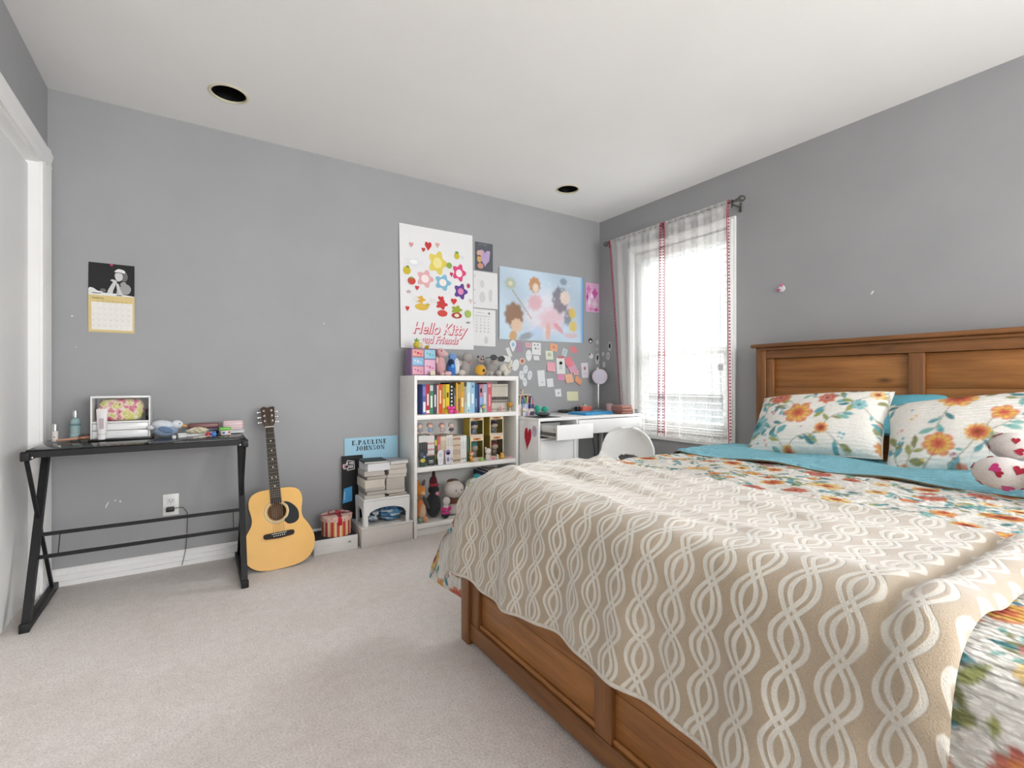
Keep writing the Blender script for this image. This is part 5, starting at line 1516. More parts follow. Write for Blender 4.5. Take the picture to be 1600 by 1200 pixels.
def bag(name, label, cx, cy, w, d, h, cols, seed):
    rg = random.Random(seed); p = [rg.uniform(0, 6) for _ in range(4)]
    m = MB()
    def f(u, v):
        a, b = 2 * math.pi * u, math.pi * v
        r = 1 + 0.12 * math.sin(4 * a + p[0] + 3 * b) + 0.10 * math.sin(7 * a - 4 * b + p[1])
        return (cx + w / 2 * r * math.cos(a) * math.sin(b) ** 0.6, cy + d / 2 * r * math.sin(a) * math.sin(b) ** 0.6, 0.1205 + h / 2 + h / 2 * math.cos(b))
    m.sheet(f, 30, 16, smooth=False)
    for i in range(len(m.c)):
        k = (math.sin(i * 0.37 + p[2]) + math.sin(i * 0.091 + p[3])) / 2
        m.c[i] = lin(cols[0] if k > 0.25 else cols[1] if k > -0.35 else cols[2])
    return one(name, m, GLOSS, label, 'bag', (cx, cy, 0.1205))
bag('plastic_bag', 'blue plastic bag on the storage box under the step stool', 1.048, 3.035, 0.140, 0.125, 0.128, ('2f5f8c', '4f86ac', 'a9bcc8'), 3)
bag('plastic_bag', 'pale grey and black plastic bag on the storage box under the step stool', 0.922, 3.045, 0.090, 0.12, 0.105, ('7c93a6', 'c3ccd2', '2c3a48'), 8)
t = thing('picture_card', 'blue card with a dark picture standing at the stool back leg', 'card', (1.11, 3.12, 0.1205))
build('card_sheet', MB('5f8fb5').rbox(1.008, 1.128, 3.119, 3.122, 0.1205, 0.245, 0.001), PAPER, t)
build('card_print', MB('2c2c34').prism(circle(0.020, 14), 0.0004, None, AT(1.062, 3.1188, 0.212, 90)).prism(circle(0.011, 12), 0.0006, lin('b4b9c0'), AT(1.066, 3.1187, 0.214, 90)), PAPER, t)
# two stacks of books on the stool
gL, gR = 'books in the left stack on the step stool', 'books in the right stack on the step stool'
zz = sz1 + 0.0005
LW = [('cover', 0.024, 'b5b2ac', 'c9c4bb', 'bottom book of the fuller stack on the step stool', 0.0),
      ('', 0.021, '8f8a84', 'b9b4ac', 'second book from the bottom of the fuller stack on the stool', 0.006),
      ('', 0.021, '9c9a94', 'bdb8b0', 'third book from the bottom of the fuller stack on the stool', 0.002),
      ('', 0.050, 'cfc8ba', 'cdc6ba', 'thick cream-paged book in the middle of the fuller stack on the stool', -0.004),
      ('', 0.020, '77706c', 'aea59c', 'brownish thin book above the thick one in the fuller stack', 0.004),
      ('', 0.032, 'b9b4b0', 'c2bcb4', 'grey-paged book third from the top of the fuller stack', 0.0),
      ('', 0.046, 'd9d9dc', 'd6d6d8', 'thick white-paged book near the top of the fuller stack', 0.018),
      ('', 0.012, '3c4a4c', 'ddd9d0', 'thin dark-covered magazine topping the fuller stack on the stool', 0.010)]
for k, (_, th, cv, pg, lab, dx) in enumerate(LW):
    lying_book(0.925 + dx, 3.035 + 0.004 * (k % 3), zz, 0.128 + (0.016 if k >= 6 else 0), 0.165, th, (-3, 2, -1, 1, 4, -2, 3, -4)[k], cv, pg, lab, gL)
    zz += th + 0.0004
zz = sz1 + 0.0005
RW = [(0.016, '6a5a50', 'bfb6a8', 'thin brown-covered book at the bottom of the slimmer stack on the stool', 0.004), (0.024, 'a5a09a', 'c6c0b6', 'second book from the bottom of the slimmer stack on the stool', -0.004),
      (0.074, 'b2ada6', 'bdb7ae', 'very thick grey-paged book in the slimmer stack on the stool', -0.010), (0.020, 'c9c3ba', 'cbc5bb', 'thin book just above the very thick one in the slimmer stack', 0.004),
      (0.032, 'bdb5aa', 'cdc6bc', 'cream-paged book third from the top of the slimmer stack', 0.004), (0.030, '8c857e', 'cac3b9', 'grey-covered book second from the top of the slimmer stack', 0.003),
      (0.020, 'a9aaae', 'd2cfc8', 'grey-white magazine topping the slimmer stack on the stool', 0.008)]
for k, (th, cv, pg, lab, dx) in enumerate(RW):
    lying_book(1.066 + dx, 3.045, zz, 0.124, 0.160, th, (2, -2, 1, -3, 2, -1, 6)[k], cv, pg, lab, gR)
    zz += th + 0.0004
# boards leaning at the wall
lb = thing('display_board', 'light blue display board lettered in black standing at the wall behind the books', 'board', (0.98, 3.16, 0))
Mb = AT(0.978, 3.194, 0.0, 90 - 1.2)
build('board_sheet', MB('9cc6da').rbox(-0.178, 0.178, 0.0, 0.640, -0.004, 0.0, 0.0015, M=Mb), PAPER, lb)
m = MB('1d1f24')
def display_letter(m, ch, M):
    """slab-serif display capitals in a unit-high box; returns the advance"""
    T, t, sh = 0.27, 0.11, 0.10                       # stem, hairline, serif height
    B = lambda x0, x1, y0, y1: m.prism([(x0, y0), (x1, y0), (x1, y1), (x0, y1)], 0.002, None, M)
    Q = lambda *p: m.prism(list(p), 0.002, None, M)
    def bowl(cx, cy, rx, ry, a0, a1, w):
        n = 12
        for k in range(n):
            a, b = R(a0 + (a1 - a0) * k / n), R(a0 + (a1 - a0) * (k + 1) / n)
            wa, wb = (t + (w - t) * abs(math.cos(x)) for x in (a, b))
            Q((cx + rx * math.cos(a), cy + ry * math.sin(a)), (cx + rx * math.cos(b), cy + ry * math.sin(b)), (cx + (rx - wb) * math.cos(b), cy + (ry - t) * math.sin(b)), (cx + (rx - wa) * math.cos(a), cy + (ry - t) * math.sin(a)))
    def stem(x, w=T, top=True, bot=True, y0=0.0, y1=1.0):
        B(x, x + w, y0, y1)
        if bot: B(x - 0.09, x + w + 0.09, 0, sh)
        if top: B(x - 0.09, x + w + 0.09, 1 - sh, 1)
    if ch == 'E':
        stem(0.1); B(0.35, 0.74, 1 - sh, 1); B(0.35, 0.74, 0, sh); B(0.35, 0.56, 0.47, 0.54); B(0.67, 0.74, 0.74, 1); B(0.67, 0.74, 0, 0.26); B(0.53, 0.59, 0.38, 0.63); return 0.92
    if ch == '.':
        m.prism(circle(0.13, 12, 0.13, 0.13), 0.002, None, M); return 0.42
    if ch == 'P':
        stem(0.1); bowl(0.40, 0.72, 0.38, 0.28, -90, 90, T); return 0.90
    if ch == 'A':
        Q((0.05, 0), (0.13, 0), (0.42, 0.92), (0.36, 1)); Q((0.36, 1), (0.52, 1), (0.88, 0), (0.60, 0)); B(0.20, 0.60, 0.28, 0.35); B(-0.03, 0.22, 0, sh); B(0.52, 0.96, 0, sh); return 1.04
    if ch == 'U':
        B(0.1, 0.35, 0.28, 1); B(0.01, 0.44, 1 - sh, 1); B(0.72, 0.80, 0.28, 1); B(0.62, 0.90, 1 - sh, 1); bowl(0.45, 0.28, 0.35, 0.28, 180, 360, 0.16); return 1.02
    if ch == 'L':
        stem(0.1); B(0.35, 0.72, 0, sh); B(0.65, 0.72, 0, 0.30); return 0.88
    if ch == 'I':
        stem(0.12); return 0.62
    if ch == 'N':
        stem(0.10, t); Q((0.08, 1), (0.30, 1), (0.86, 0), (0.66, 0)); stem(0.78, t, True, False); return 1.10
    if ch == 'J':
        B(0.34, 0.59, 0.22, 1); B(0.25, 0.68, 1 - sh, 1); bowl(0.33, 0.22, 0.26, 0.22, 180, 360, 0.14); m.prism(circle(0.10, 12, 0.14, 0.24), 0.002, None, M); return 0.82
    if ch == 'O':
        bowl(0.46, 0.5, 0.44, 0.5, 0, 360, T); return 1.04
    if ch == 'H':
        stem(0.1); stem(0.66); B(0.35, 0.66, 0.46, 0.54); return 1.14
    if ch == 'S':
        bowl(0.38, 0.74, 0.29, 0.26, 20, 270, 0.18); bowl(0.38, 0.26, 0.31, 0.26, -160, 90, 0.18); B(0.60, 0.66, 0.70, 0.95); B(0.09, 0.15, 0.05, 0.32); return 0.86
    return 0.5
def display_line(m, body, height, width, cx, cy, M):
    adv = [display_letter(MB(), c, Matrix()) for c in body]
    k = width / sum(adv); x = cx - width / 2
    for c, a in zip(body, adv):
        display_letter(m, c, M @ Matrix.Translation((x, cy - height / 2, 0.0003)) @ Matrix.Diagonal((k * 0.94, height, 0.2, 1)))
        x += a * k
display_line(m, 'E.PAULINE', 0.030, 0.236, -0.014, 0.607, Mb)
display_line(m, 'JOHNSON', 0.030, 0.196, -0.008, 0.569, Mb)
build('lettering', m, PAPER, lb)
kb = thing('black_board', 'black board with a white outlined badge leaning beside the stacked books', 'board', (0.88, 3.13, 0))
Mk = AT(0.885, 3.188, 0.0, 90 - 0.9)
build('board_sheet', MB('17171a').rbox(-0.108, 0.030, 0.0, 0.528, -0.005, 0.0, 0.0015, M=Mk), PAPER, kb)
build('board_edge', MB('c9c9c6').rbox(-0.1095, -0.1082, 0.0, 0.528, -0.005, 0.0005, 0.0005, M=Mk), PAPER, kb)
m = MB('d8d6d6')
def outline(pts, w, z_, c):
    n = len(pts)
    for k in range(n):
        a, b = Vector((*pts[k], z_)), Vector((*pts[(k + 1) % n], z_))
        d = (b - a).normalized(); p = Vector((-d.y, d.x, 0)) * w
        m.add([a - p, b - p, b + p, a + p], [(0, 1, 2, 3)], c, Mk)
outline([(-0.095, 0.475), (-0.070, 0.470), (-0.070, 0.498), (-0.028, 0.490), (-0.024, 0.440), (-0.070, 0.435), (-0.068, 0.448), (-0.092, 0.445)], 0.0022, 0.0006, lin('dcdada'))
m.text('D TEE', 0.018, lin('d8d6d6'), Mk @ Matrix.Translation((-0.055, 0.478, 0.0008)), bold=0.001); m.text('ZEE', 0.022, lin('d8d6d6'), Mk @ Matrix.Translation((-0.050, 0.456, 0.0008)), bold=0.001)
m.prism(circle(0.012, 12, -0.090, 0.462), 0.0004, lin('b9697a'), Mk)
build('badge', m, PAPER, kb)
build('blue_patch', MB('4aa3dc').prism([(-0.100, 0.225), (-0.04, 0.235), (-0.04, 0.330), (-0.092, 0.318)], 0.0006, None, Mk).prism([(-0.092, 0.245), (-0.085, 0.246), (-0.085, 0.300), (-0.092, 0.298)], 0.0008, lin('a8d4ee'), Mk), PAPER, kb)

# ---------------------------------------------------------------- bookcase, upper shelf: novels
ORD = ('first', 'second', 'third', 'fourth', 'fifth', 'sixth', 'seventh', 'eighth', 'ninth', 'last')
S1 = [(1.245, 1.270, '5568a8', 'blue and white', .99, [(.08, .42, 'e6e6ea', .7), (.62, .92, '8a7fc0', .8)]),
      (1.270, 1.296, 'b92f3a', 'crimson', .99, [(.30, .68, 'e8dcd8', .45), (.04, .14, 'e8e0dc', .9)]),
      (1.296, 1.322, '3f8562', 'green and white', .99, [(.22, .62, 'e2e6e0', .5), (.78, .96, 'c9cfcb', .9)]),
      (1.322, 1.348, '4e4258', 'dark plum', .987, [(.25, .66, 'e3e0e2', .4)]),
      (1.348, 1.360, 'cfc6ae', 'narrow cream', .985, []),
      (1.360, 1.386, 'd9532c', 'orange red', .99, [(.35, .80, 'eec9a0', .45)]),
      (1.386, 1.413, 'b98d2e', 'mustard', .99, [(.20, .50, 'd8c27a', .6), (.6, .9, '9aa04a', .7)]),
      (1.413, 1.441, 'dcc02f', 'bright yellow', .99, [(.55, .72, '4a4030', .5)]),
      (1.441, 1.473, '1b1a1e', 'thick black', 1.0, [(.84, .90, 'e2e0de', .35), (.72, .78, 'e2e0de', .35), (.60, .66, 'e2e0de', .35), (.48, .54, 'e2e0de', .35), (.36, .42, 'e2e0de', .35), (.24, .30, 'e2e0de', .35)]),
      (1.473, 1.491, '5a5650', 'dark grey', .965, [(.3, .7, '8f8a80', .5)]),
      (1.491, 1.503, 'e2b137', 'thin amber', 1.0, []),
      (1.503, 1.525, 'b8924a', 'tan', .99, [(.05, .5, '8a5a40', .7)]),
      (1.525, 1.553, 'd6a03c', 'golden orange', 1.004, [(.2, .5, 'eed9a6', .5), (.7, .95, 'b9a03e', .8)]),
      (1.553, 1.572, 'a99e8e', 'taupe', .975, [(.0, .4, '9fb7b4', .9)]),
      (1.572, 1.603, 'b6d3d8', 'pale aqua', 1.004, [(.2, .65, 'e6eeee', .5), (.04, .10, '5a8a9a', .4)]),
      (1.603, 1.636, '98bfdc', 'sky blue', 1.004, [(.3, .62, 'dfe9f0', .5), (.82, .9, '4a6a8a', .3)]),
      (1.636, 1.657, '375883', 'deep blue', .99, [(.2, .5, '7a94b4', .5)]),
      (1.657, 1.674, '343a66', 'navy', .99, []),
      (1.674, 1.700, 'bd7f8d', 'dusty pink and blue', .99, [(.03, .55, '8fa6d4', .95), (.70, .85, '2a2430', .6)]),
      (1.700, 1.736, 'a3a9be', 'lavender grey', .99, [(.3, .7, 'd5d3d6', .45)]),
      (1.736, 1.776, 'c4616c', 'broad rose', 1.0, [(.2, .6, 'dba4a4', .3), (.85, .95, 'dba4a4', .5)])]
names = [b[3] for b in S1]
for k, (x0, x1, c, nm, top, mk) in enumerate(S1):
    if k == 0: lab = nm + ' book at the left end of the upper shelf row'
    elif k == len(S1) - 1: lab = nm + ' book between the ' + names[k - 1] + ' one and the pale manga'
    else: lab = nm + ' book between the ' + names[k - 1] + ' and ' + names[k + 1] + ' ones'
    upright_book(x0, x1, 2.985, 3.135, SH1 + 0.0003, top, c, lab, mk, 'novels on the upper shelf')
n = 10
for k in range(n):
    x0 = 1.779 + 0.140 * k / n
    upright_book(x0, x0 + 0.014, 2.995, 3.115, SH1 + 0.0003, 0.990, 'c4beb2', ORD[k] + ' pale manga volume from the left in the matching row on the upper shelf',
                 [(.42, .54, '2c2826', .85), (.32, .40, '5a504c', .7), (.90, .94, '8a8478', .5), (.05, .12, '8d8278', .6)], 'matching manga on the upper shelf')
# little things in front of the novels
zs = SH1 + 0.0004
toy('bow_figurine', 'hot pink bow figurine in front of the yellow and black novels', 'figurine', (1.440, 2.960, zs), [
    ('bow_lobe', 'd6368c', (-0.016, 0, 0.040), (0.016, 0.009, 0.012), (0, 25, 0)), ('bow_lobe', 'd6368c', (0.016, 0, 0.040), (0.016, 0.009, 0.012), (0, -25, 0)),
    ('bow_knot', 'e25aa4', (0, -0.004, 0.040), 0.007), ('body', 'd84896', (0.002, 0, 0.016), (0.020, 0.012, 0.016)), ('ribbon_tail', 'cf2f84', (0.034, 0, 0.014), (0.014, 0.008, 0.014))], material=PLASTIC)
t = toy('sprout_figurine', 'tiny figurine in a green leaf hat before the navy novel', 'figurine', (1.690, 2.958, zs), [
    ('body', '5aa06a', (0, 0, 0.016), (0.010, 0.009, 0.016)), ('head', 'e2b28a', (0, -0.002, 0.040), (0.013, 0.012, 0.012)), ('leaf_hat', '4c9a4e', (0, 0.002, 0.050), (0.014, 0.013, 0.008)),
    ('collar_petal', 'dc8a3c', (0, -0.003, 0.030), (0.012, 0.011, 0.004))], material=PLASTIC)
one('small_rabbit', MB('d9dfda').ell((1.668, 2.955, zs + 0.010), (0.010, 0.009, 0.010)).ell((1.668, 2.953, zs + 0.022), 0.007).ell((1.665, 2.953, zs + 0.032), (0.002, 0.002, 0.006)).ell((1.671, 2.953, zs + 0.032), (0.002, 0.002, 0.006)),
    PLASTIC, 'tiny white rabbit figurine beside the leaf-hatted figurine', 'figurine', (1.668, 2.955, zs))
t = thing('globe_ornament', 'small amber globe on a stand at the right end of the upper shelf', 'ornament', (1.915, 2.962, zs))
build('globe', MB('b98a2c').ell((0, 0, 0.050), 0.021, nu=18, nv=12), GLOSS, t, True)
build('stand', MB('d8cfc0').lathe([(0.0, 0), (0.013, 0), (0.013, 0.004), (0.004, 0.010), (0.004, 0.022), (0.010, 0.028), (0.0, 0.029)], 16), PLASTIC, t, True)
toy('pink_figurine', 'tiny pink figurine standing before the pale manga row', 'figurine', (1.832, 2.958, zs), [
    ('body', 'c67a86', (0, 0, 0.014), (0.006, 0.006, 0.014)), ('head', 'd99aa2', (0, 0, 0.034), 0.008)], material=PLASTIC)

# ---------------------------------------------------------------- bookcase, middle shelf: manga, figures, boxed dolls
zs2 = SH2 + 0.0003
rows = [(1.222, 1.284, 4, 'd0cfcb', .650, 'white manga volume with black portrait spine on the middle shelf', [(.40, .78, '3c3a3c', .95), (.08, .3, '8a8888', .7)]),
        (1.284, 1.333, 4, 'd9d5d2', .648, 'white manga volume with red dotted spine on the middle shelf', [(.1, .16, 'b84a52', .6), (.3, .36, 'b84a52', .6), (.5, .56, 'b84a52', .6), (.7, .76, 'b84a52', .6)]),
        (1.333, 1.354, 1, '4a5640', .635, 'dark green book between the dotted manga and the coral book', [(.7, .9, 'c9b84a', .7), (.2, .4, '9a9440', .7)]),
        (1.354, 1.377, 1, 'c4666a', .640, 'coral book between the dark green book and the cream paperbacks', [(.3, .7, 'd99a98', .5)]),
        (1.377, 1.422, 4, 'd2c6b2', .636, 'cream paperback in the group beside the coral book', [(.55, .85, 'b3a48c', .5)]),
        (1.422, 1.470, 4, 'dad6d0', .643, 'white paperback between the cream and the beige groups', [(.6, .9, 'b5b0aa', .4), (.1, .2, '77716c', .4)]),
        (1.470, 1.528, 5, 'cbb9a6', .634, 'beige manga volume with red and dark spine marks', [(.86, .92, '9a4440', .7), (.62, .68, '9a4440', .5), (.06, .12, '3a3432', .6), (.3, .5, 'a89684', .6)]),
        (1.528, 1.575, 3, 'dcdcda', .632, 'tall white volume beside the dark forest-green book', [(.1, .16, '44423f', .4), (.5, .8, 'c4c8ca', .5)]),
        (1.575, 1.594, 1, '41604a', .622, 'dark forest-green book at the right end of the manga row', [])]
for (x0, x1, n, c, top, lab, mk) in rows:
    for k in range(n):
        a = x0 + (x1 - x0) * k / n
        upright_book(a, a + (x1 - x0) / n, 2.992, 3.12, zs2, top + 0.001 * ((k * 7) % 3), c, lab if n == 1 else lab + ', ' + ORD[k] + ' of ' + str(n), mk, 'manga on the middle shelf')
# four little figures standing on the manga
def chibi(x, y, z_, hair, dress, label, extra=(), s=1.0, group='figures standing on the manga'):
    return toy('toy_figure', label, 'figurine', (x, y, z_), [
        ('leg', 'd9b9a6', (-0.007 * s, 0, 0.009 * s), (0.005 * s, 0.005 * s, 0.009 * s)), ('leg', 'd9b9a6', (0.007 * s, 0, 0.009 * s), (0.005 * s, 0.005 * s, 0.009 * s)),
        ('body', dress, (0, 0, 0.026 * s), (0.014 * s, 0.011 * s, 0.014 * s)), ('head', 'dcbfae', (0, -0.002 * s, 0.054 * s), (0.019 * s, 0.017 * s, 0.017 * s)),
        ('hair', hair, (0, 0.004 * s, 0.060 * s), (0.022 * s, 0.018 * s, 0.018 * s)), ('arm', dress, (-0.016 * s, -0.003 * s, 0.028 * s), (0.004 * s, 0.004 * s, 0.010 * s), (0, 25, 0)),
        ('arm', dress, (0.016 * s, -0.003 * s, 0.028 * s), (0.004 * s, 0.004 * s, 0.010 * s), (0, -25, 0))] + list(extra), group, PLASTIC)
chibi(1.252, 3.05, .6535, 'a8a0a8', '9a929a', 'grey-haired toy figure on the manga, first from the left')
chibi(1.325, 3.05, .6525, 'c99a8c', '8fa0c4', 'brown-haired toy figure in blue standing on the manga')
chibi(1.415, 3.05, .6475, 'c4828e', 'cbb0b4', 'pink-haired toy figure standing on the manga')
chibi(1.485, 3.05, .6475, 'b3aeb4', '55505c', 'pale-haired toy figure in a dark dress standing on the manga')
def window_box(x0, x1, z0, z1, hair, dress, label, side='b9a13a'):
    t = thing('boxed_figure', label, 'toy box', ((x0 + x1) / 2, 3.04, z0), group='boxed vinyl figures on the middle shelf')
    w, h, d = x1 - x0, z1 - z0, 0.095
    m = MB('cfc5b4')
    m.box(-w / 2, -w / 2 + 0.002, -d / 2, d / 2, 0, h, side); m.box(w / 2 - 0.002, w / 2, -d / 2, d / 2, 0, h, side)
    m.box(-w / 2 + 0.002, w / 2 - 0.002, d / 2 - 0.002, d / 2, 0, h, 'b5aca0')
    m.box(-w / 2 + 0.002, w / 2 - 0.002, -d / 2, d / 2 - 0.002, 0, 0.002); m.box(-w / 2 + 0.002, w / 2 - 0.002, -d / 2, d / 2 - 0.002, h - 0.002, h)
    m.box(-w / 2 + 0.002, w / 2 - 0.002, -d / 2, -d / 2 + 0.0015, h * 0.84, h - 0.002, 'd9cdb2'); m.box(-w / 2 + 0.002, w / 2 - 0.002, -d / 2, -d / 2 + 0.0015, 0.002, h * 0.13, 'cdb9a6')
    m.box(-w / 2 + 0.002, -w / 2 + 0.008, -d / 2, -d / 2 + 0.0015, h * 0.13, h * 0.84, 'd6cab0'); m.box(w / 2 - 0.008, w / 2 - 0.002, -d / 2, -d / 2 + 0.0015, h * 0.13, h * 0.84, 'd6cab0')
    m.box(-w * 0.28, w * 0.28, -d / 2 - 0.0003, -d / 2, h * 0.87, h * 0.96, 'c9823a'); m.box(-w * 0.12, w * 0.12, -d / 2 - 0.0005, -d / 2, h * 0.88, h * 0.95, '8a4a2c')
    build('carton', m, PAPER, t, True)
    f = MB()
    f.ell((0, 0, h * 0.56), (w * 0.30, w * 0.27, h * 0.19), hair); f.ell((0, -0.008, h * 0.51), (w * 0.26, w * 0.24, h * 0.15), 'd9bda8'); f.ell((0, 0, h * 0.27), (w * 0.17, w * 0.13, h * 0.14), dress)
    build('boxed_doll', f, PLASTIC, t, True)
    build('clear_window', MB().box(-w / 2 + 0.008, w / 2 - 0.008, -d / 2 + 0.0002, -d / 2 + 0.0008, h * 0.13, h * 0.84), GLASS, t, True)
    return t
window_box(1.603, 1.712, 0.4506, 0.6165, '4f8f8c', 'a9b0b4', 'boxed doll with teal hair, lower left of the four toy boxes')
window_box(1.600, 1.712, 0.6175, 0.7560, '46506e', '8e98b0', 'boxed doll with slate blue hair, upper left of the four toy boxes')
window_box(1.765, 1.880, 0.4506, 0.6165, '8c3a34', 'a08a7c', 'boxed doll with red hair, lower right of the four toy boxes', '8f7a34')
window_box(1.762, 1.878, 0.6175, 0.7580, '4a3444', '8a8488', 'boxed doll with dark plum hair, upper right of the four toy boxes')
# front row on the middle shelf
def standee(x, y, z_, w, h, cols, label, shape):
    t = thing('acrylic_standee', label, 'standee', (x, y, z_), group='acrylic standees on the middle shelf')
    build('base', MB('cfd6dc').prism(circle(w * 0.55, 20, ry=w * 0.33), 0.003), tinted('clear_acrylic', (0.85, 0.88, 0.90), 0.35), t, True)
    M = AT(0, 0, 0.003, 90)
    m = MB(cols[0]).prism(catmull([(a * w, b * h) for a, b in shape], 4), 0.003, None, M, -0.0015)
    for (cx, cy, rx, ry, c) in cols[1]:
        m.prism(circle(rx * w, 14, cx * w, cy * h, ry * h), 0.0006, lin(c), M, 0.0015)
    build('figure_plate', m, PLASTIC, t, True)
    return t
blob = [(-0.30, 0.0), (-0.36, 0.3), (-0.46, 0.55), (-0.40, 0.85), (-0.15, 1.0), (0.15, 1.0), (0.40, 0.85), (0.46, 0.55), (0.36, 0.3), (0.30, 0.0)]
standee(1.238, 2.966, zs2, 0.062, 0.110, ('26303a', [(-.1, .70, .22, .14, '4a5460'), (.0, .35, .28, .12, 'c9b84a'), (.1, .12, .30, .08, '3a5a3c'), (.18, .55, .12, .08, '7fa0b8')]), 'dark blue and yellow acrylic standee at the left end of the middle shelf', blob)
standee(1.300, 2.972, zs2, 0.052, 0.062, ('2c3432', [(0, .5, .34, .06, 'c9cdc9'), (0, .3, .34, .05, 'a8b0a8')]), 'low black slatted acrylic standee next to the blue and yellow one', [(-.5, 0), (-.5, .5), (-.5, 1), (0, 1), (.5, 1), (.5, .5), (.5, 0), (0, 0)])
standee(1.362, 2.960, zs2, 0.050, 0.096, ('d9d9dc', [(0, .68, .26, .16, 'c4c2cc'), (0, .30, .24, .16, 'cfd0d6')]), 'white acrylic standee beside the purple one', blob)
standee(1.418, 2.962, zs2, 0.046, 0.100, ('cfcbd6', [(0, .78, .38, .17, '6a5c92'), (0, .68, .24, .11, 'e2dfe2'), (0, .30, .20, .16, '7a74a0')]), 'purple and white acrylic standee on the middle shelf', blob)
toy('orange_figurine', 'orange-haired figurine on a yellow base before the toy boxes', 'figurine', (1.598, 2.966, zs2), [
    ('base', 'c4a44a', (0, 0, 0.0041), (0.026, 0.020, 0.004)), ('body', 'd9903c', (0, 0, 0.026), (0.012, 0.010, 0.018)), ('head', 'e0b48c', (0, -0.003, 0.054), (0.014, 0.013, 0.013)),
    ('hair', 'c8742c', (0, 0.003, 0.060), (0.017, 0.015, 0.013)), ('arm', 'd9903c', (-0.014, -0.004, 0.034), (0.009, 0.003, 0.003), (0, 30, 0))], material=PLASTIC)
toy('frog_trinket', 'small bright green trinket before the toy boxes', 'trinket', (1.678, 2.960, zs2), [
    ('body', '8dbb5a', (0, 0, 0.010), (0.018, 0.012, 0.010)), ('eye_bump', '9cc868', (-0.007, -0.004, 0.020), 0.005), ('eye_bump', '9cc868', (0.007, -0.004, 0.020), 0.005)], material=PLASTIC)
toy('plush_kitten', 'white plush kitten with brown ears between the toy boxes', 'plush toy', (1.728, 2.962, zs2), [
    ('body', 'd6cdc2', (0, 0, 0.026), (0.018, 0.015, 0.026)), ('head', 'ddd6cc', (0, -0.004, 0.066), (0.024, 0.020, 0.020)), ('ear', '8a5a3a', (0.016, 0, 0.086), (0.009, 0.006, 0.010), (0, 20, 0)),
    ('ear', 'd0c6ba', (-0.016, 0, 0.086), (0.009, 0.006, 0.010), (0, -20, 0)), ('paw', 'ddd6cc', (-0.012, -0.012, 0.008), (0.007, 0.009, 0.007)), ('paw', 'ddd6cc', (0.012, -0.012, 0.008), (0.007, 0.009, 0.007))])
toy('pink_trinket', 'pink bow-shaped trinket on the middle shelf', 'trinket', (1.768, 2.957, zs2), [('lobe', 'cf8a98', (-0.010, 0, 0.010), (0.011, 0.007, 0.009)), ('lobe', 'cf8a98', (0.010, 0, 0.010), (0.011, 0.007, 0.009)), ('knot', 'b96a7c', (0, -0.003, 0.010), 0.005)], material=PLASTIC)
toy('yellow_duck', 'yellow and brown duck trinket before the red-haired boxed doll', 'trinket', (1.850, 2.960, zs2), [
    ('body', 'd3a33c', (0, 0, 0.016), (0.020, 0.014, 0.016)), ('head', 'dcb24a', (-0.010, -0.003, 0.036), 0.012), ('hat', '8a3a34', (-0.008, 0, 0.046), (0.014, 0.011, 0.005)), ('beak', 'c9742c', (-0.020, -0.008, 0.034), (0.006, 0.005, 0.003))], material=PLASTIC)
toy('pink_slipper', 'flat pink trinket at the right end of the middle shelf', 'trinket', (1.912, 2.958, zs2), [('sole', 'd6a9ae', (0, 0, 0.006), (0.024, 0.011, 0.006)), ('strap', 'c98a94', (0.006, 0, 0.012), (0.011, 0.010, 0.006))], material=PLASTIC)
toy('cream_trinket', 'tiny cream figurine beside the pink bow trinket', 'trinket', (1.806, 2.956, zs2), [('body', 'd8cda4', (0, 0, 0.012), (0.007, 0.007, 0.012)), ('head', 'e0d6b4', (0, 0, 0.030), 0.007)], material=PLASTIC)

# ---------------------------------------------------------------- bookcase, lower shelf: plush toys and books
zl = SH3 + 0.0005
toy('plush_fox', 'orange and grey plush fox at the left end of the lower shelf', 'plush toy', (1.238, 3.02, zl), [
    ('body', 'd98a54', (0, 0, 0.075), (0.036, 0.050, 0.075)), ('belly', 'd8b99a', (0.006, -0.030, 0.065), (0.026, 0.026, 0.055)), ('head', 'd08438', (-0.004, -0.02, 0.200), (0.036, 0.040, 0.040)),
    ('ear', 'cf7a26', (-0.022, -0.02, 0.252), (0.012, 0.008, 0.030), (0, -12, 0)), ('ear', '5a5650', (0.020, -0.02, 0.248), (0.012, 0.008, 0.028), (0, 18, 0)), ('leg', 'dca07a', (0.016, -0.055, 0.022), (0.018, 0.030, 0.020)),
    ('leg', '88a08a', (-0.020, -0.055, 0.018), (0.014, 0.028, 0.017)), ('arm', '4e4c46', (0.038, -0.02, 0.120), (0.014, 0.016, 0.050), (0, -24, 0)), ('snout', 'ddc3a4', (0, -0.058, 0.192), (0.014, 0.014, 0.011))])
toy('plush_gnome', 'black plush gnome in a pointed maroon hat on the lower shelf', 'plush toy', (1.348, 3.045, zl), [
    ('body', '34363a', (0, 0, 0.085), (0.052, 0.050, 0.085)), ('head', '2c2d31', (0, -0.006, 0.190), (0.038, 0.036, 0.036)), ('hat', '5a2026', (0, 0, 0.240), (0.028, 0.026, 0.045)), ('hat_tip', '3a2a2c', (0.002, 0, 0.290), (0.012, 0.012, 0.035)),
    ('scarf', 'a3243a', (0, -0.010, 0.222), (0.036, 0.034, 0.012)), ('pink_nose', 'd08a96', (0.010, -0.044, 0.168), (0.016, 0.012, 0.014))])
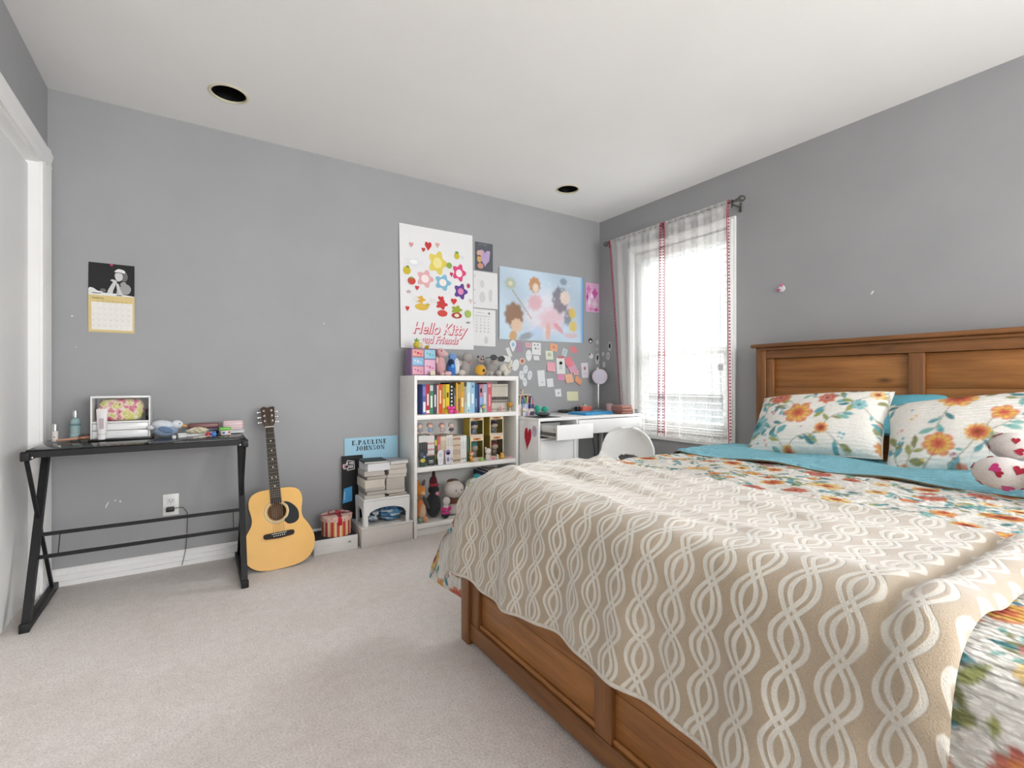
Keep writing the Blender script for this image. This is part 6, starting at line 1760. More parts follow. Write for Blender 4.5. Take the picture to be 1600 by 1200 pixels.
toy('plush_bow_toy', 'small white and black plush toy with a hot pink bow on the lower shelf', 'plush toy', (1.402, 2.970, zl), [
    ('body', '26262a', (0, 0, 0.030), (0.030, 0.024, 0.030)), ('head', 'd8d2cf', (0.008, -0.002, 0.118), (0.026, 0.022, 0.028)), ('chest', 'cfc9c6', (0, -0.010, 0.075), (0.022, 0.018, 0.026)),
    ('bow_lobe', 'cf2f86', (-0.022, -0.022, 0.070), (0.020, 0.009, 0.014), (0, 20, 0)), ('bow_lobe', 'cf2f86', (0.018, -0.022, 0.070), (0.020, 0.009, 0.014), (0, -20, 0)), ('bow_knot', 'e05aa2', (-0.002, -0.028, 0.070), 0.008),
    ('pink_skirt', 'c6408a', (0, -0.006, 0.042), (0.032, 0.026, 0.014))])
toy('plush_ball', 'big round white plush toy with a blue eye on the lower shelf', 'plush toy', (1.492, 3.03, zl), [
    ('body', 'd9d0c8', (0, 0, 0.045), (0.055, 0.045, 0.045)), ('head', 'ddd5cd', (0, -0.006, 0.178), (0.072, 0.058, 0.062)), ('cap', '6a4a34', (0.0, 0.012, 0.232), (0.042, 0.036, 0.016)), ('eye', '5a7ab0', (-0.010, -0.063, 0.178), (0.005, 0.004, 0.007)), ('eye', '5a7ab0', (0.034, -0.056, 0.178), (0.005, 0.004, 0.007)),
    ('cheek', 'dcb0a8', (0.010, -0.062, 0.158), (0.008, 0.004, 0.005)), ('basket', '7a4a34', (0.0, -0.004, 0.098), (0.052, 0.046, 0.020))])
toy('plush_seal', 'pale grey plush toy in a teal cap on the lower shelf', 'plush toy', (1.640, 3.02, zl), [
    ('body', 'cfc8c4', (0, 0, 0.090), (0.058, 0.055, 0.090)), ('head', 'd6cfca', (0, -0.01, 0.195), (0.062, 0.052, 0.048)), ('teal_cap', '3fa6ac', (0.034, 0.0, 0.245), (0.034, 0.032, 0.022)), ('eye', '4a4448', (-0.014, -0.058, 0.200), 0.004), ('eye', '4a4448', (0.020, -0.058, 0.196), 0.004), ('cap_button', '2c3438', (0.040, -0.006, 0.268), 0.006)])
for k, (x0, x1, c, lab, h) in enumerate([(1.705, 1.738, '2c3a5c', 'navy hardback beside the plush toys on the lower shelf', .31), (1.738, 1.772, '34466a', 'slate blue hardback on the lower shelf next to the brown one', .318),
        (1.772, 1.800, '8a4a38', 'reddish brown hardback on the lower shelf', .320), (1.800, 1.815, 'd6d0c4', 'narrow cream book on the lower shelf', .298), (1.815, 1.838, 'dad8d2', 'white book with black spine marks on the lower shelf', .310), (1.838, 1.866, '1c1c20', 'black hardback on the lower shelf beside the dark pouch', .312)]):
    upright_book(x0, x1, 2.965, 3.13, zl, zl + h - 0.03, c, lab, [(.2, .8, '2a2a2c', .3)] if k == 4 else [(.3, .7, 'a9a49a', .25)], 'books on the lower shelf')
t = thing('dark_pouch', 'dark grey and black bag at the right end of the lower shelf', 'bag', (1.91, 3.04, zl))
build('bag_body', MB('232327').rbox(1.872, 1.946, 2.975, 3.10, zl, zl + 0.20, 0.02, seg=3), CLOTH, t)
build('bag_flap', MB('8c8a8c').rbox(1.874, 1.944, 2.970, 3.06, zl + 0.2005, zl + 0.255, 0.012, seg=3), CLOTH, t)

# ---------------------------------------------------------------- on top of the bookcase
zt = BZ + 0.0004
md = thing('mini_drawers', 'lilac mini drawer chest with colourful fronts on the bookcase', 'drawer chest', (1.262, 3.06, zt))
build('chest_body', MB('8a6a96').rbox(1.178, 1.350, 3.012, 3.125, zt, zt + 0.178, 0.002), PLASTIC, md)
for (x0, x1, z0, z1, c, mk) in ((1.184, 1.262, .124, .172, 'd9968c', 'c2385a'), (1.184, 1.262, .066, .118, '86b4d4', 'c9d4e2'), (1.184, 1.262, .006, .060, 'd69aa6', 'b96aa0'), (1.268, 1.346, .112, .172, '8fbfd2', '5fa6bc'), (1.268, 1.346, .006, .106, 'd5a6c0', 'c2688c')):
    d = build('drawer', MB(c).rbox(x0, x1, 3.006, 3.0118, zt + z0, zt + z1, 0.0015), PLASTIC, md)
    m = MB(mk)
    for k in range(3): m.prism(circle(0.006 + 0.003 * (k % 2), 10, x0 + 0.018 + 0.020 * k, zt + (z0 + z1) / 2 + 0.006 * (1 - k)), 0.0004, None, Matrix(((1, 0, 0, 0), (0, 0, -1, 3.0059), (0, 1, 0, 0), (0, 0, 0, 1))))
    build('drawer_print', m, PAPER, d)
    build('knob', MB('e2d8c8').ell(((x0 + x1) / 2, 3.003, zt + (z0 + z1) / 2 + 0.012), 0.004), PLASTIC, d)
toy('plush_pineapple', 'plush pineapple on top of the lilac drawer chest', 'plush toy', (1.244, 3.06, zt + 0.1785), [
    ('body', 'd3bf3e', (-0.008, 0, 0.026), (0.024, 0.022, 0.026)), ('face', 'e0cfae', (0.012, -0.010, 0.024), (0.020, 0.016, 0.022)), ('leaf', '6a9a3e', (-0.010, 0, 0.060), (0.006, 0.006, 0.014)), ('leaf', '78a648', (-0.020, 0, 0.056), (0.005, 0.005, 0.012), (0, -35, 0)), ('leaf', '78a648', (0.002, 0, 0.056), (0.005, 0.005, 0.012), (0, 35, 0))])
toy('plush_bee', 'tiny yellow and brown striped plush on the lilac drawer chest', 'plush toy', (1.304, 3.055, zt + 0.1785), [
    ('body', 'cda92e', (0, 0, 0.013), (0.016, 0.013, 0.013)), ('stripe', '7a5a2c', (0, -0.001, 0.013), (0.006, 0.0136, 0.0134)), ('head', 'd9c6a0', (0.012, -0.004, 0.024), 0.010)])
one('small_card', MB('d8cdb0').rbox(1.290, 1.325, 2.962, 2.965, zt, zt + 0.030, 0.0008).box(1.286, 1.329, 2.955, 2.975, zt, zt + 0.003, '2a2624'), PAPER, 'small cream card in a dark holder before the lilac drawer chest', 'card', (1.307, 2.964, zt))
toy('plush_bunny', 'pink plush dinosaur sitting beside the lilac drawer chest', 'plush toy', (1.396, 3.04, zt), [
    ('body', 'd3a3a6', (0, 0, 0.062), (0.034, 0.034, 0.062)), ('head', 'd9acae', (0.002, -0.004, 0.140), (0.030, 0.034, 0.028)), ('snout', 'ddb6b6', (0.020, -0.020, 0.132), (0.022, 0.018, 0.016)), ('foot', 'dcb2b4', (-0.006, -0.042, 0.012), (0.014, 0.022, 0.012)),
    ('foot', 'dcb2b4', (0.034, -0.040, 0.014), (0.024, 0.018, 0.014)), ('arm', 'e0bcbc', (-0.030, -0.018, 0.092), (0.010, 0.012, 0.022)), ('eye', '1c1a1c', (-0.006, -0.036, 0.150), 0.004), ('crest', 'b4566a', (-0.026, 0.006, 0.140), (0.006, 0.010, 0.022))])
toy('plush_penguin', 'blue and white plush penguin on the bookcase', 'plush toy', (1.482, 3.03, zt), [
    ('body', '3f74c0', (0, 0, 0.052), (0.036, 0.032, 0.052)), ('belly', 'd9dce0', (0.022, -0.014, 0.060), (0.022, 0.022, 0.050)), ('head', '6f9ad0', (0.002, 0, 0.112), (0.026, 0.024, 0.026)), ('wing', '20304e', (-0.018, -0.022, 0.080), (0.022, 0.010, 0.024), (0, 30, 0)), ('flower', '5fa0e2', (-0.012, -0.032, 0.058), (0.013, 0.006, 0.012)), ('hood_tip', '86aede', (-0.002, 0, 0.136), (0.010, 0.010, 0.008))])
toy('plush_monkey', 'grey plush monkey leaning in the middle of the bookcase top', 'plush toy', (1.594, 3.06, zt), [
    ('body', 'a39c98', (0.0, 0, 0.050), (0.036, 0.034, 0.050)), ('head', 'aaa39e', (0.018, -0.004, 0.116), (0.034, 0.032, 0.032)), ('paw', 'c4b9b0', (-0.044, -0.016, 0.078), (0.018, 0.016, 0.018)), ('foot', 'c9c0b6', (-0.034, -0.030, 0.020), (0.026, 0.018, 0.020)), ('ear', '968e8a', (0.050, 0.0, 0.120), (0.010, 0.006, 0.016)), ('mouth', 'c98a84', (0.030, -0.034, 0.080), (0.012, 0.006, 0.009))])
toy('plush_bear', 'little bear hugging a yellow spotted pumpkin on the bookcase', 'plush toy', (1.688, 3.005, zt), [
    ('pumpkin', 'd9a53c', (0, -0.006, 0.036), (0.038, 0.032, 0.036)), ('pumpkin_face', '3a2c22', (0.008, -0.037, 0.034), (0.010, 0.003, 0.010)), ('head', 'a5968c', (0.008, 0.004, 0.102), (0.026, 0.022, 0.022)), ('ear', '4a403c', (-0.010, 0.006, 0.122), 0.007), ('ear', '4a403c', (0.026, 0.006, 0.122), 0.007), ('eye_patch', '33282a', (0.002, -0.016, 0.106), (0.006, 0.003, 0.006)), ('eye_patch', '33282a', (0.018, -0.016, 0.104), (0.006, 0.003, 0.006)), ('leg', '9c9088', (0.040, -0.016, 0.020), (0.016, 0.022, 0.018))])
toy('plush_rabbit', 'grey long-eared plush animal wearing black glasses on the bookcase', 'plush toy', (1.812, 3.055, zt), [
    ('body', '9d9894', (0, 0, 0.046), (0.042, 0.036, 0.046)), ('head', 'b0aaa4', (0.022, -0.016, 0.092), (0.034, 0.030, 0.030)), ('ear', '8c8682', (-0.048, 0.0, 0.092), (0.010, 0.012, 0.042), (0, -30, 0)), ('leg', 'b4aea8', (0.030, -0.040, 0.020), (0.022, 0.026, 0.020)), ('leg', 'a9a39d', (-0.030, -0.036, 0.018), (0.020, 0.026, 0.018))])
gl = thing('toy_glasses', 'black-framed glasses worn by the grey plush animal', 'glasses', (1.825, 2.985, zt + 0.130))
for s in (-1, 1):
    M = AT(1.826 + s * 0.034, 2.988, zt + 0.130 - 0.004 * s, 90, 0, 0)
    r = build('rim', MB('17171a').tube([(0.026 * math.cos(a), 0.017 * math.sin(a), 0) for a in [2 * math.pi * k / 20 for k in range(20)]], 0.0032, 6, closed=True, M=M), PLASTIC, gl)
    build('lens', MB().prism(circle(0.025, 20, ry=0.016), 0.001, M=M), tinted('smoked_lens', (0.25, 0.25, 0.27), 0.3), r)
    build('temple', MB('17171a').tube([(1.826 + s * 0.060, 2.988, zt + 0.134), (1.826 + s * 0.064, 3.05, zt + 0.132)], 0.0025, 6), PLASTIC, gl)
build('nose_bridge', MB('17171a').tube([(1.818, 2.987, zt + 0.133), (1.826, 2.986, zt + 0.136), (1.834, 2.987, zt + 0.132)], 0.003, 6), PLASTIC, gl)
toy('plush_lamb', 'white plush lamb at the window end of the bookcase top', 'plush toy', (1.925, 3.05, zt), [
    ('body', 'd6d1c6', (0, 0, 0.044), (0.044, 0.036, 0.044)), ('head', 'cfc9b8', (0.020, -0.026, 0.062), (0.026, 0.024, 0.024)), ('ear', 'dcd8d0', (0.042, -0.004, 0.084), (0.012, 0.010, 0.030), (0, 25, 0)), ('leg', 'd9d5cd', (-0.020, -0.040, 0.018), (0.014, 0.020, 0.018)), ('nose', '8a7a5a', (0.022, -0.049, 0.056), 0.005)])

for o in list(COL.objects):
    if o.parent is None and o.name.split('.')[0] in ('plush_bunny', 'plush_penguin', 'plush_monkey', 'plush_bear', 'plush_rabbit', 'plush_lamb'):
        o.scale = (1.12, 1.08, 1.12)
# ---------------------------------------------------------------- on the white desk
zd = KZ + 0.0004
m = MB('2e3034').rbox(2.005, 2.205, 2.735, 2.915, zd, zd + 0.003, 0.001)
one('desk_mat', m, PLASTIC, 'thin dark grey mat at the front left of the white desk', 'mat', (2.1, 2.82, zd))
zm = zd + 0.0032
t = thing('tape_dispenser', 'dark oval puck on the grey desk mat', 'dispenser', (2.13, 2.845, zm))
build('puck_body', MB('3a3d3e').ell((2.13, 2.845, zm + 0.016), (0.056, 0.040, 0.016), nu=24), PLASTIC, t)
build('puck_top', MB('5c6062').ell((2.132, 2.845, zm + 0.027), (0.036, 0.026, 0.007), nu=20), GLOSS, t)
# pen pots with their pens
def pot(name, label, x, y, r, h, col):
    t = thing(name, label, 'pen pot', (x, y, zd), group='pen pots on the white desk')
    build('pot_wall', MB(col).lathe([(0.0, 0.001), (r * 0.92, 0.0), (r, 0.003), (r, h), (r - 0.002, h), (r - 0.003, 0.004), (0.0, 0.004)], 20, M=None), PLASTIC, t, True)
    build('pot_band', MB('d9c9c2').lathe([(r + 0.0004, h * 0.35), (r + 0.0004, h * 0.6)], 20), PAPER, t, True)
    return t
pot('pen_pot', 'white patterned pen pot nearest the bookcase', 2.022, 3.02, 0.030, 0.085, 'd8d2cf')
pot('pen_pot', 'lavender pen pot in the middle of the marker pots', 2.090, 3.03, 0.030, 0.090, 'a9aed0')
pot('pen_pot', 'navy pen pot at the right of the marker pots', 2.160, 3.05, 0.028, 0.085, '3c4068')
cols = [('d9686c', 'coral'), ('e2a08a', 'peach'), ('27272b', 'black'), ('d88c9c', 'pink'), ('6a8fd0', 'blue'), ('8fb4e0', 'pale blue'), ('7cb08a', 'green'), ('c9c46a', 'lime'), ('5a6ab0', 'indigo'), ('2c3460', 'navy'), ('3a3a70', 'violet'), ('b04a5a', 'red'), ('d9d4cc', 'white'), ('4fa6a0', 'teal')]
rg = random.Random(12)
for k in range(18):
    px_, py_ = ((2.022, 3.02), (2.090, 3.03), (2.160, 3.05))[k % 3]
    a = 2.39996 * (k // 3) + k % 3
    rr = 0.0 if k < 3 else 0.017
    c, nm = cols[k % len(cols)]
    x0, y0 = px_ + rr * 0.8 * math.cos(a), py_ + rr * 0.8 * math.sin(a)
    hh = rg.uniform(0.125, 0.155)
    x1, y1 = px_ + rr * 1.35 * math.cos(a), py_ + rr * 1.35 * math.sin(a)
    pen = thing('marker_pen', nm + ' marker pen standing in the ' + ('white patterned', 'lavender', 'navy')[k % 3] + ' pen pot' + ('' if k < 14 else ', cap upward'), 'pen', (x0, y0, zd + 0.006), group='marker pens in the pots')
    p0, p1 = Vector((x0, y0, zd + 0.006)), Vector((x1, y1, zd + hh))
    build('barrel', MB('d6d3cf').tube([p0, p0.lerp(p1, 0.62)], 0.0052, 10), PLASTIC, pen)
    build('cap', MB(c).tube([p0.lerp(p1, 0.62), p0.lerp(p1, 0.97), p1], [0.0062, 0.0062, 0.004], 10), PLASTIC, pen)
# small figures, pompom pens and the little shelf above the pots
toy('pompom_pen', 'teal pompom pen topper beside the pen pots', 'pen', (2.215, 3.03, zd), [('holder', '2f9a86', (0, 0, 0.016), (0.020, 0.020, 0.016)), ('pompom', '35a68e', (0, 0, 0.050), (0.026, 0.024, 0.025)), ('tuft', '5cc2aa', (0.006, -0.008, 0.060), (0.018, 0.016, 0.014))])
toy('pompom_pen', 'second teal pompom ornament nearer the blue tablet', 'pen', (2.300, 3.05, zd), [('holder', '2f9a86', (0, 0, 0.012), (0.022, 0.020, 0.012)), ('pompom', '33a48c', (0, 0, 0.038), (0.030, 0.026, 0.024)), ('tuft', '66c8b2', (0.010, -0.008, 0.050), (0.016, 0.014, 0.012))])
t = thing('pen_rack', 'beige riser shelf carrying small figures behind the pen pots', 'shelf rack', (2.10, 3.12, zd))
build('rack_board', MB('cfc4b2').rbox(2.03, 2.20, 3.095, 3.185, zd + 0.150, zd + 0.158, 0.001), PAPER, t)
for x in (2.034, 2.192):
    build('rack_side', MB('3a3836').rbox(x - 0.004, x + 0.004, 3.10, 3.18, zd, zd + 0.1497, 0.001), PAPER, t)
toy('rack_figure', 'black-haired figurine in coral on the riser shelf', 'figurine', (2.050, 3.13, zd + 0.1585), [('body', 'd88a72', (0, 0, 0.018), (0.012, 0.010, 0.018)), ('head', 'e0bfa4', (0, -0.002, 0.046), (0.013, 0.012, 0.013)), ('hair', '231f20', (0, 0.003, 0.052), (0.016, 0.014, 0.012))], material=PLASTIC)
toy('rack_figure', 'small pale figurine with orange hair on the riser shelf', 'figurine', (2.145, 3.14, zd + 0.1585), [('body', 'd2c4b0', (0, 0, 0.012), (0.009, 0.008, 0.012)), ('head', 'e2c8ae', (0, -0.002, 0.030), 0.009), ('hair', 'b9743c', (0, 0.003, 0.034), (0.011, 0.010, 0.008))], material=PLASTIC)
toy('white_mascot', 'small white figurine in front of the pen pots', 'figurine', (2.035, 2.955, zd), [('body', 'dcd8cc', (0, 0, 0.020), (0.012, 0.010, 0.020)), ('head', 'e0dcd2', (0, -0.002, 0.050), (0.014, 0.012, 0.012)), ('ear', 'd8d4c8', (-0.008, 0, 0.064), (0.003, 0.003, 0.010)), ('ear', 'd8d4c8', (0.008, 0, 0.064), (0.003, 0.003, 0.010)), ('scarf', 'c7b45a', (0, -0.002, 0.036), (0.012, 0.011, 0.004))], material=PLASTIC)
toy('white_mascot', 'tiny pink and white figurine beside the white one on the desk', 'figurine', (2.072, 2.945, zd), [('body', 'd8a8a8', (0, 0, 0.014), (0.009, 0.008, 0.014)), ('head', 'e0d6ce', (0, -0.002, 0.034), 0.010)], material=PLASTIC)
one('speaker_puck', MB('1f2022').ell((2.56, 3.12, zd + 0.014), (0.072, 0.045, 0.014), nu=26), PLASTIC, 'flat black oval case behind the blue tablet on the white desk', 'case', (2.56, 3.12, zd))
tb = thing('tablet_case', 'bright blue tablet case lying on the white desk', 'tablet', (2.66, 2.90, zd))
M = AT(2.655, 2.885, zd, 0, 0, 7)
build('case_shell', MB('2f8fc4').rbox(-0.190, 0.190, -0.095, 0.095, 0.0, 0.015, 0.006, M=M, seg=3), PLASTIC, tb)
build('case_cover', MB('3b9fd4').rbox(-0.186, 0.186, -0.091, 0.091, 0.0152, 0.019, 0.002, M=M), PLASTIC, tb)
t = thing('coral_box', 'coral open box with trinkets at the back of the white desk', 'box', (2.78, 3.12, zd))
build('box_body', MB('d06a5e').rbox(2.735, 2.835, 3.09, 3.16, zd, zd + 0.040, 0.003), PLASTIC, t)
build('box_rim', MB('dd8274').rbox(2.733, 2.837, 3.088, 3.162, zd + 0.0402, zd + 0.046, 0.002), PLASTIC, t)
toy('snail_trinket', 'little green and white trinket sitting on the coral box', 'trinket', (2.775, 3.12, zd + 0.0463), [('body', 'd6d0bc', (0.006, 0, 0.008), (0.020, 0.010, 0.008), (0, 18, 0)), ('leaf', '7aa04e', (-0.012, 0, 0.020), (0.006, 0.005, 0.014), (0, -25, 0))], material=PLASTIC)
t = thing('black_mug', 'black mug beside the coral box on the white desk', 'mug', (2.705, 3.13, zd))
build('mug_body', MB('1d1d20').lathe([(0.0, 0.001), (0.022, 0.0), (0.024, 0.003), (0.024, 0.045), (0.0215, 0.045), (0.021, 0.005), (0.0, 0.005)], 22, M=AT(2.705, 3.13, zd)), GLOSS, t)
build('handle', MB('1d1d20').tube([(2.705 + 0.0 - 0.0235, 3.13 - 0.002, zd + 0.036), (2.668, 3.128, zd + 0.032), (2.668, 3.128, zd + 0.016), (2.6815, 3.128, zd + 0.010)], 0.0035, 8), GLOSS, t)
lp = thing('desk_lamp', 'lamp with a round lavender disc head on a slim chrome stem', 'lamp', (2.945, 3.13, zd))
build('lamp_base', MB('c9c2c8').lathe([(0.0, 0.0), (0.045, 0.0), (0.045, 0.008), (0.012, 0.014), (0.0, 0.014)], 24, M=AT(2.945, 3.13, zd)), PLASTIC, lp)
build('stem', MB().tube([(2.945, 3.13, zd + 0.013), (2.945, 3.13, zd + 0.262)], 0.0055, 12), mat('chrome_stem', (0.72, 0.72, 0.72), 0.2, metal=0.9), lp)
hd = build('lamp_head', MB('d6ccc8').lathe([(0.0, -0.030), (0.040, -0.030), (0.062, -0.022), (0.066, 0.0), (0.064, 0.010), (0.0, 0.010)], 32, M=AT(2.938, 3.105, zd + 0.302, 90, 0, -40)), PLASTIC, lp)
build('lamp_face', MB('bdb6c6').lathe([(0.060, 0.0102), (0.058, 0.014), (0.0, 0.016)], 32, M=AT(2.938, 3.105, zd + 0.302, 90, 0, -40)), PLASTIC, hd)
build('head_knob', MB('d6cfcc').ell((2.93, 3.125, zd + 0.374), (0.010, 0.010, 0.012)), PLASTIC, lp)
t = thing('pink_cup', 'pale pink cup with a lid in the desk corner by the window', 'cup', (2.992, 3.03, zd))
build('cup_body', MB('d3b4b6').lathe([(0.0, 0.0), (0.026, 0.0), (0.030, 0.004), (0.032, 0.060), (0.0, 0.060)], 24, M=AT(2.985, 3.03, zd)), PLASTIC, t)
build('lid', MB('c9a4a8').lathe([(0.033, 0.0603), (0.033, 0.068), (0.010, 0.074), (0.0, 0.076)], 24, M=AT(2.985, 3.03, zd)), PLASTIC, t)
one('pink_eraser', MB('d8a09c').rbox(2.905, 2.965, 2.985, 3.02, zd, zd + 0.014, 0.005, seg=3), PLASTIC, 'flat pink eraser case before the pink cup', 'case', (2.935, 3.0, zd))
one('red_notebook', MB('b4525c').rbox(2.80, 2.895, 3.005, 3.075, zd, zd + 0.010, 0.002), PAPER, 'thin red notebook between the blue tablet and the coral box', 'notebook', (2.85, 3.04, zd))
for k, (zz, h, c, lab) in enumerate(((0.0, 0.022, '8a5248', 'dark rose pencil pouch at the bottom of the pouch stack'), (0.0224, 0.022, '9c665a', 'brown rose pencil pouch in the middle of the pouch stack'), (0.0448, 0.024, 'a87468', 'dusty rose zip pouch on top of the pouch stack by the curtain'))):
    t = thing('zip_pouch', lab, 'pouch', (2.885, 2.775, zd + zz), group='pouches stacked at the window end of the desk')
    M = AT(2.872, 2.775, zd + zz, 0, 0, (-3, 4, 0)[k])
    build('pouch_body', MB(c).rbox(-0.068, 0.068, -0.062, 0.058, 0.0, h, 0.009, M=M, seg=3), CLOTH, t)
    build('zip', MB('c4a08c').tube([M @ Vector((-0.060, -0.0615, h * 0.55)), M @ Vector((0.060, -0.0615, h * 0.55))], 0.0017, 6), PLASTIC, t)
    build('zip_pull', MB('cfa884').rbox(0.052, 0.058, -0.067, -0.0632, h * 0.2, h * 0.5, 0.001, M=M), PLASTIC, t)

# ---------------------------------------------------------------- posters and papers on the back wall
def paper_sheet(name, label, cat, x0, x1, z0, z1, col, curl=(0.0, 0.0), tilt=0.0, group=None, base=0.0012):
    """a sheet pinned flat at its top; its left and right edges stand off the wall a little"""
    t = thing(name, label, cat, ((x0 + x1) / 2, YA, z0), group=group)
    w, h = x1 - x0, z1 - z0
    M = ON_A((x0 + x1) / 2, (z0 + z1) / 2, base, tilt)
    def f(u, v):
        d = curl[0] * (1 - u) ** 4 * (1 - 0.6 * v) + curl[1] * u ** 4 * (1 - 0.6 * v)
        return ((u - .5) * w, (v - .5) * h, d)
    build('sheet', MB(col).sheet(f, 14, 10, M=M), PAPER, t)
    def on(u, v, lift=0.0006):                     # frame on the sheet, u and v in 0..1
        p = f(u, v)
        return M @ Matrix.Translation((p[0], p[1], p[2] + lift))
    def bend(m):                                   # lay a print drawn in flat sheet space onto the curled sheet
        m.v = [tuple(M @ Vector((p[0], p[1], p[2] + f(min(1, max(0, p[0] / w + .5)), min(1, max(0, p[1] / h + .5)))[2]))) for p in m.v]
        return m
    on.bend = bend
    return t, on, w, h

# big white poster
t, on, w, h = paper_sheet('wall_poster', 'large white poster with red script lettering and small colourful drawings', 'poster', 1.170, 1.744, 1.245, 2.105, 'e3e3e4', (0.018, 0.006), 0.6)
Mx = lambda u, v, k=0: Matrix.Translation(((u - .5) * w, (v - .5) * h, 0.0006 + 0.00012 * k))
pr = MB()
def blobs(m, Mf, L):
    for k_, (u, v, rx, ry, c, kind) in enumerate(L):
        rx, ry = rx * 1.18, ry * 1.10
        if kind == 'o': pr_ = circle(rx, 20, ry=ry)
        elif kind == 'h': pr_ = heart(rx * 2, ry * 2)
        elif kind == 'f': pr_ = [((rx * (0.82 + 0.18 * math.cos(5 * a))) * math.cos(a), (ry * (0.82 + 0.18 * math.cos(5 * a))) * math.sin(a)) for a in [2 * math.pi * k / 40 for k in range(40)]]
        elif kind == 's': pr_ = [((rx if k % 2 == 0 else rx * .45) * math.sin(math.pi * k / 5), (ry if k % 2 == 0 else ry * .45) * math.cos(math.pi * k / 5)) for k in range(10)]
        m.prism(pr_, 0.0003, lin(c), Mf(u, v, k_))
shapes = [(.50, .72, .066, .082, 'dcc95e', 'f'), (.50, .72, .030, .036, 'e8dc94', 'o'), (.80, .66, .050, .062, 'd9477c', 'f'), (.80, .655, .022, .026, 'eee4e4', 'o'),
          (.33, .575, .058, .060, 'dba9ac', 'f'), (.33, .575, .026, .026, 'efe2de', 'o'), (.57, .56, .058, .056, '7fb6cf', 'f'), (.57, .56, .024, .024, 'efe6dc', 'o'),
          (.82, .50, .050, .056, '5f3f8e', 'f'), (.82, .50, .020, .022, 'd88ab4', 'o'), (.26, .40, .036, .026, 'd6a83a', 'f'), (.28, .34, .044, .022, 'd8b44a', 'o'), (.55, .375, .042, .036, 'c23a38', 'f'), (.56, .30, .034, .022, 'c94a40', 'o'), (.54, .42, .020, .018, 'c02c30', 'h'),
          (.76, .34, .040, .030, '9aa834', 'f'), (.76, .29, .036, .020, 'a83c34', 'o'), (.76, .29, .016, .012, 'e8dccc', 'o'),
          (.375, .845, .022, .030, 'c43434', 'h'), (.31, .81, .012, .015, 'b83c3c', 'h'), (.15, .835, .014, .018, 'd9a0a0', 'h'), (.50, .865, .013, .018, 'd9a8a0', 'h'), (.77, .80, .018, .022, 'c9b83a', 'o'), (.77, .83, .012, .008, '6a9a3c', 'o'), (.85, .79, .012, .014, 'd8d8d8', 'h'),
          (.69, .635, .011, .016, 'b8344a', 'h'), (.09, .625, .024, .026, 'c9b434', 'o'), (.10, .655, .010, .007, '5f8a3a', 'o'), (.15, .545, .025, .024, 'c4483c', 'o'), (.15, .568, .010, .007, '6a9a3c', 'o'), (.22, .49, .013, .016, 'c43c4a', 'h'), (.93, .555, .012, .016, 'b04468', 'o'),
          (.11, .455, .022, .014, 'b9a9a6', 's'), (.09, .315, .012, .017, 'c43c34', 'h'), (.72, .405, .020, .022, 'cf3434', 'h'), (.96, .42, .012, .018, 'd8c0bc', 'h'), (.92, .31, .022, .026, 'a3bb5a', 'o'), (.92, .235, .022, .010, '8c8c8e', 's'), (.36, .36, .018, .016, 'c9a84a', 's'),
          (.18, .70, .060, .030, 'dcdfe4', 'f'), (.18, .70, .026, .014, 'efefef', 'o'), (.66, .71, .018, .020, '8ca84a', 'o'), (.20, .40, .026, .016, 'dededf', 'f'), (.45, .40, .030, .018, 'e0dcdc', 'f')]
blobs(pr, Mx, shapes)
tag(build('drawings', on.bend(pr), PAPER, t), None, kind='stuff')
lt = MB()
def script(m, body, size, M, shear, sq, front, back):
    S = Matrix.Diagonal((sq, 1, 1, 1))
    m.text(body, size, back, M @ Matrix.Translation((0.003, -0.004, 0.0002)) @ S, shear=shear, bold=0.0042)
    m.text(body, size, front, M @ Matrix.Translation((0, 0, 0.0005)) @ S, shear=shear, bold=0.0008)
script(lt, 'Hello Kitty', 0.112, Mx(.52, .165, 2), 0.30, 0.84, lin('eadfe0'), lin('c4384e'))
script(lt, 'and Friends', 0.076, Mx(.52, .075, 2), 0.30, 0.80, lin('eadfe0'), lin('c4566a'))
build('lettering', on.bend(lt), PAPER, t)

# dark card with a lilac heart
t, on, w, h = paper_sheet('dark_card', 'charcoal card with a lilac heart beside the large poster', 'card', 1.763, 1.918, 1.855, 2.070, '55585f', (0, 0.004))
m = MB(); M = on(0.5, 0.5, 0.0008)
m.prism(heart(0.115, 0.130, 0.010, -0.012), 0.0003, lin('b59fc4'), M)
m.prism(circle(0.024, 16, -0.038, 0.022), 0.0005, lin('cfa79a'), M); m.prism(circle(0.020, 14, -0.040, -0.020, 0.028), 0.0005, lin('c9a06a'), M); m.prism(circle(0.026, 14, -0.030, -0.072, 0.022), 0.0005, lin('c4907c'), M)
m.text('LET IT BE', 0.018, lin('8d9096'), M @ Matrix.Translation((-0.012, 0.090, 0.0004)))
build('card_print', m, PAPER, t)
# plain lined paper
t, on, w, h = paper_sheet('lined_paper', 'white punched paper pinned between the charcoal card and the month sheet', 'paper', 1.750, 1.958, 1.570, 1.848, 'dcdcdd', (0.0, 0.010), base=0.0016)
m = MB('55565a')
for v in (.12, .48, .86): m.prism(circle(0.004, 10), 0.0002, None, on(.05, v))
for (u, v, rx, ry) in ((.37, .30, .026, .042), (.72, .36, .020, .05), (.36, .66, .018, .03)):
    m.prism([(rx * math.cos(a), ry * math.sin(a)) for a in [6.283 * k / 20 for k in range(20)]], 0.0002, lin('c9cacc'), on(u, v))
build('pencil_marks', m, PAPER, t)
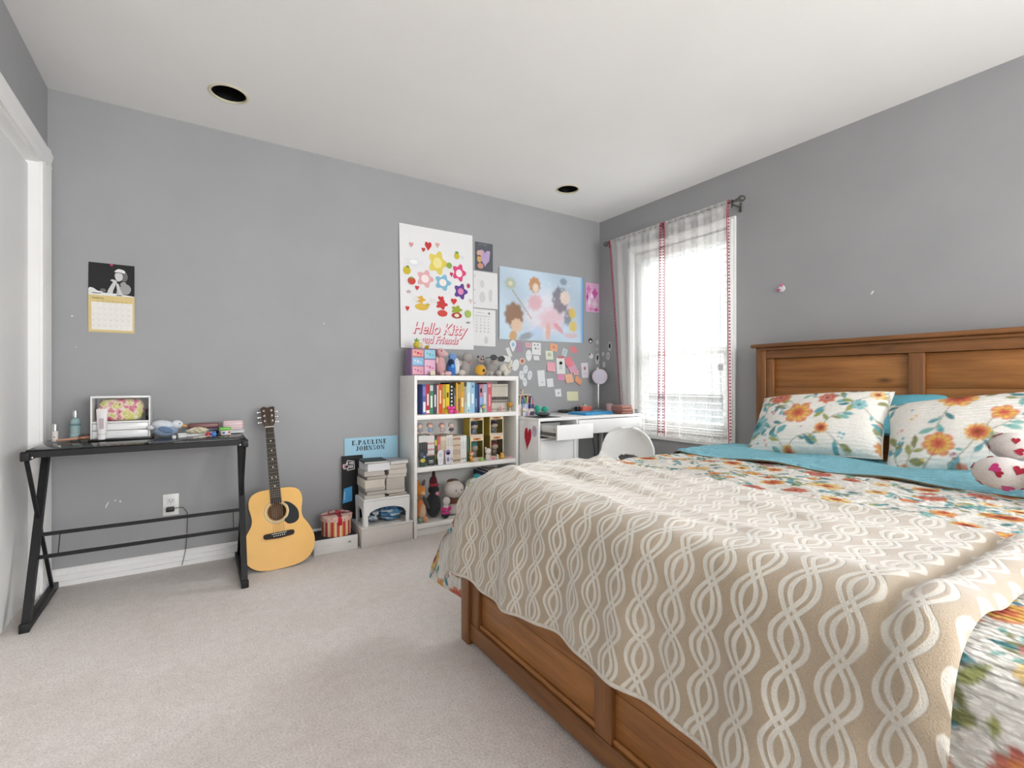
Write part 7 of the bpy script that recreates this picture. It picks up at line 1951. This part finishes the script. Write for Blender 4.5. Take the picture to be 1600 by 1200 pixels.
# month sheet
t, on, w, h = paper_sheet('month_sheet', 'white printed month calendar sheet below the punched paper', 'calendar', 1.749, 1.940, 1.280, 1.560, 'dedede', (0.0, 0.008), -0.5, base=0.0022)
m = MB('6a6a6c'); M = on(0.5, 0.5, 0.0010)
m.box(-0.075, -0.005, 0.112, 0.1135, 0, 0.0002, M=M); m.prism(circle(0.010, 12, 0.040, 0.112), 0.0003, lin('8c8c8e'), M); m.box(-0.085, 0.085, 0.086, 0.090, 0, 0.0002, 'aeb0b2', M=M)
d = 1
for r in range(5):
    for c in range(5):
        m.text(str(d), 0.015, lin('55565a'), M @ Matrix.Translation((-0.068 + 0.034 * c, 0.066 - 0.024 * r, 0.0003))); d += 1
m.prism(circle(0.016, 12, 0.015, -0.095, 0.030), 0.0003, lin('c4c5c8'), M)
build('month_print', m, PAPER, t)

# wide pastel poster: soft patches of colour only
def pastel_poster():
    x0, x1, z0, z1 = 1.975, 2.848, 1.345, 1.915
    t = thing('pastel_poster', 'wide pastel blue and pink poster above the sticky notes', 'poster', ((x0 + x1) / 2, YA, z0))
    nu, nv = 150, 100
    U, V = np.meshgrid(np.linspace(0, 1, nu + 1), np.linspace(0, 1, nv + 1))
    c = np.zeros(U.shape + (3,)); c[:] = lin('c3d6e6')
    def put(cx, cy, rx, ry, col, a=0.9, rot=0.0, soft_=0.25):
        du, dv = (U - cx) * 1.53, (V - cy)
        ca, sa = math.cos(rot), math.sin(rot)
        p, q = du * ca + dv * sa, -du * sa + dv * ca
        d = np.sqrt((p / (rx * 1.53)) ** 2 + (q / ry) ** 2) + 0.06 * np.sin(9 * np.arctan2(q, p) + cx * 20)
        k = np.clip((1 - d) / soft_, 0, 1) * a
        c[:] = c * (1 - k[..., None]) + np.array(lin(col)) * k[..., None]
    c[:] = c * (0.92 + 0.08 * np.sin(U * 9 + V * 5))[..., None]
    k = np.clip((U - 0.95) / 0.05, 0, 1)[..., None]; c[:] = c * (1 - k) + np.array(lin('4a93cc')) * k
    put(.50, .40, .30, .40, 'e3dde4', .8, 0.5, .5); put(.60, .33, .20, .22, 'dcb9c4', .8, 0.3, .5); put(.40, .55, .10, .14, 'd8a5ae', .8, .6, .4); put(.75, .50, .12, .10, 'd8c9cf', .8, 0, .4)
    put(.70, .62, .11, .22, '77707c', .85, .1, .25); put(.76, .66, .07, .12, 'e0cfc4', .95, .2, .25); put(.74, .90, .05, .06, '7f8ea0', .8, 0, .3); put(.80, .38, .06, .16, '6f6a74', .7, -.3, .4)
    put(.395, .80, .075, .13, 'c08a52', .92, 0, .25); put(.405, .76, .040, .075, 'e2cfc0', .95, 0, .25)
    put(.16, .34, .115, .20, '8f6a4a', .92, .1, .22); put(.19, .20, .075, .11, 'dcc0a8', .95, .3, .25); put(.15, .05, .05, .09, 'c99a5c', .9, -.4, .3)
    put(.12, .78, .075, .10, 'aeb39c', .8, 0, .4); put(.12, .78, .030, .04, 'd8d6ae', .9, 0, .4)
    for s in np.linspace(0, 1, 14): put(.15 + .20 * s, .68 - .36 * s, .010, .014, 'a5823e', .9, 0, .3)
    put(.85, .44, .050, .10, 'dcbd5a', .9, .2, .3); put(.86, .24, .055, .10, 'ddc264', .9, -.3, .3)
    put(.55, .14, .035, .16, 'dcae9c', .85, 0, .4); put(.68, .20, .03, .14, 'd9909c', .8, .9, .4); put(.83, .10, .10, .05, 'dab6bf', .8, 0, .4); put(.30, .06, .12, .06, '8d9199', .8, .3, .4); put(.42, .12, .10, .12, 'b3cbe4', .7, 0, .5)
    for k_ in range(26):
        put(.30 + .022 * k_, .50 + .35 * math.sin(k_ * 1.7), .008, .03, 'e8ebf0', .55, k_ * .6, .5)
    X = x0 + (x1 - x0) * U; Z = z0 + (z1 - z0) * V + 0.008 * (U - .5)
    Y = YA - 0.0014 - 0.008 * (1 - U) ** 6 - 0.003 * U ** 6
    grid_object('sheet', np.stack([X, Y, Z], -1), nu, nv, PAPER, t, np.stack([U, V], -1), c)
pastel_poster()
# narrow pink poster in the corner
t, on, w, h = paper_sheet('pink_poster', 'narrow pink and white poster in the room corner', 'poster', 2.872, 3.032, 1.628, 1.886, 'd9aacb', (0.004, 0.0))
m = MB()
for (u, v, rx, ry, c) in ((.68, .66, .036, .046, 'cc5aa6'), (.22, .78, .026, .036, 'd078b4'), (.25, .35, .022, .05, 'e6d6e2'), (.70, .28, .034, .04, 'e3cfdc'), (.12, .50, .014, .05, 'c04a98'), (.78, .10, .030, .018, 'c85a9c'), (.40, .10, .040, .02, 'd58ab8'), (.45, .55, .02, .03, 'ecdfe8')):
    m.prism([(rx * (0.8 + 0.2 * math.cos(4 * a)) * math.cos(a), ry * (0.8 + 0.2 * math.cos(4 * a)) * math.sin(a)) for a in [6.283 * k / 24 for k in range(24)]], 0.0003, lin(c), on(u, v))
build('poster_print', m, PAPER, t)

# ---------------------------------------------------------------- sticky notes and stickers
def note(label, x, z, w, h, rot, col, marks=(), shape='r', curl=0.006, name='sticky_note', cat='note', group='notes on the wall above the white desk', wall='A', base=0.0008):
    loc = (x, YA, z - h / 2) if wall == 'A' else (XB, x, z - h / 2)
    t = thing(name, label, cat, loc, group=group)
    M = ON_A(x, z, base, rot) if wall == 'A' else ON_B(x, z, base, rot)
    if shape == 'r':
        build('sheet', MB(col).sheet(lambda u, v: ((u - .5) * w, (v - .5) * h, curl * (1 - v) ** 2), 4, 6, M=M), PAPER, t)
    else:
        pts = circle(w / 2, 24, ry=h / 2) if shape == 'o' else catmull([(-w * .30, h * .42), (0, h * .5), (w * .30, h * .42), (w * .5, h * .15), (w * .36, -h * .15), (w * .10, -h * .5), (-w * .10, -h * .5), (-w * .36, -h * .15), (-w * .5, h * .15)], 3)
        build('sheet', MB(col).prism(pts, 0.0010, M=M), PAPER, t)
    if marks:
        m = MB()
        for (u, v, rx, ry, c) in marks:
            lift = (curl * (0.5 - v) ** 2 if shape == 'r' else 0.0010) + 0.0006
            m.prism(circle(rx * w, 12, ry=ry * h), 0.0003, lin(c), M @ Matrix.Translation((u * w, v * h, lift)))
        build('ink', m, PAPER, t)
    return t
scr = [(0, .25, .30, .025, '7a7a7e'), (-.05, .08, .30, .025, '8a8a8e'), (.05, -.10, .26, .025, '8a8a8e'), (-.1, -.28, .2, .025, '8a8a8e')]
note('white balloon-shaped sticker with a pale blue patch', 2.107, 1.296, .061, .089, 0, 'd9dde0', [(0, .08, .24, .18, '8fb8d0')], 'b', name='wall_sticker', cat='sticker')
note('mauve note beside the balloon-shaped sticker', 2.168, 1.286, .060, .080, 4, 'a58aa0', [(0, .2, .3, .06, 'b98a9c')])
note('pink ruled note under the wide pastel poster', 2.255, 1.304, .056, .040, 0, 'd5a9b0', [(0, 0, .32, .06, 'b0848c')])
note('white doodled sheet under the wide pastel poster', 2.336, 1.278, .090, .100, -2, 'dcdcdc', [(-.2, .3, .08, .06, '6a6a6e'), (.15, .32, .08, .06, '6a6a6e'), (-.1, .02, .1, .08, '7a7a7e'), (.2, .0, .06, .05, '7a7a7e')])
note('white oval paper face cut-out on the wall', 2.260, 1.222, .060, .091, 0, 'dcdddd', [(-.18, .05, .06, .04, '8a8a8e'), (.18, .05, .06, .04, '8a8a8e')], 'o', name='wall_sticker', cat='sticker')
note('blank small white slip under the doodled sheet', 2.336, 1.203, .058, .038, 0, 'd6d6d8')
note('orange sticky note topmost of the coloured ones', 2.516, 1.296, .078, .062, -10, 'e0a583', [(0, 0, .2, .2, 'd28a68')])
note('pale green sticky note with a drawing', 2.470, 1.230, .078, .074, 2, 'd3dac4', [(0, 0, .26, .3, 'b3b8a4'), (0, .02, .14, .18, 'cdd3bc')])
note('tilted grey card among the pink notes', 2.634, 1.258, .052, .066, -20, 'c2c6cc', scr)
note('round coral note at the right of the notes', 2.736, 1.286, .082, .052, -28, 'd97f86', (), 'o')
note('large tilted hot pink note in the cluster centre', 2.678, 1.178, .076, .080, 22, 'dd7f8c', curl=0.014, base=0.003)
note('square pink note at the left of the pink cluster', 2.487, 1.133, .088, .076, -4, 'dfa2ac', curl=0.014)
note('tall white drawing sheet in the middle of the notes', 2.592, 1.142, .092, .136, 0, 'dcdcda', [(0, .18, .24, .14, 'b4b6b6'), (0, .18, .16, .09, 'd8d8d8'), (0, -.12, .2, .16, 'c4c8c6')])
note('thin red strip above the tall white drawing sheet', 2.590, 1.214, .060, .016, 0, 'cf6a70', curl=0.001, base=0.002)
note('mauve pink note beneath the hot pink one', 2.714, 1.134, .080, .082, 32, 'd3a0b4', curl=0.010, base=0.0016)
note('small blush note beside the mauve pink one', 2.758, 1.089, .058, .042, 0, 'dda5ae', [(0, 0, .3, .05, 'b88690')], base=0.004)
note('orchid pink note in the bottom row', 2.594, 1.046, .072, .052, -2, 'd58fb0')
note('peach note in the bottom row', 2.683, 1.037, .082, .074, 8, 'e3b394', curl=0.012, base=0.002)
note('kite-shaped orange note at the right of the bottom row', 2.787, 1.019, .082, .056, -30, 'e0a07c', curl=0.010)
note('white card with a pink motif right of the notes', 2.863, 1.108, .078, .132, 3, 'd5d0d6', [(0, .14, .26, .16, 'd6b4b8'), (0, .14, .10, .08, 'c08a94'), (0, -.2, .24, .05, 'c9c4cc')])
note('tall blank white slip left of the pink cluster', 2.387, 1.036, .074, .132, 4, 'dadbdd', [(.1, -.25, .14, .04, 'b4b5b8')])
note('squarish white slip beside the tall blank one', 2.478, .999, .066, .070, 4, 'dadbdd')
note('small white card with a black squiggle', 2.564, .914, .066, .064, 3, 'd9dadb', [(.05, -.05, .10, .10, '4a4a4e'), (.05, -.05, .05, .05, 'd9dadb')])
note('wide pale yellow note lowest on the wall', 2.723, .883, .126, .080, 0, 'd8d8b4')
note('round white sticker with a red picture', 2.196, 1.173, .062, .054, 0, 'd2b8ac', [(0, .02, .22, .26, 'b0604a')], 'o', name='wall_sticker', cat='sticker')
for (x, z_, w_, h_, r_, lab) in ((2.190, 1.060, .048, .076, 8, 'left'), (2.228, 1.108, .046, .070, -6, 'upper'), (2.270, 1.060, .046, .078, -10, 'right'), (2.222, 1.004, .042, .070, 4, 'lower')):
    note(lab + ' petal-shaped white sticker of the cluster above the pen pots', x, z_, w_, h_, r_, 'd5d8dc', [(0, .1, .16, .12, 'bcc1c8')], 'o', name='wall_sticker', cat='sticker', group='petal stickers above the pen pots')
note('slim white tag beside the balloon sticker', 2.068, 1.240, .034, .076, 24, 'd6d6d4')
note('broad white paper leaf over the plush lamb', 2.132, 1.140, .064, .096, -18, 'd9dadb', (), 'o', name='wall_sticker', cat='sticker')
note('white slip pinned above the plush lamb', 2.050, 1.186, .070, .048, -8, 'd8d8d6')
note('black and white animal-head sticker nearest the pastel poster corner', 2.930, 1.372, .048, .046, 0, '2a2a2e', [(0, -.15, .26, .22, 'dcdcdc')], 'o', name='wall_sticker', cat='sticker', group='stickers in the room corner')
note('faint white round sticker in the room corner', 3.012, 1.362, .034, .042, 0, 'c2c2c4', (), 'o', name='wall_sticker', cat='sticker', group='stickers in the room corner')
note('faint tan sticker in the room corner', 3.005, 1.300, .036, .034, 0, 'b4aea8', (), 'o', name='wall_sticker', cat='sticker', group='stickers in the room corner')
note('white sticker with one black ear beside the white card', 2.938, 1.236, .052, .046, 0, 'd2d0d0', [(-.34, .3, .14, .2, '2a2a2c')], 'o', name='wall_sticker', cat='sticker', group='stickers in the room corner')
note('tall oval sticker with a black figure above the lamp', 3.012, 1.214, .044, .100, -8, 'd0d0d2', [(0, .1, .26, .24, '26262a'), (.02, -.2, .14, .12, '9a9a9c')], 'o', name='wall_sticker', cat='sticker', group='stickers in the room corner')
for (y, z_, w_, h_, lab, mk) in ((3.085, 1.318, .044, .080, 'oval black and white sticker by the curtain edge', [(0, .05, .28, .30, '28282c')]), (3.168, 1.256, .034, .036, 'tiny pale sticker in the corner on the window wall', ()), (3.105, 1.235, .044, .070, 'pale lilac sticker on the window wall by the curtain', [(0, 0, .2, .2, 'a9a9b4')]), (3.158, 1.160, .034, .056, 'little white cone sticker on the window wall', ())):
    note(lab, y, z_, w_, h_, 0, 'cfcfd2', mk, 'o', name='wall_sticker', cat='sticker', group='stickers in the room corner', wall='B')

# pink and white bow hook on the right wall
t = thing('wall_hook', 'small pink and white bow-shaped hook on the wall above the headboard', 'hook', (XB, 1.594, 1.56))
M = ON_B(1.594, 1.584, 0.0003)
build('hook_plate', MB('dcd6da').lathe([(0.020, 0.0), (0.020, 0.004), (0.016, 0.007), (0.0, 0.008)], 20, M=M), PLASTIC, t)
for (a, b, c) in ((0.002, 0.020, 'd2649a'), (-0.018, -0.006, 'd2649a')):
    build('bow_lobe', MB(c).ell((a, b, 0.011), (0.011, 0.008, 0.006), M=M), PLASTIC, t)
build('hook_arm', MB('e0dade').tube([M @ Vector((0.004, 0, 0.008)), M @ Vector((0.004, -0.010, 0.016)), M @ Vector((0.004, -0.004, 0.024))], 0.003, 8), PLASTIC, t)

# ---------------------------------------------------------------- spotted plush toy on the bed
def heart_spots(m, cen, rad, n, seed, col):
    rg = random.Random(seed)
    for k in range(n):
        th, ph = rg.uniform(0, 6.28), rg.uniform(-0.9, 1.2)
        d = Vector((math.cos(ph) * math.cos(th), math.cos(ph) * math.sin(th), math.sin(ph)))
        p = Vector((d.x * rad[0], d.y * rad[1], d.z * rad[2])) * 1.012 + Vector(cen)
        nrm = Vector((d.x / rad[0], d.y / rad[1], d.z / rad[2])).normalized()
        Q = nrm.to_track_quat('Z', 'Y').to_matrix().to_4x4()
        s = rg.uniform(0.020, 0.034)
        sub = heart(s, s * 1.05)
        m.prism(sub, 0.0012, col[k % len(col)], Matrix.Translation(p) @ Q @ Matrix.Rotation(rg.uniform(0, 6), 4, 'Z'), -0.0008)
zb = TOP + 0.030
pt = thing('spotted_plush', 'white plush toy with red and pink heart spots propped against the pillow', 'plush toy', (2.31, 0.36, zb))
for nm, c, r in (('body', (2.33, 0.33, zb + 0.085), (0.062, 0.070, 0.085)), ('head', (2.36, 0.27, zb + 0.205), (0.062, 0.066, 0.062)), ('arm', (2.235, 0.425, zb + 0.132), (0.046, 0.062, 0.046)), ('leg', (2.150, 0.435, zb + 0.052), (0.056, 0.074, 0.052)), ('leg', (2.15, 0.325, zb + 0.050), (0.080, 0.052, 0.050)), ('ear', (2.37, 0.345, zb + 0.235), (0.022, 0.030, 0.026))):
    o = build(nm, MB('ddd5d0').ell(c, r, nu=22, nv=14), CLOTH, pt)
    m = MB()
    heart_spots(m, c, r, 15 if nm != 'ear' else 3, int(c[0] * 1000) + int(c[1] * 77), [lin('a5253a'), lin('c23a78'), lin('b02c44')])
    tag(build('heart_spots', m, CLOTH, o), None, kind='stuff')
build('scarf', MB('c98a3c').tube([(2.345 + 0.045 * math.cos(a), 0.30 + 0.048 * math.sin(a), zb + 0.158) for a in [6.283 * k / 16 for k in range(16)]], 0.012, 8, closed=True), CLOTH, pt)
